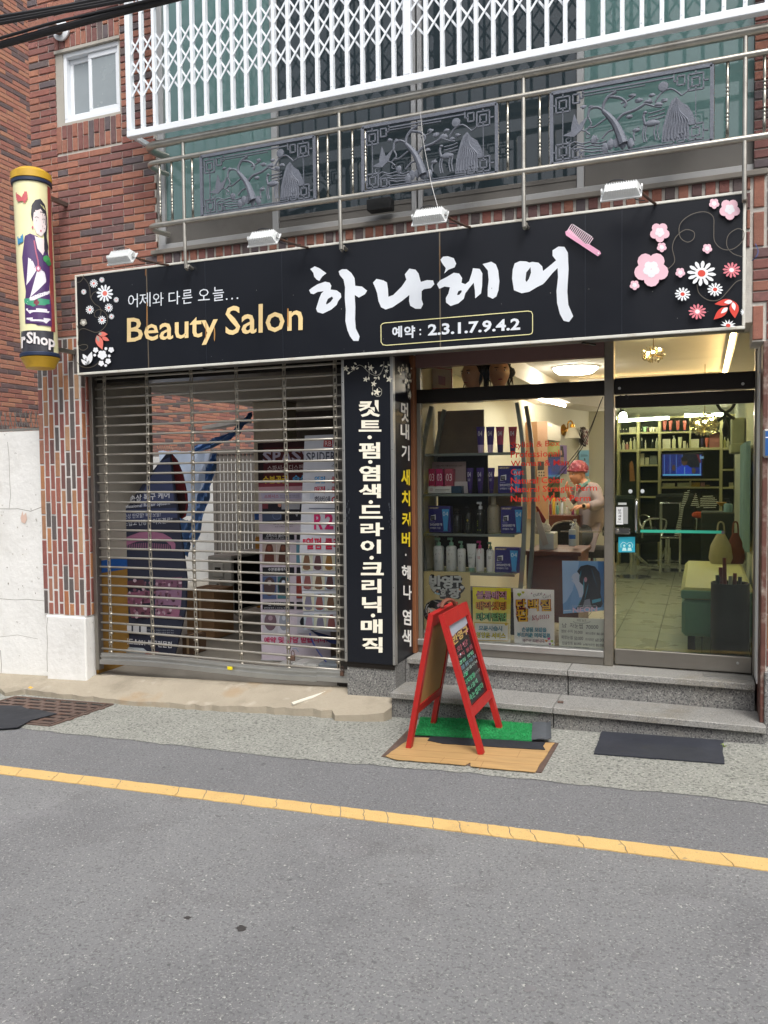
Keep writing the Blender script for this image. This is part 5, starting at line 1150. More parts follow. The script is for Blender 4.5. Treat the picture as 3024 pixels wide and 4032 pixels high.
rows = [
 (1000, [(232, 20, 46, '#1d1b16', 'bottle', 'dark serum bottle'), (258, 20, 46, '#2a1d16', 'bottle', 'dark serum bottle'), (286, 20, 46, '#23221a', 'bottle', 'dark serum bottle'), (348, 68, 60, '#b7b091', 'box', 'pale portrait box')]),
 (990, [(434, 22, 34, '#2c3226', 'bottle', 'short dark green bottle'), (465, 38, 54, '#a8cc9a', 'tube', 'pale green tube'), (494, 20, 54, '#4a1420', 'bottle', 'dark red bottle'), (522, 34, 50, '#e0d6b4', 'tube', 'cream tube'), (549, 24, 50, '#e4dcc0', 'tube', 'narrow cream tube'), (582, 38, 52, '#d6cda6', 'tube', 'wide cream tube')]),
 (978, [(656, 44, 100, '#c0604c', 'tube', 'coral tube with violet cap'), (713, 40, 100, '#c0604c', 'tube', 'coral tube with violet cap'), (784, 40, 100, '#c0604c', 'tube', 'coral tube with violet cap'), (851, 40, 100, '#c0604c', 'tube', 'coral tube with violet cap')]),
 (1166, [(228, 18, 56, '#a89f83', 'bottle', 'beige bottle'), (258, 30, 100, '#b9b498', 'bottle', 'tall beige bottle'), (292, 30, 82, '#b57c74', 'bottle', 'pink bottle'), (328, 26, 118, '#cfc690', 'bottle', 'tall yellow bottle'), (366, 34, 130, '#b7b492', 'pump', 'tall pale pump bottle')]),
 (1155, [(436, 24, 110, '#22251e', 'bottle', 'dark spray bottle'), (471, 16, 90, '#c0bba2', 'bottle', 'slim pale bottle'), (540, 24, 95, '#252a22', 'bottle', 'dark bottle'), (580, 28, 110, '#a5a68c', 'bottle', 'tall grey green bottle')]),
 (1150, [(675, 78, 96, '#d5cfb4', 'box', 'cream box with long dark hair'), (747, 38, 128, '#cfcba2', 'pump', 'cream pump bottle'), (805, 44, 114, '#d8d3a6', 'tube', 'large cream tube'), (848, 28, 76, '#d5d0b2', 'box', 'small white box'), (876, 16, 56, '#c8c4a4', 'bottle', 'small cream bottle')]),
 (1145, [(950, 78, 90, '#cfc9ac', 'box', 'cream box printed with a dark haired portrait'), (1020, 36, 100, '#2c2438', 'tube', 'dark violet tube'), (1064, 38, 106, '#b25a44', 'tube', 'orange tube'), (1142, 106, 150, '#8f5a52', 'box', 'dusky pink box')]),
 (1140, [(1238, 26, 104, '#d2cc84', 'bottle', 'yellow bottle'), (1270, 32, 90, '#c6c09a', 'bottle', 'pale bottle')]),
 (1305, [(440, 40, 110, '#c8c0a0', 'box', 'stacked white boxes'), (487, 38, 72, '#b5ae8e', 'box', 'beige box'), (548, 70, 90, '#6f746a', 'box', 'grey box')]),
 (1522, [(694, 120, 40, '#b5b48c', 'box', 'long cream tray'), (838, 116, 44, '#b0b08a', 'box', 'long beige tray'), (958, 84, 46, '#b28f2a', 'box', 'yellow basket'), (1026, 42, 46, '#a8786a', 'box', 'pink basket'), (1072, 44, 24, '#7c6f2e', 'box', 'low olive box')]),
 (1526, [(1302, 44, 50, '#c4bf9c', 'box', 'white box')])]
pos_words = {1000: 'top left shelf bay', 990: 'top second shelf bay', 978: 'top third shelf bay', 1166: 'second row first bay', 1155: 'second row second bay', 1150: 'second row third bay', 1145: 'bay behind the chandelier', 1140: 'second row last bay', 1305: 'compartment left of the television', 1522: 'compartment below the television', 1526: 'right compartment beside the curtain'}
ordn = ['first', 'second', 'third', 'fourth', 'fifth', 'sixth']
for yb, its in rows:
    for k, (x, w_, h_, c_, s_, nm) in enumerate(its):
        item('%s, %s in the %s' % (nm, ordn[k], pos_words[yb]), 'box' if s_ == 'box' else 'bottle' if s_ != 'tube' else 'tube', x, yb, w_, h_, c_, s_, '#3a2a52' if yb == 978 else '#d9d3bc')
# television
emit('screen_blue', '#2236c8', .9)
sm = bpy.data.materials.new('screen_print'); sm.use_nodes = True; MATS['screen_print'] = sm
b_ = sm.node_tree.nodes['Principled BSDF']; an = sm.node_tree.nodes.new('ShaderNodeAttribute'); an.attribute_name = 'col'
sm.node_tree.links.new(an.outputs['Color'], b_.inputs['Emission Color']); b_.inputs['Emission Strength'].default_value = .75; b_.inputs['Base Color'].default_value = (0.01, 0.01, 0.01, 1)
a_, b2 = S6(622, 1195, 6.38), S6(1030, 1425, 6.38)
tv = thing('television', 'wall television showing a waving man in a blue shirt', 'television', ((a_.x+b2.x)/2, 6.4, b2.z))
MB().bev(a_.x, b2.x, 6.382, 6.42, b2.z, a_.z, .004).build('tv_case', mat('tv_black', '#0d0e12', .3), tv)
pr = Print(lambda u, v: at(u, v, 6.38), (0, -1, 0), .001, .0006)
T = lambda P_, c_: pr.poly([r6(*p) for p in P_], c_)
T([(635, 1205), (1018, 1202), (1018, 1412), (635, 1414)], '#1c2c8c'); T([(830, 1203), (1000, 1203), (1000, 1330), (830, 1330)], '#10152c')
for x in (652, 708, 768, 825): T([(x, 1205), (x+4, 1205), (x+4, 1400), (x, 1400)], '#7fa6ff')
T([(640, 1396), (1010, 1394), (1010, 1408), (640, 1410)], '#6fc0ff'); T([(998, 1210), (1006, 1210), (1006, 1400), (998, 1400)], '#7fa6ff'); T([(965, 1205), (1000, 1290), (1010, 1275), (985, 1203)], '#7c2038')
T([(770, 1395), (778, 1330), (820, 1310), (880, 1310), (915, 1335), (922, 1395)], '#2546d8'); T([(846, 1325), (854, 1325), (856, 1395), (848, 1395)], '#7fb2f0')
pr.ell(*r6(848, 1272), 12, 17, '#5c3a34'); pr.ell(*r6(848, 1248), 13, 10, '#14131a'); pr.ell(*r6(745, 1335), 7, 12, '#5c4038'); pr.ell(*r6(940, 1362), 8, 12, '#5c4a44'); T([(1000, 1222), (1035, 1222), (1035, 1246), (1000, 1246)], '#8fa9d8')
pr.build('picture', tv, 'screen_print')
# pendant branch ornament and cross in front
x0 = at(*r6(1250, 800), 1.6); t = thing('hanging_ornament', 'black crossed hanging ornament with a tassel inside the top right of the door', 'ornament', tuple(x0))
mb = MB()
for (ax_, ay, bx, by) in ((1165, 715, 1250, 800), (1335, 712, 1250, 800), (1250, 800, 1335, 860), (1250, 800, 1170, 875)):
    pa, pb_ = at(*r6(ax_, ay), 1.6), at(*r6(bx, by), 1.6); mb.tube([tuple(q) for q in curve([pa, (pa+pb_)/2+Vector((-.006 if ax_ < 1250 else .006, 0, -.008)), pb_], 3)], .011, 8)
mb.build('crossed_straps', 'cable_black', t, True)
pa, pb_ = at(*r6(1248, 800), 1.6), at(*r6(1248, 1040), 1.6); MB().lathe([(.002, 0), (.02, .02), (.026, .06), (.012, .11), (.004, .13), (.004, pa.z-pb_.z)], pb_, 10).build('tassel', 'cable_black', t, True)
# wall box, ledge and curtain on the right wall
p0, p1 = at(*r6(1305, 850), 3.6), at(*r6(1440, 1100), 3.6); tag(MB().bev(p0.x, .39, 3.6, 3.9, p1.z, p0.z, .01).build('wall_cabinet', mat('cab_grey', '#8d8f78', .6)), 'grey green wall cabinet high on the right side of the door view', 'cabinet')
p0, p1 = at(*r6(1300, 1095), 3.3), at(*r6(1470, 1185), 3.3); tag(MB().bev(p0.x, .39, 3.3, 3.9, p1.z, p0.z, .006).build('wall_ledge', 'cab_grey'), 'grey ledge under the wall cabinet with papers on it', 'ledge')
cv = MB(); n = 30
ya, yb_ = 2.2, 3.3; zt_, zb_ = 1.86, .95
PP = [(.37-.035*abs(math.sin(i*1.3)), ya+(yb_-ya)*i/n) for i in range(n+1)]
cv.add([(x, y, zb_) for x, y in PP]+[(x, y, zt_) for x, y in PP], [(i, i+1, n+2+i, n+1+i) for i in range(n)])
tag(cv.build('plastic_curtain', mat('curtain_bluegrey', '#7d98a0', .5, var=.35, vs=5, stretch=(1, 8, 1)), None, True), 'blue grey streaky curtain hanging along the right wall of the salon', 'curtain')
# bench
bn = thing('bench', 'mint green padded salon bench with a pale yellow seat', 'bench', (.10, 1.9, .36))
mat('mint_vinyl', '#96c4b3', .45, var=.06, vs=6, bump=.1, bs=20); mat('cream_vinyl', '#d3cd92', .4, var=.08, vs=3, bump=.15, bs=9)
MB().bev(-.125, .335, .98, 2.86, .46, .72, .025).build('bench_body', 'mint_vinyl', bn, True)
MB().bev(-.135, .34, .955, 2.88, .722, .805, .03).build('seat_pad', 'cream_vinyl', bn, True)
MB().bev(-.13, .335, .950, .965, .73, .79, .008).build('pad_front', 'mint_vinyl', bn)
for x in (-.085, .25): MB().bev(x, x+.05, 1.0, 1.05, .362, .46, .004).build('leg', 'dark_frame', bn); MB().bev(x, x+.05, 2.7, 2.75, .362, .46, .004).build('leg', 'dark_frame', bn)
p = at(*r7(1222, 800), .80)
us = thing('umbrella_stand', 'dark round umbrella stand with umbrellas standing by the bench', 'umbrella stand', (p.x, .80, .372))
MB().lathe([(.115, 0), (.12, .01), (.12, p.z-.372), (.112, p.z-.372), (.112, p.z-.40)], (p.x, .80, .372), 28).build('bucket', mat('stand_dark', '#231c18', .4, var=.2), us, True)
for dx, dy, h_, c_ in ((-.06, .0, .10, '#8c3038'), (-.035, .05, .16, '#9a4a52'), (.0, -.04, .05, '#d8d0cc'), (.03, .03, .06, '#7c2a30'), (.06, 0, .04, '#4a4a50'), (-.08, -.03, .05, '#2c3034')):
    o = MB().tube([(p.x+dx*.7, .80+dy*.7, .42), (p.x+dx, .80+dy, p.z+h_)], [.018, .012], 8, col=c_).build('umbrella', 'plastic', None, True)
    tag(o, '%s umbrella in the dark stand inside the door' % {'#8c3038': 'short dark red', '#9a4a52': 'tall dusky pink', '#d8d0cc': 'pale', '#7c2a30': 'maroon', '#4a4a50': 'grey', '#2c3034': 'black'}[c_], 'umbrella', 'umbrellas in the stand')
# bags on the bench end
for x_, y_, s_, c_, lb in ((.16, 2.65, .10, '#b5aa90', 'beige handbag standing on the far end of the bench'), (.28, 2.7, .08, '#7c4438', 'brown bag beside the beige handbag on the bench')):
    t = thing('handbag', lb, 'bag', (x_, y_, .805)); MB().lathe([(s_*.8, 0), (s_, .05), (s_*.85, .16), (s_*.3, .27)], (x_, y_, .805), 12, sy=.5, col=c_).build('bag_body', 'cloth', t, True)
    MB().tube([tuple(q) for q in curve([Vector((x_-s_*.3, y_, 1.05)), Vector((x_-s_*.2, y_, 1.16)), Vector((x_+s_*.2, y_, 1.16)), Vector((x_+s_*.3, y_, 1.05))], 4)], .008, 6, col=c_).build('handle', 'cloth', t, True)

# styling chairs
def salon_chair(x, y, label, rot=0, back='#1f2a22', h=.50):
    t = thing('styling_chair', label, 'salon chair', (x, y, .3615), 'hydraulic styling chairs'); z0 = .3615
    MB().lathe([(.21, 0), (.21, .012), (.05, .03)], (x, y, z0), 28).build('base_disc', 'chrome', t, True)
    MB().lathe([(.04, .03), (.04, .30), (.028, .30), (.028, h-.08)], (x, y, z0), 16).build('column', 'chrome', t, True)
    M_ = Matrix.Translation((x, y, z0)) @ Matrix.Rotation(rot, 4, 'Z')
    def bx(nm, a, m_='matte', r_=.03, rx=0):
        mb = MB().bev(*a, r_, back); mb.v = [M_ @ (Matrix.Translation((0, .2, h)) @ Matrix.Rotation(rx, 4, 'X') @ Matrix.Translation((0, -.2, -h)) @ v) if rx else M_ @ v for v in mb.v]; mb.build(nm, m_, t, True)
    bx('seat', (-.25, .25, -.25, .24, h-.07, h+.05)); bx('backrest', (-.24, .24, .20, .29, h+.06, h+.50), rx=-.12)
    for s in (-1, 1):
        p_ = [M_ @ Vector(q) for q in ((s*.27, .22, h), (s*.29, .18, h+.20), (s*.29, -.20, h+.20), (s*.28, -.24, h+.10), (s*.26, -.15, h-.03))]
        MB().tube([tuple(q) for q in curve(p_, 4)], .011, 8).build('armrest', 'chrome', t, True)
    MB().bar(M_ @ Vector((-.15, -.34, .10)), M_ @ Vector((.15, -.34, .10)), .05, .02).bar(M_ @ Vector((0, 0, .30)), M_ @ Vector((0, -.34, .10)), .03, .03).build('footrest', 'chrome', t)
salon_chair(-.76, 5.07, 'dark styling chair with a chrome disc base behind the door handle', R(150))
salon_chair(-.40, 5.9, 'dark styling chair farthest back in front of the product shelves', R(200), '#262a24')
# chrome towel trolley
t = thing('towel_trolley', 'chrome tube trolley standing in front of the far shelves', 'trolley', (-.45, 5.0, .362)); mb = MB()
a_, b_ = at(*r7(582, 75), 5.0), at(*r7(760, 500), 5.0)
mb.tube([(a_.x, 5, .40), (a_.x, 5, a_.z), (b_.x, 5, a_.z), (b_.x, 5, .40)], .009, 8).tube([(a_.x, 5.3, .40), (a_.x, 5.3, a_.z), (b_.x, 5.3, a_.z), (b_.x, 5.3, .40)], .009, 8)
for z in (.55, .85): mb.tube([(a_.x, 5, z), (b_.x, 5, z), (b_.x, 5.3, z), (a_.x, 5.3, z), (a_.x, 5, z)], .007, 8)
mb.build('frame', 'chrome', t, True); MB().box(a_.x, b_.x, 5, 5.3, .84, .855).build('tray', 'dark_frame', t)
tw = S6(338, 1370, 6.3); o = MB().prism([S6(318, 1290, 6.3), S6(340, 1265, 6.3), S6(352, 1300, 6.3), S6(370, 1460, 6.3), S6(318, 1465, 6.3)], (0, .02, 0), '#b07a4a').build('towel', 'cloth'); tag(o, 'orange brown towel hanging at the left end of the shelving', 'towel')
# dress of a person reflected in the door glass, added as striped pieces
for k, (pts_, lb) in enumerate((([(850, 1560), (905, 1545), (880, 1640), (845, 1720), (800, 2000), (745, 2000), (810, 1720)], 'left black and white striped piece added for the person reflected in the door'), ([(1000, 1610), (1120, 1600), (1180, 1660), (1150, 1730), (1080, 1740), (1000, 1700)], 'right black and white striped piece added for the person reflected in the door'), ([(905, 1700), (960, 1560), (1000, 1720)], 'pointed middle striped piece added for the person reflected in the door'))):
    pr = Print(lambda u, v: at(u, v, 4.2), (0, -1, 0), .001, .0002); P3 = [at(*r6(*p), 4.2) for p in pts_]
    t = thing('reflected_dress', lb, 'gown', tuple(P3[0]), 'striped pieces for the person reflected in the door')
    MB().prism(P3, (0, .03, 0), '#16181a').build('cloth', 'cloth', t)
    y0, y1 = min(p[1] for p in pts_), max(p[1] for p in pts_); y = y0+8
    while y < y1-6:
        xs_ = []
        for (xa, ya_), (xb, yb_) in zip(pts_, pts_[1:]+pts_[:1]):
            if (ya_-y)*(yb_-y) < 0: xs_.append(xa+(xb-xa)*(y-ya_)/(yb_-ya_))
        xs_.sort()
        if len(xs_) >= 2: pr.poly([r6(xs_[0]+2, y), r6(xs_[-1]-2, y-4), r6(xs_[-1]-2, y+4), r6(xs_[0]+2, y+8)], '#cfd0c6')
        y += 18
    pr.build('stripes', t)
p = at(*r6(985, 1790), 4.0); o = MB().ball(p, .07, .05, .035, 10, 7, '#a8452a', .15).build('reflected_orange', 'cloth', None, True); tag(o, 'orange piece added for the thing held by the reflected person', 'cloth')  # orange lump added for what the reflected person holds
p = at(*r6(1272, 1730), 3.6); item('blue grey pump canister at the right of the door view', 'canister', 1272, 1830, 90, 200, '#6f8f98', 'pump', '#2a2f33', 3.4)
p = at(*r6(1215, 1690), 3.5); tag(MB().lathe([(.02, 0), (.055, .03), (.06, .035)], at(*r6(1215, 1702), 3.5), 16, col='#c9962a').build('bowl', 'plastic', None, True), 'small yellow bowl beside the blue grey canister', 'bowl')
tag(MB().bev(*(lambda a, b: (a.x, b.x, 3.3, 3.7, .36, a.z))(at(*r6(1010, 1760), 3.4), at(*r6(1330, 1760), 3.4)), .01).build('side_cabinet', mat('dark_cab', '#1f2621', .6)), 'dark low cabinet against the right wall behind the bench', 'cabinet')

# ================================================================== DISPLAY SHELVES BEHIND THE WINDOW
q = zf(1640, 1780, 3.770); YD = .72
ds_ = thing('display_stand', 'grey metal and glass display stand full of hair products behind the window', 'display stand', (-1.6, .8, .36))
mat('stand_grey', '#7f8782', .4, .4, var=.08); glass('shelf_glass', '#dfeee6', .03, .02, .9, '#5d6a66')
DP = lambda u, v, y=.66: at(u, v, y)
for xs_ in (((1700, 1600), (1680, 1690), (1663, 1800), (1658, 1950), (1662, 2100), (1672, 2240), (1676, 2420)), ((2036, 1585), (2052, 1690), (2062, 1800), (2066, 1950), (2064, 2100), (2056, 2240), (2040, 2420))):
    for yy in (.62, .94):
        P3 = curve([DP(u, v, .62)+Vector((0, yy-.62, 0)) for u, v in xs_], 4); mb = MB()
        for a_, b_ in zip(P3, P3[1:]): mb.bar(a_, b_, .028, .03, up=(0, 1, 0))
        mb.build('post', 'stand_grey', ds_)
zs = [at(*q(700, 610), YD).z, at(*q(700, 1195), YD).z, at(*q(700, 1762), YD).z, at(1600+700/1.952, 1350+842/1.952, YD).z]
for z, m_ in zip(zs, ('shelf_glass', 'shelf_glass', 'shelf_glass', 'shelf_glass')):
    MB().bev(-1.925, -1.235, .655, .93, z-.010, z-.001, .002).build('shelf', m_, ds_)
    MB().bev(-1.925, -1.235, .640, .656, z-.022, z-.002, .003).build('shelf_edge', 'stand_grey', ds_)
MB().box(-1.91, -1.25, .70, .93, .45, zs[2]-.14).build('drawer_box', mat('drawer_navy', '#1b242c', .5), ds_)
MB().box(-1.90, at(*q(1060, 600), .95).x, .95, .96, zs[2], zs[0]+.30).build('backdrop', mat('board_black', '#1d1b1c', .7, var=.2), ds_)
MB().box(-1.90, at(*q(1000, 600), .95).x, .961, .97, zs[0]+.301, 2.10).build('backdrop', mat('reflection_brown', '#7a6a58', .6, var=.3, vs=3), ds_)  # brown sheet added in place of the opposite house mirrored in the glass
MB().box(at(*q(1064, 600), .95).x, -1.25, .95, .96, zs[1], zs[0]+.12).build('backdrop', mat('board_beige', '#8c7a60', .7, var=.1), ds_)
def pbox(x0, y0, x1, y1, label, col='#2b2a78', Y=.70, name='product_box'):
    a_, b_ = at(*q(x0, y1), Y), at(*q(x1, y1), Y); zt = at(*q(x0, y0), Y).z; zb = min(zs, key=lambda z: abs(z-a_.z))
    t = thing(name, label, 'box', (a_.x, Y, zb)); MB().bev(a_.x, b_.x, Y, Y+.06, zb, zt, .002, col).build('carton', 'plastic', t)
    W_, H_ = b_.x-a_.x, zt-zb; return t, Print(lambda s, r_: Vector((a_.x+s*W_, Y, zt-r_*H_)), (0, -1, 0), .0006, .0001)
def special(x0, y0, x1, y1, where):
    t, p = pbox(x0, y0, x1, y1, 'blue SPECIAL SET box printed with a light blue tube, '+where)
    p.stroke([(.03, .04), (.97, .04), (.97, .97), (.03, .97)], .012, '#6a5fae', True)
    p.poly([(.03, .04), (.50, .04), (.44, .11), (.03, .11)], '#8c7a68'); p.text('SPECIAL SET', (.08, .10), (.42, .10), .045, '#e8e4dc', .01)
    p.poly([(.62, .12), (.94, .12), (.86, .90), (.70, .90)], '#3f9fdc'); p.poly([(.68, .90), (.88, .90), (.88, .955), (.68, .955)], '#358fcb'); p.text('04', (.66, .38), (.90, .38), .17, '#d6ecf8', 0)
    p.poly([(.12, .36), (.34, .32), (.34, .52), (.10, .55)], '#e6e9ee'); p.poly([(.12, .38), (.29, .38), (.29, .53), (.12, .53)], '#23242c')
    for i in range(2): p.stroke([(.15, .43+i*.04), (.26, .43+i*.04)], .012, '#b8bcc8')
    p.stroke([(.08, .61), (.30, .61)], .02, '#9a98d0'); p.text('2020만개', (.07, .75), (.62, .75), .10, '#eef0f8', .02); p.text('판매돌파 기념!', (.08, .87), (.55, .87), .07, '#dfe2f0', .01)
    p.build('printed_front', t)
special(1210, 205, 1575, 605, 'on the upper shelf'); special(178, 800, 505, 1190, 'left end of the middle shelf'); special(1252, 808, 1590, 1200, 'right end of the middle shelf'); special(1160, 1410, 1530, 1812, 'right end of the bottom shelf')
def goods(label, x, yb, w_, h_, c_, shape, cap, Y=.72, lab=None):
    t, p, W_, H_ = item(label, 'bottle' if shape != 'tube' else 'tube', x, yb, w_, h_, c_, shape, cap, Y, q, 3.77, None); 
    zb = min(zs, key=lambda z: abs(z-p.z)); dz = zb-p.z
    t.location.z += dz
    if lab:
        pp = Print(lambda s, r_: Vector((p.x+s*W_*.98*.8, p.y-W_*math.cos(s*.8)*1.01, p.z+H_*(1-r_))), (0, -1, 0), .0008, .0001)
        lab(pp, W_, H_); pp.build('label_print', t)
    return t
def lb_num(s_, c_, y0=.36, h=.17):
    def f(p, W_, H_): p.text(s_, (-.6, y0), (.6, y0), h, c_, 0); [p.stroke([(-.4, y0+.08+i*.035), (.4, y0+.08+i*.035)], .012, c_) for i in range(3)]
    return f
def lb_renew(p, W_, H_):
    p.text('RENEW', (-.45, .52), (.55, .52), .035, '#50555a', .02); p.stroke([(-.4, .47), (.5, .47)], .008, '#8a8f92'); p.stroke([(.85, .34), (-.55, .50), (.9, .90)], .012, '#8d9498')
    for i in range(3): p.stroke([(-.5, .68+i*.03), (.05, .68+i*.03)], .010, '#8a9092')
    p.text('amos'[:0] or '-', (-.3, .37), (.1, .37), .012, '#707478', 0)
def lb_dark(c_):
    def f(p, W_, H_): [p.stroke([(-.5, .42+i*.07), (.5, .42+i*.07)], .014 if i else .03, c_) for i in range(5)]
    return f
# bottom shelf
goods('first tall white pump bottle with a green collar on the bottom shelf', 332, 1748, 148, 478, '#e4e8e6', 'pump', '#86b59a', lab=lb_renew)
goods('second tall white pump bottle, right of the first, on the bottom shelf', 520, 1758, 150, 486, '#e4e8e6', 'pump', '#86b59a', lab=lb_renew)
goods('shorter white spray bottle with a green neck on the bottom shelf', 670, 1768, 118, 440, '#e2e6e4', 'pump', '#7fae93', lab=lb_renew)
goods('white tube standing on its green cap on the bottom shelf', 818, 1790, 142, 405, '#e6eae8', 'tube', '#7aa98e', lab=lb_renew)
goods('white 03 bottle with a bright pink cap on the bottom shelf', 942, 1795, 120, 452, '#e8eaea', 'pump', '#c83a86', lab=lb_num('03', '#b8405a', .42, .20))
goods('white 02 bottle with a dark green cap on the bottom shelf', 1098, 1802, 112, 440, '#e8ebea', 'pump', '#4f7a66', lab=lb_num('02', '#2a2c30', .40, .17))
# middle shelf
goods('dark shampoo bottle beside the blue box on the middle shelf', 605, 1190, 125, 350, '#15191a', 'pump', '#1a1d1d', lab=lb_dark('#6f7f82'))
goods('dark shampoo bottle with a yellow leaf mark on the middle shelf', 775, 1195, 120, 395, '#141817', 'pump', '#191c1c', lab=lambda p, W_, H_: (p.ell(0, .53, .25, .04, '#c9b83c'), [p.stroke([(-.5, .64+i*.07), (.5, .64+i*.07)], .014, '#8f9894') for i in range(4)]))
goods('tall black pump bottle with a silver collar on the middle shelf', 950, 1198, 135, 460, '#131613', 'pump', '#c9ccd0', lab=lambda p, W_, H_: (p.stroke([(-.5, .38), (.4, .38)], .03, '#b8bcb8'), p.ell(-.5, .62, .12, .022, '#a8b84a'), p.ell(-.5, .69, .12, .022, '#a8b84a'), p.ell(-.5, .76, .12, .022, '#a8b84a'), p.stroke([(-.6, .90), (.4, .90)], .04, '#9fb03c')))
goods('champagne coloured long necked pump bottle on the middle shelf', 1145, 1208, 180, 545, '#8e8671', 'bottle', '#9a937f', lab=lambda p, W_, H_: (p.stroke([(-.6, .60), (.4, .60)], .03, '#4a4436'), p.stroke([(-.6, .89), (.4, .89)], .02, '#2c281f')))
# upper shelf
for k, (x, w_) in enumerate(((795, 105), (948, 112), (1112, 105))): goods('%s purple 04 tube on the upper shelf' % ('first', 'second', 'third')[k], x, 610, w_, 375, '#3d2470', 'tube', '#33205c', lab=lb_num('04', '#dcd6ec', .36, .20))
tp = thing('counter_tray', 'white display tray of pink boxes with an upright card on the upper shelf', 'display tray', tuple(at(*q(170, 610), .70)))
a_, b_ = at(*q(168, 610), .69), at(*q(515, 610), .69); MB().bev(a_.x, b_.x, .69, .76, zs[0], at(*q(168, 510), .69).z, .002, '#dcdcd8').build('tray', 'plastic', tp)
p0, p1 = at(*q(230, 150), .78), at(*q(735, 500), .78); MB().box(p0.x, p1.x, .78, .783, zs[0], p0.z, '#a08d8c').build('back_card', 'plastic', tp)
pp = Print(lambda u, v: at(u, v, .779), (0, -1, 0), .0006, .0001); pp.text('더블이펙트 키룰 트리트먼트 CMC', q(290, 215), q(680, 215), 22/3.77, '#5a4a4c', .01); pp.build('card_print', tp)
pp = Print(lambda u, v: at(u, v, .69), (0, -1, 0), .0006, .0001); pp.stroke([q(275, 560), q(490, 560)], 2.2, '#6a6a6a'); pp.stroke([q(275, 578), q(440, 578)], 1.4, '#8a8a8a'); pp.ell(*q(222, 555), 7, 7, '#c9bcbc'); pp.build('tray_print', tp)
for k, (x0, x1, c_) in enumerate(((178, 275, '#b02a55'), (290, 392, '#b01f5c'), (418, 545, '#a8455c'))):
    t, p = pbox(x0, 248, x1, 508, ('pink 03 box at the left of the white tray', 'magenta 03 box in the middle of the white tray', 'dusky red 03 box at the right of the white tray')[k], c_, .705)
    p.text('03', (.15, .50), (.85, .50), .30, '#f0dfe4', 0); [p.stroke([(.2, .70+i*.06), (.8, .70+i*.06)], .015, '#e0b8c4') for i in range(3)]; p.build('printed_front', t)
t = thing('product_box', 'white and blue open sample box leaning by the tray', 'box', tuple(at(*q(510, 610), .68))); a_, b_ = at(*q(515, 610), .68), at(*q(672, 610), .68)
MB().bev(a_.x, b_.x, .68, .74, zs[0], at(*q(515, 505), .68).z, .002, '#22405c').build('carton', 'plastic', t); MB().box(a_.x, b_.x+.03, .74, .743, zs[0], at(*q(515, 440), .68).z, '#cfc6c6').build('lid', 'plastic', t)
# tubes on the top level
for k, (x, c_, cp) in enumerate(((572, '#40277c', '#c9b3d9'), (646, '#40277c', '#c9b3d9'), (722, '#a83c66', '#3a2568'), (818, '#a83048', '#2f2263'))):
    f4 = zf(1600, 1350, 1.952); p = at(*f4(x, 842), .72); W_ = (at(*f4(x+33, 842), .72)-p).x; H_ = zs[3] and at(*f4(x, 645), .72).z-zs[3]
    t = thing('tube', ('leftmost purple 04 tube on the topmost shelf', 'second purple 04 tube on the topmost shelf', 'pink to violet 04 tube on the topmost shelf', 'red to violet 04 tube at the right end of the topmost shelf')[k], 'tube', (p.x, .72, zs[3]))
    n = 12; V = []
    for (fx, fy, hh, ) in ((.62, .6, .0), (.7, .6, .30), (.85, .35, .7), (1, .08, 1.0)): V += [Vector((p.x, .72, zs[3]))+Vector((W_*fx*math.cos(6.283*j/n), W_*fy*math.sin(6.283*j/n), H_*hh)) for j in range(n)]
    mb = MB(); mb.add(V, [(j, (j+1) % n, n+(j+1) % n, n+j) for j in range(n)], cp if k < 2 else cp); mb.f += [(n*i+j, n*i+(j+1) % n, n*(i+1)+(j+1) % n, n*(i+1)+j) for i in (1, 2) for j in range(n)]; mb.c += [c_]*(2*n)
    mb.add([], [], c_); mb.build('body', 'plastic', t, True)
    pp = Print(lambda s, r_: Vector((p.x+s*W_*.8, .72-W_*.62*math.cos(s*.9), zs[3]+H_*(1-r_))), (0, -1, 0), .001, .0001); pp.text('04', (-.6, .36), (.6, .36), .19, '#e6e0f0', 0); pp.build('label_print', t)
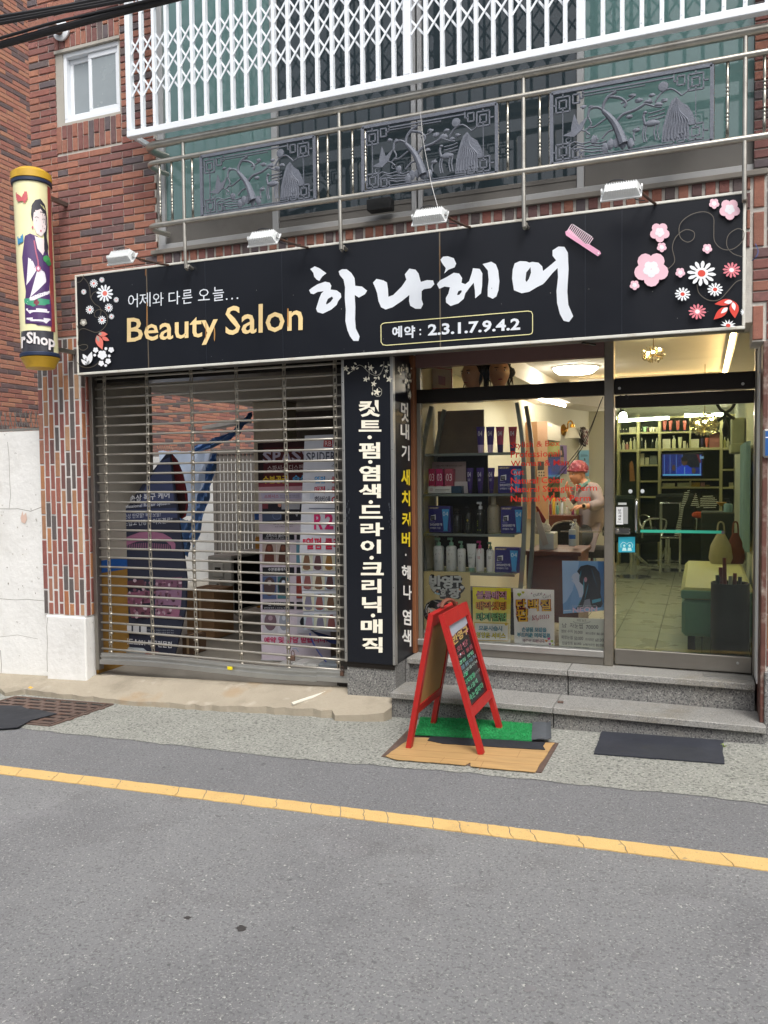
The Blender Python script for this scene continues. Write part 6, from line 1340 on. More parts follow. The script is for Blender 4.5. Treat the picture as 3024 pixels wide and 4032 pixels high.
# mannequin heads on top of the stand
for k, (u, v, s_, rot) in enumerate(((1862, 1480, 1.0, -.5), (1965, 1470, 1.0, .35))):
    t = thing('mannequin_head', ('left mannequin head with untidy dark hair above the shelves', 'right mannequin head with a bun above the shelves')[k], 'mannequin head', tuple(at(u, v+45, .80)))
    c = at(u, v, .80); Rz = Matrix.Rotation(rot, 3, 'Z'); mb = MB(); V = []
    n, m_ = 20, 14
    for i in range(m_+1):
        ph = math.pi*i/m_; z = math.cos(ph)*.115
        for j in range(n):
            th = 6.283*j/n; r_ = math.sin(ph)*(.078-.018*max(0, -z/.115)); x, y = r_*math.cos(th), r_*1.15*math.sin(th)
            if math.sin(th) < -.86 and -.03 < z < .015: y -= .014*(1-abs(z+.01)/.03)
            V.append(c+Rz @ Vector((x, y, z)))
    mb.add(V, [(i*n+j, (i+1)*n+j, (i+1)*n+(j+1) % n, i*n+(j+1) % n) for i in range(m_) for j in range(n)], '#b98d6c'); mb.lathe([(.045, -.17), (.045, -.08)], c, 14, col='#b98d6c'); mb.build('head', 'plastic', t, True)
    fm_ = MB()
    for sx_ in (-.028, .028): fm_.ball(c+Rz @ Vector((sx_, -.079, .012)), .013, .006, .007, 8, 6, '#f0ece6'); fm_.ball(c+Rz @ Vector((sx_, -.084, .012)), .006, .004, .006, 8, 6, '#1d1512'); fm_.ball(c+Rz @ Vector((sx_, -.078, .032)), .018, .005, .004, 8, 6, '#2a1d17')
    fm_.ball(c+Rz @ Vector((0, -.075, -.052)), .018, .006, .006, 8, 6, '#9c4a44'); fm_.build('face_details', 'plastic', t, True)
    hb_ = MB(); hb_.ball(c+Rz @ Vector((0, .030, .045)), .086, .088, .090, 18, 12, '#1b1614', .05)
    if k: hb_.ball(c+Rz @ Vector((.085, .05, .01)), .04, n=12, m=8, col='#1b1614', jit=.1)
    for i in range(46):
        a = random.uniform(-.35, 3.5); p_ = c+Rz @ Vector((.086*math.cos(a), .02+.085*math.sin(a), random.uniform(.0, .08)))
        d = Vector((random.uniform(-.03, .03), random.uniform(-.015, .015), -random.uniform(.05, .15))); hb_.tube([p_, p_+d*.5+Vector((random.uniform(-.01, .01), -.006, 0)), p_+d], [.006, .005, .001], 5, col='#1b1614')
    hb_.build('hair', 'matte', t, True)
    MB().box(c.x-.06, c.x+.06, .75, .87, c.z-.19, c.z-.17, '#3a2c22').build('stand_plate', 'plastic', t)
tag(MB().bev(-1.92, -1.2, .66, .95, at(1862, 1560, .80).z-.03, at(1862, 1560, .80).z-.012, .003).build('top_board', mat('board_warm', '#a97f57', .6, var=.1)), 'warm brown board across the top of the display stand carrying the heads', 'shelf board')
# red framed notice behind the upper pane
f4 = zf(1600, 1350, 1.952); pp = Print(lambda u, v: at(u, v, .9), (0, -1, 0), .001, .0003)
a_, b_ = at(*f4(190, 185), .9), at(*f4(355, 355), .9); t = thing('framed_notice', 'pale notice with a red border behind the upper left pane', 'notice', (a_.x, .9, b_.z)); MB().box(a_.x, b_.x, .9, .905, b_.z, a_.z, '#cfc3b8').build('card', 'plastic', t)
pp.stroke([f4(195, 190), f4(350, 205), f4(350, 350), f4(195, 352)], 4, '#b34a50', True); pp.poly([f4(245, 250), f4(300, 262), f4(300, 330), f4(247, 318)], '#a07c92'); pp.build('print', t)

# ================================================================== POSTERS STANDING AGAINST THE GLASS
p5 = zf(1600, 2050, 1.952); YP = .462
def poster(quad_, label, bgc, Y=YP, th=.004, m='matte', name='poster'):
    P3 = [at(*p5(*p), Y) for p in quad_]; t = thing(name, label, 'poster', tuple(P3[-1])); MB().prism(P3, (0, th, 0), bgc).build('sheet', m, t); return t, Print(lambda u, v: at(u, v, Y), (0, -1, 0), .0006, .00008)
pz = lambda x, y: (1640+x/5.184, 2260+y/5.184)     # zoom used while reading the left poster
t, p = poster([(115, 388), (488, 396), (503, 905), (108, 900)], 'beige hand painted poster of a black haired girl partly behind the red easel', '#d3c288')
for s_, w2, c_ in ((1.0, 0, '#1c1b1e'),):
    p.poly([pz(*a) for a in ((255, 60), (300, 5), (350, 10), (370, 40), (480, 50), (620, 25), (740, 30), (850, 25), (940, 90), (910, 190), (960, 240), (995, 290), (960, 350), (900, 410), (905, 480), (850, 520), (780, 500), (650, 490), (560, 515), (480, 500), (470, 430), (370, 400), (310, 330), (310, 250), (250, 210))], c_)
for ch, a, b_, h in (('반', (262, 300), (520, 315), 285), ('영', (505, 290), (745, 300), 260), ('구', (745, 270), (930, 270), 230)): p.text(ch, pz(*a), pz(*b_), h/5.184, '#d3d6d2', .05)
p.text('화', pz(480, 500), pz(650, 495), 210/5.184, '#d3d6d2', .05); p.text('장', pz(655, 500), pz(900, 500), 215/5.184, '#d3d6d2', .05)
for x, y in ((360, 325), (930, 275)): p.ell(*pz(x-18, y-8), 5, 5, '#d8dbd8'); p.ell(*pz(x+18, y-8), 5, 5, '#d8dbd8'); p.poly([pz(x-42, y-2), pz(x+42, y-2), pz(x, y+45)], '#d8dbd8')
for x, y, c_ in ((388, 385, '#b9d3dc'), (425, 400, '#a9cfdc'), (460, 408, '#9cc8d8'), (885, 318, '#d08a4a'), (430, 362, '#d08a4a')): p.ell(*pz(x, y), 4, 4, c_)
p.poly([pz(*a) for a in ((160, 720), (200, 610), (300, 540), (420, 520), (560, 540), (660, 600), (700, 700), (640, 900), (240, 960), (170, 900), (145, 800))], '#17171a')
p.poly([pz(*a) for a in ((225, 700), (330, 690), (400, 720), (420, 900), (350, 1010), (240, 960))], '#e9c9b4'); p.stroke([pz(*a) for a in ((205, 790), (195, 720), (215, 650), (240, 620))], 3, '#d8d8d6')
p.poly([pz(*a) for a in ((235, 700), (300, 760), (340, 740), (250, 680))], '#f0eeee'); p.ell(*pz(262, 800), 4, 5, '#1a1a1c')
for x, y in ((450, 640), (480, 610), (520, 600), (500, 645)): p.ell(*pz(x, y), 6, 6, '#e39aa8')
p.stroke([pz(*a) for a in ((350, 540), (400, 560), (460, 580))], 2.4, '#c9c9c9'); p.poly([pz(*a) for a in ((130, 1220), (170, 1130), (230, 1080), (230, 1290), (160, 1290))], '#dcdad6'); p.ell(*pz(185, 1230), 5, 8, '#d98a8c')
p.build('artwork', t, 'matte')
t, p = poster([(510, 512), (803, 520), (797, 948), (512, 945)], 'yellow menu poster with pink, orange and green Korean lettering', '#f6e92c')
for i in range(9): y0 = 600+i*38; c_ = ['#eedf45', '#f0e35c', '#f1e678', '#f2e996', '#f3ebac', '#f3edc0', '#f2eecf', '#f1eed6', '#efeee0'][i]; p.poly([p5(512, y0), p5(801, y0+2), p5(799, min(945, y0+39)), p5(512, min(943, y0+38))], c_)
for s_, x0, y0, x1, h, c_, e_ in (('볼륨매직', 540, 603, 768, 62, '#e9a8c4', '#b03a78'), ('매직셋팅', 538, 688, 768, 66, '#eea94e', '#c25a22'), ('디지털펌', 538, 772, 766, 64, '#8fd08c', '#2b8a5a')): p.otext(s_, p5(x0, y0), p5(x1, y0+4), h/1.952, c_, '#2a2226', .045, .01, edge2=e_)
p.stroke([p5(524, 782), p5(785, 790), p5(783, 925), p5(524, 918)], 2.6, '#cfae35', True); p.poly([p5(530, 788), p5(780, 796), p5(778, 920), p5(530, 913)], '#eef0ea')
p.otext('모든시술시', p5(556, 845), p5(738, 850), 40/1.952, '#8fc0cf', '#2a3a42', .04, .01); p.otext('영양은 서비스', p5(538, 900), p5(764, 908), 46/1.952, '#e4da2c', '#5c521a', .04, .01); p.ell(*p5(768, 795), 6, 6, '#d9c04a'); p.build('artwork', t, 'matte')
t, p = poster([(820, 522), (1135, 533), (1138, 972), (832, 950)], 'white price poster with orange lettering and the price 45,000', '#f4f4f0')
z2 = zf(2000, 2310, 4.1475)
p.text('cute', z2(412, 165), z2(560, 135), 50/4.1475, '#6a6468', 0); p.text('Girl', z2(565, 195), z2(695, 180), 58/4.1475, '#8a8488', 0)
for x, y in ((385, 110), (597, 125)): star_p = [z2(x+16*math.cos(a_*.628-1.57)*(1 if a_ % 2 == 0 else .45), y+16*math.sin(a_*.628-1.57)*(1 if a_ % 2 == 0 else .45)) for a_ in range(10)]; p.poly(star_p, '#9c4a7a')
for cx, cy, r_, c_ in ((185, 130, 36, '#a8c42c'), (247, 95, 26, '#c4c43c'), (720, 890, 24, '#a8c42c'), (685, 935, 22, '#8c3a8c'), (735, 945, 14, '#c4d43c'), (668, 850, 26, '#d45a8c'), (630, 885, 24, '#e08a3c')):
    p.ell(*z2(cx-r_*.4, cy-r_*.2), r_*.55/4.1475, r_*.55/4.1475, c_); p.ell(*z2(cx+r_*.4, cy-r_*.2), r_*.55/4.1475, r_*.55/4.1475, c_); p.poly([z2(cx-r_*.9, cy), z2(cx+r_*.9, cy), z2(cx, cy+r_)], c_)
for ch, x0, y0, x1, h in (('단', 135, 390, 300, 185), ('백', 330, 402, 500, 195), ('질', 530, 400, 700, 190), ('펌', 140, 570, 320, 205)): p.otext(ch, z2(x0, y0), z2(x1, y0), h/4.1475, '#f0c03a', '#1f1412', .06, .02, edge2='#b0402a')
p.otext('45,000', z2(350, 575), z2(690, 545), 105/4.1475, '#f0f0f0', '#b02a3a', .05, .01); p.otext('손상된 모발을', z2(225, 735), z2(630, 745), 78/4.1475, '#7cc4d8', '#1f3a48', .04, .01); p.otext('부드러운 머리결로', z2(150, 820), z2(695, 838), 78/4.1475, '#7cc4d8', '#1f3a48', .04, .01); p.otext('바꾸어 드립니다.', z2(240, 905), z2(612, 915), 56/4.1475, '#d8c8d0', '#3a2a34', .04, .01)
p.build('artwork', t, 'matte')
t, p = poster([(1197, 308), (1526, 312), (1523, 690), (1205, 716)], 'blue photographic poster of a woman in profile with teal streaked hair', '#6f9fd0', m='plastic')
g5 = lambda pts, c_: p.poly([p5(*a) for a in pts], c_)
g5([(1197, 308), (1330, 309), (1300, 500), (1230, 620), (1203, 640)], '#9fc0e4'); g5([(1290, 480), (1480, 480), (1480, 640), (1250, 690)], '#7aa8d8'); g5([(1470, 312), (1526, 312), (1524, 640), (1490, 600)], '#3f7cba')
g5([(1278, 415), (1300, 400), (1330, 400), (1350, 440), (1345, 470), (1368, 520), (1350, 590), (1330, 590), (1318, 540), (1290, 480), (1270, 462), (1283, 450), (1268, 440)], '#c9d3e6')
g5([(1312, 390), (1340, 350), (1390, 338), (1450, 352), (1485, 400), (1495, 470), (1492, 560), (1510, 640), (1480, 690), (1400, 690), (1340, 690), (1300, 680), (1340, 620), (1362, 560), (1360, 500), (1330, 470), (1335, 420)], '#141e2c')
for a_, b_, c_ in (((1345, 380), (1325, 470), '#2c7f98'), ((1365, 440), (1362, 560), '#3a9ab0'), ((1400, 480), (1368, 620), '#2c7f98'), ((1420, 360), (1470, 520), '#24506a'), ((1345, 600), (1310, 675), '#3a9ab0')): p.leaf(p5(*a_), p5(*b_), 4, c_)
p.ell(*p5(1378, 453), 6, 10, '#c98f98'); g5([(1370, 610), (1410, 600), (1425, 690), (1350, 690)], '#8a8f9c'); g5([(1427, 610), (1495, 596), (1497, 618), (1429, 636)], '#4fb0cc')
p.text('COLORFUL NEON MIX', p5(1275, 660), p5(1465, 658), 8/1.952, '#d3dce8', 0); g5([(1207, 690), (1523, 664), (1523, 688), (1206, 712)], '#8fc0ea')
p.text('NEON', p5(1278, 708), p5(1468, 700), 40/1.952, '#f0d0e4', .03); g5([(1210, 688), (1268, 685), (1268, 690), (1210, 693)], '#dfe9f4'); p.build('artwork', t, 'plastic')
t, p = poster([(1172, 742), (1532, 756), (1532, 1000), (1172, 975)], 'white board with handwritten eyebrow and eyelash prices', '#e2e6da')
for s_, x0, y0, x1, y1, h in (('남', 885, 665, 960, 668, 70), ('자눈썹', 1010, 668, 1220, 690, 78), ('70000', 1275, 690, 1475, 690, 62), ('엠보 수지', 872, 750, 1055, 755, 52), ('70.000', 1080, 768, 1220, 770, 50), ('페더싱콤보', 1268, 782, 1430, 786, 42), ('80.000', 1450, 792, 1592, 795, 42), ('화장눈썹', 872, 850, 1055, 862, 58), ('50.000', 1085, 872, 1228, 872, 56), ('아이라인', 1265, 885, 1405, 890, 48), ('60.000', 1428, 898, 1582, 898, 52), ('입술틴트', 888, 945, 1060, 950, 54), ('80.000', 1080, 952, 1198, 955, 42), ('H헤어라인', 1232, 965, 1420, 972, 42), ('80.000', 1438, 978, 1568, 982, 48), ('속눈썹파마', 995, 1012, 1185, 1018, 38), ('15000', 1215, 1022, 1320, 1025, 34)): p.text(s_, z2(x0, y0), z2(x1, y1), h/4.1475, '#2c2d30', .0)
p.text('미인 눈크', z2(1130, 565), z2(1280, 572), 40/4.1475, '#2c2d30', 0); p.stroke([z2(1065, 565), z2(1100, 590), z2(1200, 600), z2(1300, 590), z2(1350, 568)], 2.4, '#a4aaa2')
p.build('handwriting', t, 'matte')

# ================================================================== INSIDE, BEHIND THE WINDOW
mat('desk_wood', '#5b2c1b', .35, var=.25, vs=4, stretch=(1, 1, 6))
a_, b_ = at(*p5(922, 232), 1.0), at(*p5(1290, 262), 1.0)
dk = thing('wooden_desk', 'dark reddish wooden desk behind the posters in the window', 'desk', (-1.1, 1.2, .36)); ztop = a_.z
MB().bev(a_.x-.02, b_.x+.05, .98, 1.6, ztop-.03, ztop, .004).build('desk_top', 'desk_wood', dk); MB().bev(a_.x, a_.x+.04, 1.0, 1.58, .362, ztop-.031, .003).build('side_panel', 'desk_wood', dk); MB().bev(b_.x-.01, b_.x+.03, 1.0, 1.58, .362, ztop-.031, .003).build('side_panel', 'desk_wood', dk); MB().box(a_.x+.04, b_.x-.01, 1.02, 1.04, .50, ztop-.031).build('front_panel', 'desk_wood', dk)
m2 = zf(2050, 1560, 3.75)
item('clear sanitiser pump bottle with a blue label on the desk', 'bottle', 765, 2212, 110, 330, '#b9c3c6', 'pump', '#e6e8e8', 1.05, m2, 3.75, None)
c = at(*m2(765, 2100), 1.02); tag(MB().lathe([(.0265, 0), (.0265, .032)], at(*m2(765, 2105), 1.05)-Vector((0, .003, 0)), 14, col='#2f6ab8').build('bottle_label', 'plastic', None, True), 'blue label band round the clear sanitiser bottle', 'label')
item('white spray bottle standing behind the sanitiser on the desk', 'bottle', 815, 2195, 90, 380, '#c6c4bc', 'pump', '#d6d6d0', 1.3, m2, 3.75, None)
c0, c1 = at(*m2(270, 2200), 1.12), at(*m2(490, 2020), 1.12); tag(MB().bev(c0.x, c1.x, 1.12, 1.3, ztop, c1.z, .004, '#b8c0c0').build('tissue_box', 'plastic'), 'pale grey tissue box at the left of the desk', 'tissue box')
pb_ = MB()
for i in range(9): c = at(*m2(random.uniform(240, 420), random.uniform(1930, 2010)), 1.2); pb_.ball(c, random.uniform(.02, .04), .03, random.uniform(.02, .035), 8, 6, '#cfcdc8', .3)
tag(pb_.build('plastic_bag', 'plastic', None, True), 'crumpled white plastic bag on the tissue box', 'plastic bag')
tag(MB().prism([at(*m2(*p), 1.1) for p in ((180, 1720), (260, 1705), (410, 2180), (330, 2215))], (0, .01, 0), '#b3aca4').build('clear_packet', 'plastic'), 'long pale packet leaning diagonally against the desk items', 'packet')
tag(MB().prism([at(*m2(*p), 1.5) for p in ((220, 1625), (250, 1630), (375, 1830), (350, 1875), (300, 1860))], (0, .01, 0), '#8c2420').build('red_cloth', 'cloth'), 'small red cloth behind the pale packet', 'cloth')
t = thing('styling_chair', 'black styling chair with chrome armrests in front of the seated woman', 'salon chair', (-1.05, 2.2, .36))
ch = MB(); ch.prism([at(*m2(*p), 2.1) for p in ((430, 2050), (500, 1900), (640, 1860), (760, 1870), (850, 2000), (850, 2300), (440, 2300))], (0, .25, 0), '#16171a'); ch.build('seat_shell', 'matte', t)
MB().tube([tuple(q_) for q_ in curve([at(*m2(*p), 2.08) for p in ((440, 1990), (500, 1900), (600, 1858), (740, 1850), (780, 1880))], 4)], .010, 8).build('armrest', 'chrome', t, True)
MB().tube([at(*m2(590, 2000), 2.0), at(*m2(1200, 2003), 2.0)], .006, 8).build('towel_bar', 'chrome', t, True)
# cabinet, mirror, wall things on the angled wall
def wallp(f, x, y, off=.02):
    n = Vector((B.y-A.y, -(B.x-A.x), 0)).normalized(); n = -n if n.dot(CAM-Vector((A.x, A.y, 1.6))) < 0 else n
    return atp(*f(x, y), Vector((A.x, A.y, 0))+n*off, n), n
def wpoly(name, pts, col, label, cat, off=.02, th=.015, f=m2, m='plastic', prints=()):
    P3 = [wallp(f, *p, off)[0] for p in pts]; n = wallp(f, *pts[0], off)[1]; t = thing(name, label, cat, tuple(P3[-1])); MB().prism(P3, -n*th, col).build('panel', m, t)
    if prints:
        p = Print(lambda u, v: wallp(lambda a, b: (u, v), 0, 0, off)[0], n, .001, .0003)
        for kind, a, c_ in prints: p.poly([f(*q_) for q_ in a], c_) if kind == 'p' else p.text(*a, c_)
        p.build('print', t)
    return t
wpoly('tall_cabinet', [(240, 375), (392, 372), (412, 1820), (300, 1820)], '#c79a74', 'tall peach coloured cabinet side on the salon wall', 'cabinet', .30, .28)
wpoly('mirror_cabinet', [(392, 372), (590, 455), (590, 665), (398, 640)], '#d6d0bc', 'white wall cupboard with glossy door beside the wall lamp', 'cupboard', .28, .2, prints=(('p', [(400, 395), (465, 410), (465, 455), (402, 440)], '#f7f5ea'),))
wpoly('wall_mirror', [(400, 665), (580, 668), (580, 1500), (412, 1500)], '#b9ba94', 'tall salon mirror left of the purple poster', 'mirror', .03, .02, m=mat('mirror_glass', '#c6c9a8', .08, .9, var=0))
wpoly('purple_poster', [(585, 722), (683, 727), (683, 1150), (583, 1142)], '#8a70b0', 'narrow purple poster of a woman on the back wall', 'poster', .02, .006, prints=(('p', [(588, 735), (625, 740), (640, 860), (630, 960), (588, 940)], '#241a24'), ('p', [(586, 800), (605, 800), (612, 860), (590, 880)], '#cf9f8c'), ('p', [(586, 900), (635, 900), (640, 985), (586, 985)], '#b08a78'), ('p', [(610, 1010), (625, 1010), (625, 1100), (610, 1100)], '#4a3a88'), ('p', [(586, 990), (680, 992), (680, 1148), (586, 1140)], '#6a55a0')))
wpoly('blue_poster', [(862, 800), (1010, 798), (1010, 1180), (865, 1180)], '#6fa9c6', 'light blue poster behind the woman in the red cap', 'poster', .02, .006, prints=(('p', [(885, 878), (990, 876), (990, 886), (885, 888)], '#1f2c38'), ('p', [(935, 915), (950, 915), (958, 950), (935, 950)], '#22303c'), ('p', [(885, 858), (980, 856), (980, 862), (885, 864)], '#46708c')))
wpoly('white_notice', [(80, 980), (200, 985), (205, 1280), (90, 1280)], '#b8ac98', 'pale handwritten notice on the wall behind the red window lettering', 'notice', .35, .006)
wpoly('style_card', [(247, 960), (345, 965), (348, 1195), (250, 1190)], '#c9b79c', 'beige card with six dark hair shapes hung on the peach cabinet', 'card', .34, .006, prints=tuple([('p', [(248, 962), (344, 966), (344, 1090), (248, 1095)], '#3a3634')]+[('p', [(262+i*34, 1115+j*45), (278+i*34, 1112+j*45), (284+i*34, 1135+j*45), (262+i*34, 1142+j*45)], '#2c2624') for i in range(3) for j in range(2)]))
# wall lamp (brass swan neck with glass shade)
wl_ = thing('wall_lamp', 'brass swan neck wall lamp with a pleated white glass shade', 'wall lamp', tuple(wallp(m2, 630, 500)[0]))
c, n = wallp(m2, 628, 500, .0); brass = mat('brass', '#c9963c', .25, 1.0, var=.05)
MB().lathe([(.07, 0), (.075, .01), (.05, .025), (.02, .05)], c, 20, n).build('wall_plate', brass, wl_, True)
arm = [wallp(m2, x, y, o)[0] for x, y, o in ((640, 495, .04), (690, 480, .12), (700, 400, .14), (735, 365, .16), (765, 395, .17), (765, 460, .17))]
MB().tube([tuple(q_) for q_ in curve(arm, 4)], .010, 8).build('arm', brass, wl_, True)
c = wallp(m2, 762, 620, .17)[0]; zt_ = wallp(m2, 762, 490, .17)[0].z-c.z
MB().lathe([(.10, 0), (.095, .01), (.055, zt_), (.02, zt_+.03)], c, 24).build('shade', mat('milk_glass', '#e9e4d2', .3, var=0), wl_, True)
MB().lathe([(.03, zt_+.02), (.028, zt_+.06), (.012, zt_+.07)], c, 14).build('socket', brass, wl_, True)
# dried wreath
c, n = wallp(m2, 920, 600, .06); wr = thing('dried_wreath', 'dark twig wreath with whitish flowers on the back wall', 'wreath', tuple(c)); side = n.cross(Vector((0, 0, 1)))
tw = MB(); fl_ = MB()
Rw = (wallp(m2, 920, 455, .06)[0].z-wallp(m2, 920, 745, .06)[0].z)/2
for i in range(150):
    a = random.uniform(0, 6.283); r_ = Rw*random.uniform(.55, 1.0); p_ = c+side*math.cos(a)*r_*.62+Vector((0, 0, math.sin(a)*r_))+n*random.uniform(-.03, .03)
    a2 = a+random.uniform(.5, 1.2); r2 = Rw*random.uniform(.5, 1.08); p2 = c+side*math.cos(a2)*r2*.62+Vector((0, 0, math.sin(a2)*r2))+n*random.uniform(-.03, .04); tw.bar(p_, p2, .006, .006, col='#3d2c24')
for i in range(70): p_ = c+side*random.uniform(-.25, .35)*Rw+Vector((0, 0, random.uniform(-.75, .7)*Rw))+n*random.uniform(.0, .05); fl_.ball(p_, random.uniform(.01, .022), n=6, m=4, col=random.choice(['#d8cfd0', '#c9b4bb', '#e4dede', '#8a6a6c']), jit=.3)
tw.build('twigs', 'matte', wr, kind='stuff'); fl_.build('flowers', 'matte', wr, kind='stuff')
# wires across
for (x0, y0, x1, y1, lb) in ((1215, 10, 380, 1340, 'left of two thin cords stretched diagonally behind the window'), (1190, 60, 440, 1345, 'right of two thin cords stretched diagonally behind the window')):
    tag(MB().tube([tuple(q_) for q_ in curve([at(*m2(x0, y0), 1.6), at(*m2((x0+x1)/2+95, (y0+y1)/2+60), 2.0), at(*m2(x1, y1), 2.4)], 5)], .0035, 5).build('cord', 'cable_black', None, True), lb, 'cord')
# counter with bottles behind her
c0, c1 = at(*m2(415, 1755), 3.1), at(*m2(885, 1755), 3.1); ct = thing('side_counter', 'brown counter crowded with small bottles left of the seated woman', 'counter', (c0.x, 3.1, .36))
MB().bev(c0.x, c1.x, 3.1, 3.5, .362, c0.z, .005).build('counter_body', 'desk_wood', ct)
for k, (x, h_, c_, sh_, nm) in enumerate(((440, 210, '#7a2c38', 'bottle', 'wine red bottle'), (490, 330, '#c9a52c', 'bottle', 'tall yellow bottle with a red collar'), (545, 180, '#5a8a7c', 'bottle', 'green bottle'), (610, 240, '#c4ccd4', 'pump', 'pale pump bottle'), (685, 150, '#b8b4a8', 'bottle', 'short white bottle with an orange cap'), (770, 140, '#7c2450', 'bottle', 'dark magenta bottle'), (840, 120, '#8a8a4c', 'bottle', 'olive bottle'))):
    item(nm+' on the brown counter', 'bottle', x, 1752, 44, h_, c_, sh_, '#c04a2c' if k in (1, 4) else '#2a2a2c', 3.2, m2, 3.75, 'bottles on the brown counter')

# ================================================================== GARAGE CONTENTS
b2 = zf(380, 1760, 2.5125)
def board(f, pts, Y, label, cat, name, col, th=.02, tilt=.0):
    P3 = [at(*f(*p), Y) for p in pts]; t = thing(name, label, cat, tuple(min(P3, key=lambda v: v.z))); MB().prism(P3, (0, th, 0), col).build('panel', 'matte', t); return t, Print(lambda u, v: at(u, v, Y), (0, -1, 0), .0008, .00015)
t, p = board(b2, ((700, 55), (640, 130), (560, 230), (450, 380), (300, 600), (190, 780), (145, 950), (150, 1150), (200, 1330), (260, 1500), (310, 1700), (290, 1850), (235, 1990), (770, 2060), (830, 1830), (880, 1600), (890, 1300), (860, 1050), (820, 780), (770, 400), (745, 200), (725, 60)), .50, 'dark blue drop shaped advertising board with a comb and white lettering behind the shutter', 'advertising board', 'advertising_board', '#23283a')
g = lambda pts, c_: p.poly([b2(*a) for a in pts], c_)
g([(640, 140), (725, 100), (745, 300), (770, 560), (420, 600), (480, 400), (560, 260)], '#3d4668'); g([(300, 620), (790, 600), (800, 700), (250, 740)], '#343c5c')
p.text('손상 복구 케어', b2(330, 545), b2(722, 505), 66/2.5125, '#d6d9e2', .015); p.text('Professional Repair System', b2(240, 620), b2(727, 580), 42/2.5125, '#cdd1dc', .01); p.text('극손상 탄모발! 녹은모발!', b2(240, 712), b2(635, 688), 48/2.5125, '#c2c6d2', 0); p.text('"부드럽고 건강한 머릿결로"', b2(215, 790), b2(750, 752), 56/2.5125, '#c2c6d2', 0)
g([(205, 1010), (230, 950), (300, 890), (420, 845), (540, 835), (660, 855), (740, 900), (782, 960), (780, 1030), (750, 1035), (735, 975), (690, 935), (560, 925), (400, 935), (280, 980), (245, 1020), (240, 1080), (212, 1070)], '#8e5c78')
for i in range(26): x = 270+i*18; p.stroke([b2(x, 945+abs(i-13)*1.5), b2(x+4, 1010)], 2.6, '#8e5c78')
g([(250, 1330), (470, 1310), (470, 1390), (270, 1400)], '#4a2a38'); g([(590, 1300), (850, 1285), (850, 1400), (585, 1410)], '#6e4a60'); g([(290, 1440), (540, 1420), (540, 1540), (310, 1560)], '#7a4a62'); g([(590, 1420), (850, 1405), (840, 1570), (585, 1560)], '#80607a'); g([(330, 1580), (540, 1565), (540, 1690), (350, 1690)], '#6a4050'); g([(590, 1580), (835, 1590), (815, 1700), (585, 1690)], '#8a5a72')
for i in range(120):
    x, y = random.uniform(300, 840), random.uniform(1315, 1690)
    if x < 300+(y-1310)*.16 or 545 < x < 585: continue
    p.ell(*b2(x, y), random.uniform(2, 9), random.uniform(3, 9), random.choice(['#4a2c3c', '#6a4458', '#8c6478', '#3a2430', '#b09aa8', '#75505f', '#5c3c4c', '#9c8090']), 7)
for x in (305, 380, 455): g([(x, 1760), (x+58, 1762), (x+58, 1840), (x, 1835)], '#b9bcc2')
for i in range(3): p.text('미용실 전용 제품을 사용한 영양 케어', b2(515, 1812+i*24), b2(780, 1818+i*24), 13/2.5, '#9aa0ac', 0)
p.text('헤드스001 복구전문점', b2(290, 1945), b2(760, 1985), 62/2.5125, '#d3d6dc', .01); p.build('print', t, 'matte')
t, p = board(b2, ((725, 55), (790, 130), (850, 280), (888, 470), (893, 600), (870, 690), (835, 710), (800, 640), (785, 480), (765, 300)), .62, 'dark red leaf shaped banner leaning behind the drop shaped board', 'banner', 'leaf_banner', '#6a1f24')
p.poly([b2(*a) for a in ((765, 420), (870, 430), (888, 560), (865, 680), (830, 705), (800, 640))], '#271317'); p.build('print', t, 'matte')
def carton(f, x0, y0, x1, y1, Y, label, d=.25, col='#9c7a58', name='cardboard_box'):
    a_, b_ = at(*f(x0, y1), Y), at(*f(x1, y0), Y); t = thing(name, label, 'box', (a_.x, Y, a_.z)); MB().bev(a_.x, b_.x, Y, Y+d, max(a_.z, .046), b_.z, .005, col).build('carton', 'matte', t)
    MB().box((a_.x+b_.x)/2-.012, (a_.x+b_.x)/2+.012, Y-.001, Y+d, max(a_.z, .05)+.001, b_.z+.001, '#b59a76').build('tape', 'matte', t); return t
carton(b2, 160, 1645, 315, 1895, .62, 'brown cardboard carton stacked left of the drop shaped board'); carton(b2, 140, 1897, 290, 2090, .60, 'reddish brown carton at the bottom left behind the shutter', .28, '#7c4f3c')
g2_ = zf(700, 1400, 1.701)
carton(g2_, 62, 1575, 240, 1890, 1.55, 'large brown carton on the garage floor right of the drop shaped board', .35, '#8a6a4a'); carton(g2_, 30, 1880, 105, 2000, .95, 'small dark carton in front of the large brown one', .2, '#5c4634')
c = at(*b2(355, 2060), .45); tag(MB().lathe([(.05, 0), (.11, .02), (.115, .06), (.08, .085)], (c.x, .52, c.z-.03), 18, sy=.7, col='#8f979c').build('plastic_basin', 'plastic', None, True), 'grey white plastic basin at the foot of the drop shaped board', 'basin')
a_, b_ = at(*b2(475, 2100), .40), at(*b2(545, 2050), .40); tag(MB().bev(a_.x, b_.x, .40, .5, a_.z, b_.z, .004, '#8c4a3c').build('loose_brick', 'matte'), 'loose red brick beside the grey basin', 'brick')
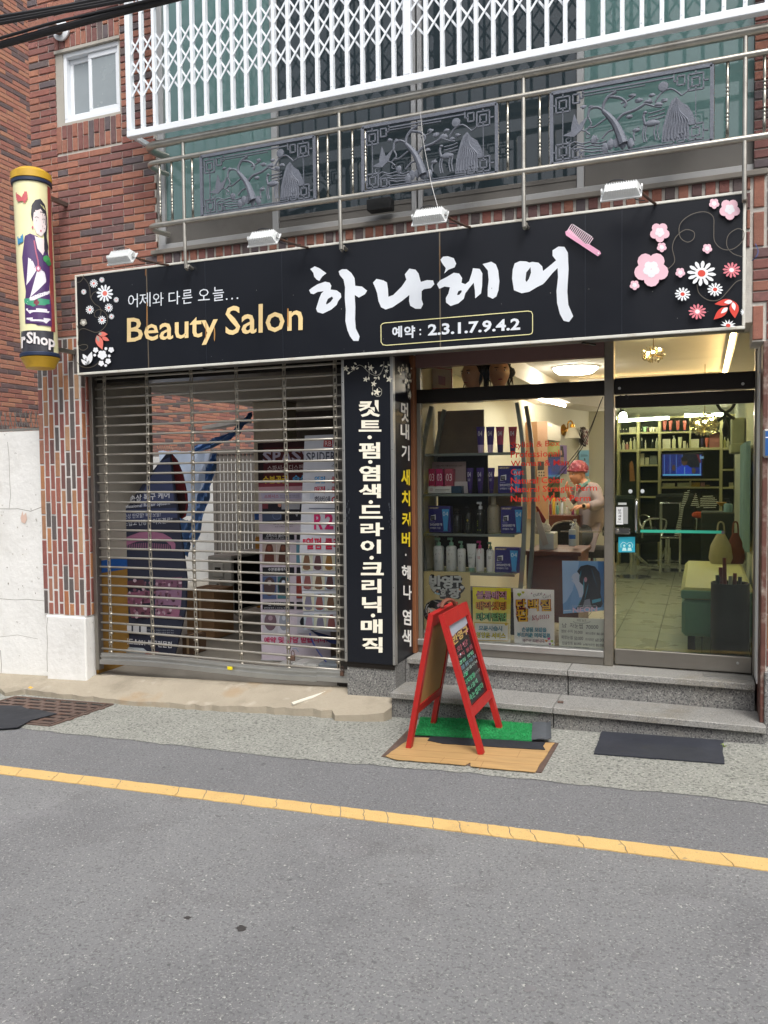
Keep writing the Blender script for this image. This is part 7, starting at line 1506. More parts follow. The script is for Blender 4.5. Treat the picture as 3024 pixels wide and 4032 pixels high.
# banners
s1 = zf(960, 1680, 3.95); s2 = zf(960, 2100, 3.814)
def banner(quad_, Y, label, bgc):
    P3 = [at(u, v, Y) for u, v in quad_]; t = thing('banner', label, 'banner', tuple(P3[-1])); MB().prism(P3, (0, .004, 0), bgc).build('sheet', 'matte', t); return t, Print(lambda u, v: at(u, v, Y), (0, -1, 0), .0008, .00012)
q1 = [s1(215, 255), (1300, 1732), s2(1305, 1915), s2(268, 1900)]
t, p = banner(q1, .95, 'tall salon banner with dark red top and hair photographs behind the shutter', '#c9bfcb')
g = lambda f, pts, c_: p.poly([f(*a) for a in pts], c_)
g(s1, [(216, 256), (1340, 205), (1340, 840), (230, 900)], '#4e1a20'); g(s1, [(216, 256), (300, 252), (310, 890), (228, 900)], '#241317'); g(s1, [(300, 254), (1340, 208), (1340, 300), (300, 330)], '#33161c'); g(s1, [(228, 880), (1340, 840), (1340, 930), (230, 960)], '#8c3a48'); g(s1, [(230, 940), (1340, 910), (1340, 990), (234, 1010)], '#c49aa4')
for i, (x0, x1) in enumerate(((295, 430), (450, 575), (585, 745), (745, 890))): p.text('SPAS'[i], s1(x0, 570-i*8), s1(x1, 565-i*8), 190/3.95, '#b9b3c8', .03)
p.text('Y', s1(890, 545), s1(1010, 540), 180/3.95, '#b9b3c8', .03); p.text('스파시스 디스펜서', s1(370, 690), s1(1000, 670), 84/3.95, '#d3c4c4', .0); p.text('수분공급', s1(298, 888), s1(690, 880), 118/3.95, '#e3c03a', .03); p.text('습식', s1(760, 872), s1(980, 866), 118/3.95, '#5aa9de', .03)
g(s1, [(265, 1030), (1340, 1000), (1340, 1120), (285, 1125)], '#b9b4cc'); p.text('스파시스', s1(322, 1115), s1(545, 1108), 54/3.95, '#b02a48', .01)
for i in range(2): p.text('손상이 많은 모발에 좋은 단백질 집중케어', s1(565, 1082+i*26), s1(870, 1076+i*26), 17/3.95, '#4a4658', 0)
g(s1, [(285, 1160), (1340, 1160), (1340, 1440), (290, 1480)], '#22222c'); g(s1, [(290, 1165), (380, 1165), (380, 1275), (290, 1275)], '#7c3a44'); g(s1, [(590, 1165), (880, 1165), (870, 1285), (590, 1285)], '#a9aab2'); g(s1, [(290, 1320), (590, 1320), (590, 1445), (290, 1480)], '#4a5672'); p.ell(*s1(515, 1385), 17, 15, '#6f80a4'); p.ell(*s1(515, 1385), 15, 13, '#4a5672'); p.ell(*s1(560, 1220), 7, 8, '#c98f7c'); p.poly([s1(785, 1330), s1(860, 1320), s1(830, 1400)], '#cfd2da')
p.text('큐티클의 유지(건강)', s1(460, 1535), s1(760, 1530), 30/3.95, '#3c3a44', 0); p.text('손상 그대로의 모발 케어', s1(490, 1565), s1(760, 1562), 20/3.95, '#55525c', 0)
for y0, y1, s_, sub in ((0, 95, '스파시스 클리닉', '극손상모발'), (508, 632, '수분볼륨매직', '힘없고 윤기없는 부시시한 모발'), (1028, 1140, '칼라체인지', '블랙모발 탈색 → 손상 No! 얼룩 No!')):
    g(s2, [(285, y0), (760, y0), (760, y1), (285, y1)], '#1c1c24'); g(s2, [(795, y0), (1300, y0), (1300, y1), (795, y1)], '#1c1c24'); p.text(s_, s2(340 if y0 == 0 else 370, y0+58), s2(640, y0+56), 50/3.814, '#d3d3da', .01); p.text(sub, s2(310, y1-8), s2(700, y1-8), 24/3.814, '#c2c2ca', .0)
def hair(f, x0, y0, x1, y1, bgc, hc, hl=None, fall=True):
    g(f, [(x0, y0), (x1, y0), (x1, y1), (x0, y1)], bgc); w_, h_ = x1-x0, y1-y0; cx = (x0+x1)/2
    if fall: g(f, [(cx-w_*.22, y0+h_*.18), (cx-w_*.10, y0+h_*.04), (cx+w_*.12, y0+h_*.04), (cx+w_*.25, y0+h_*.2), (cx+w_*.34, y0+h_*.6), (cx+w_*.36, y0+h_*.9), (cx+w_*.1, y0+h_*.97), (cx-w_*.2, y0+h_*.95), (cx-w_*.38, y0+h_*.85), (cx-w_*.33, y0+h_*.5)], hc)
    else: p.ell(*f(cx, y0+h_*.45), w_*.42/3.8, h_*.42/3.8, hc, 18)
    if hl: p.ell(*f(cx, y0+h_*.28), w_*.16/3.8, h_*.12/3.8, hl, 10)
for a in ((283, 128, 492, 470, '#a99a92', '#5c3027', '#7c4436', True), (500, 128, 690, 470, '#b5a8a0', '#4a2c24', '#6f3f30', True), (285, 645, 498, 985, '#4a5a80', '#4c3a3c', '#a89a9c', False), (510, 645, 690, 980, '#3f6a74', '#20222a', '#b9c2d4', False), (297, 1180, 515, 1500, '#b9b8c0', '#6a5560', '#9c8894', False), (523, 1180, 690, 1500, '#c2c3cc', '#8a909c', '#b9bfca', False), (795, 128, 1300, 460, '#5a8a9c', '#1c1c22', None, False), (795, 640, 1300, 975, '#8c3a34', '#a84c40', None, False), (810, 1190, 1300, 1500, '#b9b8c4', '#20242c', '#d3d6dc', False)): hair(s2, *a)
p.text('예약 및 상담 받습니다.', s2(312, 1645), s2(1260, 1640), 92/3.814, '#b82a5c', .03); g(s2, [(768, 1815), (850, 1830), (870, 1865), (840, 1862), (770, 1838)], '#b82a3c'); p.stroke([s2(740, 1730), s2(790, 1722), s2(830, 1780)], 2.2, '#7a9cc0')
p.build('print', t, 'matte')
sd_b = MB(); sd_b.tube([at(*s2(265, 1905), .96), at(*s2(1305, 1920), .96)], .012, 8).tube([at(1150, 1745, 1.0), at(1165, 2610, 1.0)], .012, 8); sd_b.build('stand_pole', 'alu', t, True)
q2 = [s1(948, 140), (1420, 1706), (1420, 2492), s2(1250, 1470), s2(1080, 1455), s2(985, 1445), s2(940, 1380), s2(900, 1280), s2(835, 300)]
t, p = banner(q2, .58, 'white salon banner with pink lettering and rows of hair pictures beside the black pillar sign', '#c9ccd6')
g(s1, [(1245, 202), (1378, 202), (1375, 318), (1238, 314)], '#a82430'); p.text('RB', s1(1262, 300), s1(1362, 300), 75/3.95, '#e6d6d8', 0); p.text('R2B', s1(1392, 280), s1(1580, 280), 72/3.95, '#a82430', 0)
for i, (ch, x0, x1) in enumerate((('S', 970, 1045), ('P', 1058, 1110), ('I', 1140, 1158), ('D', 1178, 1260), ('E', 1275, 1335), ('R', 1352, 1425), ('P', 1490, 1560))): p.text(ch, s1(x0, 545-i*2), s1(x1, 545-i*2), 145/3.95, '#4a4c5c', .02)
p.text('스파이더', s1(1365, 632), s1(1640, 632), 50/3.95, '#4a4c5c', .01)
for s_, x0, x1, yb, c_ in (('열펌', 1105, 1262, 880, '#3a8cc8'), ('클리닉', 1370, 1620, 880, '#c03a44'), ('매직', 1105, 1262, 1035, '#c0304c'), ('클리닉', 1370, 1620, 1035, '#c03a44'), ('한번에', 1110, 1340, 1190, '#5a5c6a'), ('OK!!', 1370, 1600, 1190, '#c0303c')): p.otext(s_, s1(x0, yb), s1(x1, yb), 105/3.95, c_, '#e6e8ee', .04, .025, edge2='#6c6e7c')
for y in (880, 1035): p.text('+', s1(1295, yb-320 if 0 else y-25), s1(1340, y-25), 42/3.95, '#7a7c88', 0)
g(s1, [(1040, 1005), (1110, 1005), (1090, 1120), (1025, 1120)], '#b5bccb'); g(s1, [(1015, 1262), (1640, 1270), (1640, 1284), (1015, 1278)], '#6a6f80'); g(s1, [(995, 1660), (1640, 1682), (1640, 1697), (995, 1675)], '#6a6f80')
for ch, x0, x1 in (('R', 1095, 1235), ('2', 1262, 1400), ('B', 1425, 1570)): p.text(ch, s1(x0, 1598), s1(x1, 1598), 255/3.95, '#c42a68', .03)
p.text('"열펌 클리닉"', s2(890, 240), s2(1640, 246), 175/3.814, '#c42a4c', .03)
for j, (y0, y1) in enumerate(((300, 560), (600, 850), (900, 1160), (1205, 1440))):
    for i in range(5):
        x0 = 870+i*168+j*14; hc = ['#6a4c38', '#4a3330', '#6f6c80', '#54363a', '#3f3234', '#7c4a48', '#8a6230', '#8a7c90'][(i*3+j*5) % 8]; hair(s2, x0, y0, x0+156, y1, ['#b9bcae', '#a9a9b0', '#c2c0b0', '#9ca8b4'][(i+j) % 4], hc, None, True)
        g(s2, [(x0+158, y0), (x0+163, y0), (x0+163, y1), (x0+158, y1)], '#c9cf7c')
p.build('print', t, 'matte')
for k, (x0, y0, x1, y1, c_, lb) in enumerate(((505, 1960, 705, 2045, '#a9a9a6', 'left pale plastic weight under the dark red banner'), (712, 1962, 915, 2050, '#bcbcb8', 'middle pale plastic weight under the dark red banner'), (920, 1970, 1110, 2055, '#b2b2ae', 'right pale plastic weight under the dark red banner'), (1112, 1975, 1500, 2075, '#8c959c', 'grey plastic water base at the right end of the shutter'))):
    a_, b_ = at(*s2(x0, y1), .5), at(*s2(x1, y0), .5); tag(MB().bev(a_.x, b_.x, .5, .78, a_.z, b_.z, .015, c_).build('weight_block', 'plastic', None, True), lb, 'weight block')
tag(MB().tube([tuple(v) for v in curve([at(*s2(*a), .48) for a in ((990, 1500), (1030, 1620), (1100, 1750), (1180, 1860), (1240, 1935))], 5)], .006, 6, col='#2c3a7c').build('blue_strap', 'plastic', None, True), 'thin blue strap hanging in front of the lower banner', 'strap')
tag(MB().prism([at(*s2(*a), .66) for a in ((1000, 1455), (1150, 1500), (1500, 1600), (1500, 1680), (1300, 1650), (1100, 1530))], (0, .006, 0), '#26305c').build('blue_cloth', 'cloth'), 'dark blue cloth band under the white banner', 'cloth')
# air conditioner outdoor unit
a_, b_ = at(*g2_(205, 1720), 2.2), at(*g2_(360, 1345), 2.2); ac = thing('air_conditioner_unit', 'white outdoor air conditioning unit on the garage floor', 'air conditioner', (a_.x, 2.2, .045))
MB().bev(a_.x, b_.x, 2.2, 3.05, max(a_.z, .1), b_.z, .012, '#b9b8b0').build('casing', 'plastic', ac); MB().box(b_.x, b_.x+.006, 2.24, 3.01, max(a_.z, .1)+.03, b_.z-.03, '#1c1c1c').build('grille_side', 'matte', ac)
c0, c1 = at(*g2_(238, 1480), 2.2), at(*g2_(308, 1392), 2.2); MB().bev(c0.x, c1.x, 2.185, 2.2, c0.z, c1.z, .01, '#c9c8c0').build('service_cover', 'plastic', ac); MB().box(c0.x+.03, c1.x-.03, 2.183, 2.19, (c0.z+c1.z)/2, (c0.z+c1.z)/2+.03, '#35342f').build('grip_slot', 'matte', ac)
pp_ = MB()
for k in range(4): pp_.tube([tuple(v) for v in curve([at(*g2_(270+k*14, 1500), 2.17), at(*g2_(300-k*18, 1560), 2.12), at(*g2_(330+k*8, 1600), 2.12), at(*g2_(350-k*6, 1690), 2.15), at(*g2_(420+k*4, 1745), 2.2)], 5)], .012 if k else .02, 6, col=['#a9a294', '#2c2c2c', '#3a3a38', '#8f897c'][k])
pp_.build('pipes', 'matte', ac, True)
# tarpaulins and lean-to
mat('tarp_blue', '#5c84ba', .5, var=.2, vs=4); mat('tarp_pale', '#a9b9cf', .5, var=.12, vs=3)
def sheet3(name, pts, m, label, cat):
    P3 = [at(*g2_(x, y), Y) for x, y, Y in pts]; n = len(P3)//2; mb = MB()
    top, bot = curve(P3[:n], 6), curve(P3[n:], 6); K = len(top); V = []
    for j in range(7): V += [top[i].lerp(bot[i], j/6)+Vector((0, .03*math.sin(i*1.1+j*1.7), .008*math.sin(i*2.0+j))) for i in range(K)]
    mb.add(V, [(j*K+i, j*K+i+1, (j+1)*K+i+1, (j+1)*K+i) for j in range(6) for i in range(K-1)]); o = mb.build(name, m, None, True); tag(o, label, cat)
sheet3('pale_tarpaulin', ((-130, 640, 3.4), (60, 640, 3.4), (180, 650, 3.4), (250, 650, 3.4), (-130, 1080, 3.3), (40, 1080, 3.3), (100, 1060, 3.3), (150, 1040, 3.3)), 'tarp_pale', 'pale blue plastic sheet hanging in the alley behind the shutter', 'tarpaulin')
sheet3('blue_tarpaulin', ((100, 610, 3.2), (330, 520, 3.2), (430, 430, 3.2), (495, 375, 3.2), (110, 660, 3.2), (360, 560, 3.2), (440, 480, 3.2), (495, 410, 3.2)), 'tarp_blue', 'blue tarpaulin stretched up towards the grey sheet roof', 'tarpaulin')
sheet3('blue_tarpaulin', ((230, 640, 3.1), (180, 820, 3.1), (120, 1000, 3.1), (60, 1200, 3.1), (270, 640, 3.1), (230, 850, 3.1), (180, 1060, 3.1), (110, 1300, 3.1)), 'tarp_blue', 'blue tarpaulin hanging down beside the steel gate', 'tarpaulin')
sheet3('blue_tarpaulin', ((-60, 1050, 2.6), (0, 1060, 2.6), (50, 1100, 2.6), (90, 1110, 2.6), (-60, 1330, 2.6), (0, 1330, 2.6), (40, 1340, 2.6), (70, 1350, 2.6)), 'tarp_blue', 'blue tarpaulin bunched low behind the drop shaped board', 'tarpaulin')
a_, b_, c_, d_ = [at(*g2_(x, y), Y) for x, y, Y in ((235, 475, 4.2), (235, 498, 4.2), (495, 455, 3.5), (495, 425, 3.5))]
tag(MB().prism([a_, b_, c_, d_], (-.25, .12, .02)).build('sheet_roof', mat('roof_sheet', '#9a9c9a', .7, var=.2)), 'grey sheet roof edge above the blue tarpaulin in the alley', 'roof sheet')
# hose on the ramp
tag(MB().tube([tuple(v) for v in curve([atz(1360, 2690, .13), atz(1300, 2722, .095), atz(1210, 2752, .070), atz(1150, 2772, .052)], 6)], .013, 8, col='#d3cfc2').build('drain_hose', 'plastic', None, True), 'pale ribbed drain hose lying on the ramp by the granite base', 'hose')
c = atz(655, 2657, .1)

# ================================================================== MATS IN FRONT OF THE STEPS
w = zf(1500, 2480, 2.074)
def wob(pts, amp=.004, seg=.04):
    out = []
    for a, b_ in zip(pts, pts[1:]+pts[:1]):
        n = max(1, int((Vector(b_)-Vector(a)).length/seg))
        for i in range(n): t_ = i/n; out.append((a[0]+(b_[0]-a[0])*t_+random.uniform(-amp, amp), a[1]+(b_[1]-a[1])*t_+random.uniform(-amp, amp)))
    return out
def gpx(f, pts): return [tuple(atg(*f(*p))[:2]) for p in pts]
g2n = thing('drain_grate', 'rusty drain grate frame peeping out under the brown floor sheet', 'drain grate', (-1.3, -.4, gz(-1.3)))
pts = gpx(w, [(2, 1040), (215, 828), (1452, 930), (1312, 1172)]); MB().prism([gp(x, y, .0015) for x, y in pts], (0, 0, .004)).build('grid', 'rust_iron', g2n)
mat('lino', '#b08e5e', .6, var=.18, vs=3, stretch=(1, 6, 1), dirt='#8f6f45', ds=4, da=.4, bump=.1, bs=30)
pts = wob(gpx(w, [(35, 1045), (255, 890), (1418, 936), (1258, 1176), (960, 1150), (735, 1128), (728, 1098), (690, 1118), (480, 1100), (125, 1072)]), .003)
ln = thing('floor_sheet', 'brown wood patterned vinyl sheet with torn edge under the red easel', 'floor sheet', (-1.2, -.6, gz(-1.2))); MB().prism([gp(x, y, .007) for x, y in pts], (0, 0, .003)).build('sheet', 'lino', ln)
pj = MB()
for a_, b_ in (((60, 1030), (1290, 1120)), ((130, 985), (1330, 1065)), ((190, 940), (1370, 1010)), ((480, 1098), (520, 1055)), ((770, 1080), (800, 1040)), ((1110, 1060), (1140, 1000)), ((360, 965), (385, 925)), ((800, 1160), (840, 1085))):
    A_, B_ = atg(*w(*a_)), atg(*w(*b_)); pj.bar(gp(A_.x, A_.y, .0101), gp(B_.x, B_.y, .0101), .003, .0006)
pj.build('plank_lines', mat('lino_dark', '#94714a', .7, var=.1), ln, kind='stuff')
for pts_, lb, z_ in (([(385, 920), (420, 880), (900, 905), (1225, 932), (1340, 940), (1325, 965), (1340, 997), (900, 972), (500, 945)], 'strip of black rubber sheet under the front edge of the green turf', .0105), ([(520, 742), (540, 718), (760, 742), (1180, 774), (1175, 800), (700, 790)], 'black rubber strip behind the green turf at the step', .004)):
    tag(MB().prism([gp(x, y, z_) for x, y in wob(gpx(w, pts_), .003)], (0, 0, .005)).build('rubber_strip', 'black_rubber'), lb, 'rubber strip')
tf = thing('turf_mat', 'bright green artificial turf mat with its right end folded over to grey backing', 'turf mat', (-1.1, -.3, gz(-1.1)))
tp_ = gpx(w, [(275, 882), (325, 742), (500, 748), (740, 758), (1000, 768), (1240, 782), (1228, 932), (1000, 920), (700, 905), (450, 890)])
mat('turf', '#1f8a4c', .9, var=.3, vs=30, bump=.8, bs=200); MB().prism([gp(x, y, .016) for x, y in wob(tp_, .004)], (0, 0, .008)).build('backing', 'turf', tf)
bl_ = MB(); xa, xb = min(p[0] for p in tp_), max(p[0] for p in tp_)
def inside(x, y, P_):
    r_ = False
    for (x1, y1), (x2, y2) in zip(P_, P_[1:]+P_[:1]):
        if (y1 > y) != (y2 > y) and x < (x2-x1)*(y-y1)/(y2-y1)+x1: r_ = not r_
    return r_
ya_, yb_ = min(p[1] for p in tp_), max(p[1] for p in tp_); k = 0
while k < 9000:
    x, y = random.uniform(xa-.004, xb+.004), random.uniform(ya_-.004, yb_+.004); k += 1
    if not inside(x, y, tp_): continue
    a = random.uniform(0, 6.28); h_ = random.uniform(.006, .013); b_ = Vector((math.cos(a), math.sin(a), 0))*.0022; o = gp(x, y, .023); tip = o+Vector((random.uniform(-.005, .005), random.uniform(-.005, .005), h_))
    bl_.add([o-b_, o+b_, tip], [(0, 1, 2)])
bl_.build('blades', mat('turf_blade', '#249a55', .8, var=.35, vs=25), tf, kind='stuff')
fo = gpx(w, [(1228, 930), (1238, 790), (1385, 742), (1402, 762), (1392, 938)]); A_, B_, C_, D_ = fo[0], fo[1], fo[2], fo[4]
rows_ = []
for s_ in range(9):
    t_ = s_/8; za = .026+.010*math.sin(t_*3.1)+(.018 if t_ > .8 else 0)*(t_-.8)*5; rows_.append([gp(A_[0]+(D_[0]-A_[0])*t_, A_[1]+(D_[1]-A_[1])*t_, za), gp(B_[0]+(C_[0]-B_[0])*t_, B_[1]+(C_[1]-B_[1])*t_, za+.006)])
V = [v for r_ in rows_ for v in r_]+[v-Vector((0, 0, .006)) for r_ in rows_ for v in r_]; n = len(rows_)
MB().add(V, [(2*i, 2*i+1, 2*i+3, 2*i+2) for i in range(n-1)]+[(2*n+2*i, 2*n+2*i+2, 2*n+2*i+3, 2*n+2*i+1) for i in range(n-1)]+[(2*i, 2*i+2, 2*n+2*i+2, 2*n+2*i) for i in range(n-1)]+[(2*i+1, 2*n+2*i+1, 2*n+2*i+3, 2*i+3) for i in range(n-1)]+[(0, 2*n, 2*n+1, 1), (2*n-2, 2*n-1, 4*n-1, 4*n-2)]).build('folded_end', mat('backing_grey', '#4d5257', .85, var=.15, vs=10), tf)
mt = [tuple(atg(u, v)[:2]) for u, v in ((2338, 2972), (2375, 2872), (2600, 2884), (2855, 2905), (2845, 2950), (2852, 3011), (2600, 2992))]
tag(MB().prism([gp(x, y, .003) for x, y in wob(mt, .003)], (0, 0, .006)).build('rubber_mat', mat('mat_rubber', '#2b2e37', .7, var=.18, vs=4, bump=.15, bs=40, dirt='#43464d', ds=3, da=.4)), 'flat black rubber mat on the pavement in front of the right steps', 'rubber mat')

# ================================================================== RED EASEL SIGN
es = thing('easel_sign', 'red wooden A-frame easel with blackboard menu and brown leather handle', 'easel sign', (-1.37, -.42, gz(-1.37)))
YF_, YB_ = -.665, -.165
def leg(x0, z0, x1, z1, y, nm='leg', wd=.042, th=.030):
    a_, b_ = Vector((x0, y, z0)), Vector((x1, y, z1)); d = (b_-a_).normalized(); n = Vector((d.z, 0, -d.x)); mb = MB()
    V = [p_+n*i*th/2+Vector((0, j*wd/2, 0)) for p_ in (a_, b_) for i, j in ((-1, -1), (1, -1), (1, 1), (-1, 1))]
    mb.add(V, [(3, 2, 1, 0), (4, 5, 6, 7)]+[(i, (i+1) % 4, 4+(i+1) % 4, 4+i) for i in range(4)]); mb.build(nm, 'red_paint', es)
A0, A1 = (-1.583, gz(-1.58)+.009), (-1.437, .812); B0, B1 = (-1.150, gz(-1.15)+.010), (-1.378, .812)
for y in (YF_+.021, YB_-.021): leg(A0[0], A0[1], A1[0], A1[1], y); leg(B0[0], B0[1], B1[0], B1[1], y)
def along(P0, P1, f): return (P0[0]+(P1[0]-P0[0])*f, P0[1]+(P1[1]-P0[1])*f)
def cross(P0, P1, f0, f1, nm, th=.028, m='red_paint', y0=YF_+.0425, y1=YB_-.0425, off=0):
    (xa, za), (xb, zb) = along(P0, P1, f0), along(P0, P1, f1); d = Vector((xb-xa, 0, zb-za)).normalized(); n = Vector((d.z, 0, -d.x)); mb = MB()
    V = [Vector((x, y, z))+n*(off+i*th/2) for (x, z) in ((xa, za), (xb, zb)) for y in (y0, y1) for i in (-1, 1)]
    mb.add(V, [(0, 1, 3, 2), (4, 6, 7, 5), (0, 2, 6, 4), (1, 5, 7, 3), (0, 4, 5, 1), (2, 3, 7, 6)]); return mb.build(nm, m, es)
for P0, P1 in ((A0, A1), (B0, B1)): cross(P0, P1, .905, 1.0, 'top_rail'); cross(P0, P1, .255, .315, 'bottom_rail')
cross(A0, A1, .315, .905, 'back_panel', .006, mat('plywood', '#a8824f', .7, var=.1, vs=3), off=.004)
cross(B0, B1, .3155, .9045, 'blackboard', .006, mat('blackboard', '#15191c', .16, var=.1, vs=3), off=-.006)
hp = [(-1.435, -.47, .823), (-1.425, -.45, .852), (-1.405, -.42, .862), (-1.39, -.38, .850), (-1.385, -.35, .823)]
MB().tube([tuple(v) for v in curve([Vector(a) for a in hp], 4)], .012, 6).build('handle_strap', mat('leather', '#6e4230', .6, var=.15), es, True)
d_b = Vector((B1[0]-B0[0], 0, B1[1]-B0[1])); n_b = Vector((d_b.z, 0, -d_b.x)).normalized(); 
if n_b.x < 0: n_b = -n_b
QB = lambda s_, r_: Vector((B0[0], YF_+.045+s_*(YB_-YF_-.09), B0[1]))+d_b*(.315+.59*(1-r_))+n_b*(-.0025)
sg_n = 1 if (Vector((d_b.z, 0, -d_b.x)).x > 0) else -1
MBOFF = -.006*sg_n+.0032
QB = lambda s_, r_: Vector((B0[0], YF_+.045+s_*(YB_-YF_-.09), B0[1]))+d_b*(.315+.59*(1-r_))+n_b*MBOFF
p = Print(QB, n_b, .0006, .0001)
p.poly([(.02, .0), (.98, .0), (.98, .10), (.70, .13), (.45, .12), (.02, .16)], '#9aa0ab')  # pale sky reflection painted across the top of the board
p.otext('반영구', (.08, .25), (.92, .22), .11, '#b59a5a', '#201c1c', .05, .02, edge2='#7a3a4a'); p.otext('화장', (.15, .36), (.75, .34), .075, '#8c4450', '#26262a', .04, .01)
for s_, x0, x1, y, h_, c_ in (('매직 볼륨', .10, .90, .425, .05, '#a8525c'), ('열펌 셋팅', .08, .85, .495, .045, '#7fc9a4'), ('볼륨매직', .10, .92, .56, .05, '#6f8f9c'), ('모발클리닉', .15, .90, .62, .04, '#9fb5ac'), ('시술', .05, .35, .66, .05, '#5fcf9a'), ('디지털펌', .08, .62, .745, .06, '#62c794'), ('아이라인', .60, .92, .73, .035, '#8a9a96'), ('헤나염색', .08, .66, .835, .06, '#6fbf98'), ('속눈썹파마', .10, .88, .94, .075, '#66b98f')): p.text(s_, (x0, y), (x1, y-.01), h_, c_, .0)
for x, y, c_ in ((.84, .19, '#c97a8c'), (.25, .385, '#b5c2c9'), (.5, .30, '#c98a9a')): p.ell(x, y, .03, .012, c_)
p.build('chalk_and_reflection', es)

# ================================================================== SEATED WOMAN
m2 = zf(2050, 1560, 3.75); YPn = 3.35
def J(x, y, dy=0): return at(*m2(x, y), YPn+dy)
def skin(name, joints, edges, radii, m, parent, sub=2, root=0, flat=None):
    me = bpy.data.meshes.new(name); base = BASE[parent.name]; me.from_pydata([Vector(j)-base for j in joints], edges, [])
    o = bpy.data.objects.new(name, me); TMP.collection.objects.link(o)
    sk = o.modifiers.new('s', 'SKIN'); ss = o.modifiers.new('u', 'SUBSURF'); ss.levels = sub; ss.render_levels = sub; sk.use_smooth_shade = True
    for i, r_ in enumerate(radii):
        v = me.skin_vertices[0].data[i]; v.radius = r_ if isinstance(r_, tuple) else (r_, r_); v.use_root = (i == root)
    TMP.view_layers[0].update(); dg = TMP.view_layers[0].depsgraph; m3 = bpy.data.meshes.new_from_object(o.evaluated_get(dg)); m3.name = name
    bpy.data.objects.remove(o); m3.materials.clear(); m3.materials.append(MATS[m] if isinstance(m, str) else m)
    if m3.polygons: m3.polygons.foreach_set('use_smooth', [True]*len(m3.polygons))
    q_ = bpy.data.objects.new(name, m3); COL.objects.link(q_); q_.parent = parent; BASE[q_.name] = base; return q_
skn = mat('skin', '#c98f6f', .55, var=.05, vs=10)
pel = J(1075, 1985); wm = thing('person', 'seated person in dusky pink gown and burgundy cap with a watch on the wrist', 'person', (pel.x, pel.y, .36))
chest, neck, head = J(985, 1450, .02), J(915, 1275), J(850, 1165, -.02)
shN, elN, wrN, hdN = J(1085, 1375, -.08), J(1165, 1610, -.16), J(930, 1628, -.26), J(800, 1640, -.30)
shF, elF, wrF, hdF = J(850, 1375, .12), J(740, 1545, .02), J(715, 1450, -.14), J(695, 1385, -.16)
kneeN, kneeF = J(800, 2080, -.28), J(770, 2100, .10); footN, footF = Vector((kneeN.x+.02, kneeN.y-.02, .40)), Vector((kneeF.x, kneeF.y, .40)); toeN, toeF = footN+Vector((-.13, -.06, -.02)), footF+Vector((-.13, -.03, -.02))
joints = [pel+Vector((.03, .03, 0)), J(1040, 1740), chest, neck, head, shN, elN, wrN, hdN, shF, elF, wrF, hdF, kneeN, footN, toeN, kneeF, footF, toeF]
skin('body', joints, [(0, 1), (1, 2), (2, 3), (3, 4), (2, 5), (5, 6), (6, 7), (7, 8), (2, 9), (9, 10), (10, 11), (11, 12), (0, 13), (13, 14), (14, 15), (0, 16), (16, 17), (17, 18)], [.07, .08, .09, .045, .05, .05, .038, .024, .02, .05, .038, .024, .02, .035, .025, .02, .035, .025, .02], skn, wm)
gown = mat('gown', '#94888a', .8, var=.12, vs=9, bump=.35, bs=12)
skin('gown', [pel+Vector((.02, 0, -.10)), J(1050, 1760), J(1000, 1480), J(935, 1340), shN, elN, J(1000, 1625, -.24), shF, elF, J(728, 1500, -.08), J(920, 2060, -.14)], [(0, 1), (1, 2), (2, 3), (2, 4), (4, 5), (5, 6), (2, 7), (7, 8), (8, 9), (0, 10)], [(.17, .15), (.150, .13), (.125, .12), .065, .078, .070, .048, .075, .062, .04, (.13, .12)], gown, wm)
skin('trousers', [pel+Vector((0, 0, -.06)), kneeN, footN+Vector((0, 0, .06)), kneeF, footF+Vector((0, 0, .06))], [(0, 1), (1, 2), (0, 3), (3, 4)], [.15, .095, .06, .095, .06], mat('trouser_cloth', '#3c4146', .9, var=.1), wm)
for ft, dd in ((footN, toeN-footN), (footF, toeF-footF)): MB().ball(ft+dd*.5+Vector((0, 0, .0)), .10, .045, .038, 12, 8, '#2a2a2e').build('shoe', 'matte', wm, True)
# head: a shaped skull turned to the left of the picture
hc = J(835, 1165, -.02); fdir = Vector((-.66, -.74, -.06)).normalized(); sdir = fdir.cross(Vector((0, 0, 1))).normalized(); udir = sdir.cross(fdir).normalized()
mb = MB(); V = []; n, m_ = 28, 22
for i in range(m_+1):
    ph = math.pi*i/m_; z = math.cos(ph)
    for j in range(n):
        th = 6.2832*j/n; f_, s_ = math.sin(ph)*math.cos(th), math.sin(ph)*math.sin(th); jaw = 1-.30*max(0, -z)**1.2
        x, y, zz = f_*.088*jaw, s_*.070*jaw, z*.112
        if f_ > .2:
            x += .018*math.exp(-((s_/.16)**2))*math.exp(-(((z+.12)/.17)**2))        # nose
            x += .006*math.exp(-((s_/.3)**2))*math.exp(-(((z+.52)/.07)**2))          # lips
            x -= .009*math.exp(-(((abs(s_)-.38)/.15)**2))*math.exp(-(((z-.10)/.10)**2)) # eye hollows
            x += .006*math.exp(-((s_/.3)**2))*math.exp(-(((z+.82)/.12)**2))
        V.append(hc+fdir*x+sdir*y+udir*zz)
mb.add(V, [(i*n+j, (i+1)*n+j, (i+1)*n+(j+1) % n, i*n+(j+1) % n) for i in range(m_) for j in range(n)]); mb.build('head', skn, wm, True)
fm_ = MB()
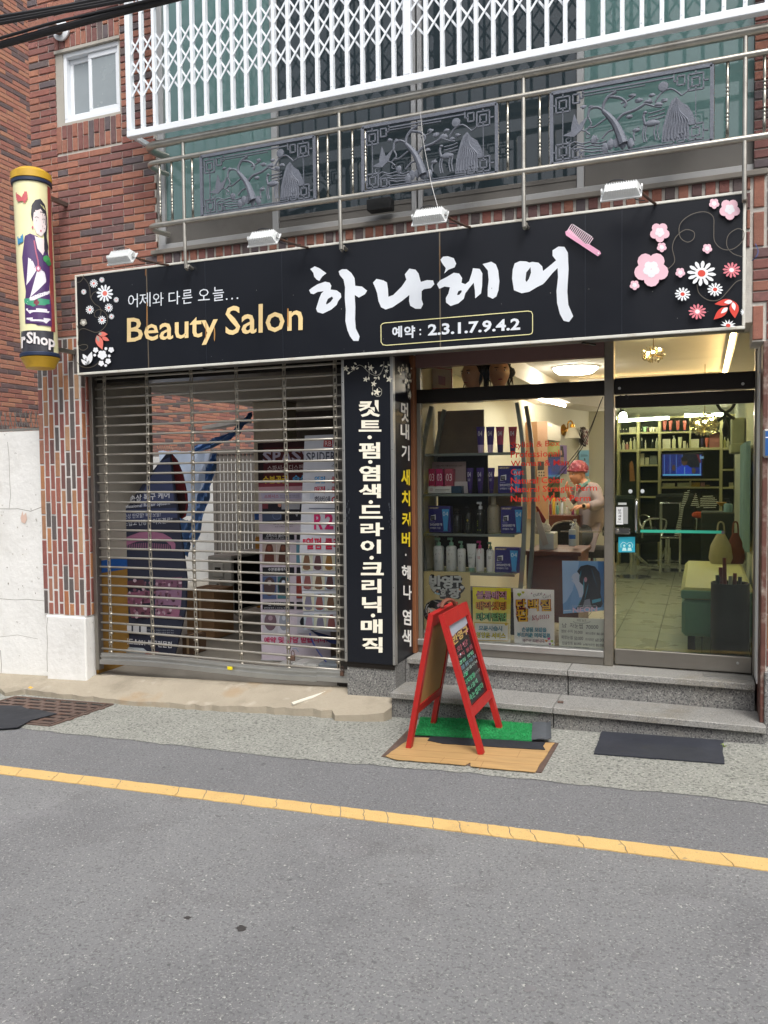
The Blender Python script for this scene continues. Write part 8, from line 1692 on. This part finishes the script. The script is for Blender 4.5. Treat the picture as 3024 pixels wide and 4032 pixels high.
for s_ in (-1, 1):
    e = hc+fdir*.070+sdir*.029*s_+udir*.012; fm_.ball(e, .011, .011, .0065, 10, 6, '#e9e2da'); fm_.ball(e+fdir*.007, .005, .005, .005, 8, 6, '#1c1412')
    fm_.tube([e+fdir*.008+sdir*.014*s_+udir*.019, e+fdir*.013+udir*.024, e+fdir*.010-sdir*.012*s_+udir*.020], [.0015, .0025, .0015], 5, col='#3a2a22'); fm_.tube([e+fdir*.008+sdir*.012*s_+udir*.004, e+fdir*.012+udir*.008, e+fdir*.009-sdir*.012*s_+udir*.005], [.001, .0018, .001], 5, col='#2a1c18')
    ear = hc-fdir*.008+sdir*.068*s_-udir*.005; fm_.ball(ear, .012, .010, .026, 10, 8, '#c08765')
fm_.tube([hc+fdir*.078+sdir*.020-udir*.058, hc+fdir*.088-udir*.058, hc+fdir*.078-sdir*.020-udir*.058], [.002, .0045, .002], 6, col='#9c4c48'); fm_.build('face_details', 'plastic', wm, True)
cp = MB(); V = []
for i in range(15):
    ph = math.pi*.53*i/14; z = math.cos(ph)
    for j in range(n):
        th = 6.2832*j/n; puff = 1+.06*math.sin(th*9+i)*math.sin(ph)+random.uniform(-.02, .02); f_, s_ = math.sin(ph)*math.cos(th), math.sin(ph)*math.sin(th)
        V.append(hc-fdir*.018+udir*.052+fdir*f_*.104*puff+sdir*s_*.094*puff+udir*z*.098*puff)
cp.add(V, [(i*n+j, (i+1)*n+j, (i+1)*n+(j+1) % n, i*n+(j+1) % n) for i in range(14) for j in range(n)])
capm = mat('cap_cloth', '#7c2434', .45, var=.45, vs=22, speck=[('#c98a94', 40, .58, .62, .6)], coat=.15); cp.build('cap', capm, wm, True)
br2 = MB(); rim = [hc+udir*(.040+.004*math.sin(a*3)+.012*math.cos(a))+fdir*(math.cos(a)*.096-.004)+sdir*math.sin(a)*.086 for a in [i*.2094 for i in range(31)]]; br2.tube(rim, .012, 8, False); br2.build('cap_band', capm, wm, True)
MB().tube([tuple(v) for v in curve([J(860, 1300, -.10), J(900, 1340, -.10), J(960, 1300, -.08), J(1005, 1270, -.02), J(990, 1240, .06)], 5)], .022, 8).build('collar', mat('collar_teal', '#5e7f78', .85), wm, True)
def hand(c0, d, up_, nm):
    d = Vector(d).normalized(); up_ = Vector(up_); s_ = d.cross(up_).normalized(); up_ = s_.cross(d).normalized(); J_ = [Vector(c0)-d*.03, Vector(c0), Vector(c0)+d*.045]; E_ = [(0, 1), (1, 2)]; R_ = [.018, .024, .024]
    for i, (o, l_) in enumerate(((-.024, .060), (-.008, .070), (.008, .066), (.022, .052))):
        b_ = c0+d*.055+s_*o; J_ += [b_, b_+d*l_*.5-up_*.012, b_+d*l_*.8-up_*.036]; k = len(J_); E_ += [(2, k-3), (k-3, k-2), (k-2, k-1)]; R_ += [.0095, .0088, .0075]
    J_ += [c0+d*.012+s_*-.032, c0+d*.045+s_*-.046-up_*.010, c0+d*.070+s_*-.036-up_*.028]; k = len(J_); E_ += [(1, k-3), (k-3, k-2), (k-2, k-1)]; R_ += [.012, .0105, .009]
    skin(nm, J_, E_, R_, skn, wm, 1, 1)
hand(wrN+(hdN-wrN)*.35, hdN-wrN, (0, 0, 1), 'hand'); hand(wrF+(hdF-wrF)*.35, Vector((-.05, -.02, .12)), (-1, 0, 0), 'hand')
wv = (wrN-elN).normalized(); MB().lathe([(.033, -.010), (.035, -.005), (.035, .005), (.033, .010)], wrN-wv*.005, 18, tuple(wv)).build('watch_strap', mat('strap_beige', '#b5a48c', .6), wm, True)
MB().lathe([(.018, 0), (.018, .008)], wrN-wv*.005+Vector((0, -.032, .004)), 16, (0, -1, .1)).build('watch_face', 'tv_black', wm, True)
o = MB().bev(-.028, .028, -.006, .006, -.055, .055, .004, '#bdb5a6'); M_ = Matrix.Translation(J(712, 1590, -.33)) @ Matrix.Rotation(R(-35), 4, 'Y'); o.v = [M_ @ v for v in o.v]; tag(o.build('folded_paper', 'plastic'), 'pale folded paper held in the hand of the woman in the cap', 'paper')
o = MB().tube([J(800, 1470, -.2), J(822, 1300, -.22)], [.004, .007], 8, col='#c9cfc0').build('tail_comb', 'plastic', None, True); tag(o, 'pale comb stick held up in front of the pink gown', 'comb')
t = thing('stool', 'dark padded stool under the seated woman', 'stool', (pel.x, pel.y, .36)); MB().lathe([(.19, -.02), (.20, .0), (.20, .06), (.17, .08)], (pel.x, pel.y, pel.z-.24), 20).build('seat', 'black_rubber', t, True); MB().lathe([(.18, .002), (.18, .02), (.03, .04), (.03, pel.z-.36-.25)], (pel.x, pel.y, .361), 20).build('column', 'chrome', t, True)

# small things on the right edge
p = at(3012, 1690, -.012); pl_ = thing('house_number_plate', 'blue plate with a pale rounded rim on the right brick pier', 'plate', tuple(p))
a_ = at(3003, 1700, 0); z0, z1 = at(3010, 1803, 0).z, at(3010, 1690, 0).z
MB().bev(a_.x, a_.x+.26, -.030, -.008, z0, z1, .010).build('rim', 'alu', pl_); MB().box(a_.x+.012, a_.x+.248, -.033, -.029, z0+.012, z1-.012).build('face', mat('plate_blue', '#2f5f9c', .4), pl_)
MB().box(a_.x+.012, a_.x+.248, -.0335, -.0325, (z0+z1)/2+.03, (z0+z1)/2+.036).build('white_line', 'white_metal', pl_)
tag(MB().tube([tuple(v) for v in curve([at(2975, 1400-440, -.01), at(2985, 990, -.03), at(2975, 1015, -.04), at(2960, 1026, -.02)], 5)], .0022, 5, col='#3f5f9c').build('loose_wire', 'plastic', None, True), 'thin blue wires sticking out of the brick joint right of the sign', 'wire')
tag(MB().tube([tuple(v) for v in curve([at(1655, 440, -.24), at(1668, 560, -.23), at(1690, 680, -.22), at(1700, 730, -.22), at(1728, 830, -.30)], 5)], .0022, 5, col='#b9b9b9').build('hanging_wire', 'plastic', None, True), 'thin pale wire hanging over the middle cast panel of the railing', 'wire')
# weeds at the foot of the white wall
def weed(u, v, n, h_, label):
    c = atg(u, v, .0); mb = MB()
    for i in range(n):
        a = random.uniform(0, 6.28); d = Vector((math.cos(a), math.sin(a), 0)); o = Vector((c.x, c.y, gz(c.x)))+d*.01; hh = h_*random.uniform(.5, 1); tip = o+d*hh*.6+Vector((0, 0, hh)); mid = (o+tip)/2+Vector((0, 0, hh*.15)); s_ = Vector((-d.y, d.x, 0))*.004
        mb.add([o-s_, o+s_, mid+s_, mid-s_, tip], [(0, 1, 2, 3), (3, 2, 4)])
    tag(mb.build('weed', mat('weed_green', '#8a9a5c', .8, var=.3, vs=20)), label, 'weed')
weed(60, 2668, 26, .16, 'thin dry weed growing at the foot of the left white wall'); weed(2582, 2868, 12, .03, 'tiny green weed at the foot of the right step above the black mat'); weed(2850, 2940, 8, .02, 'tiny weed at the right edge of the black rubber mat')

bpy.data.scenes.remove(TMP)
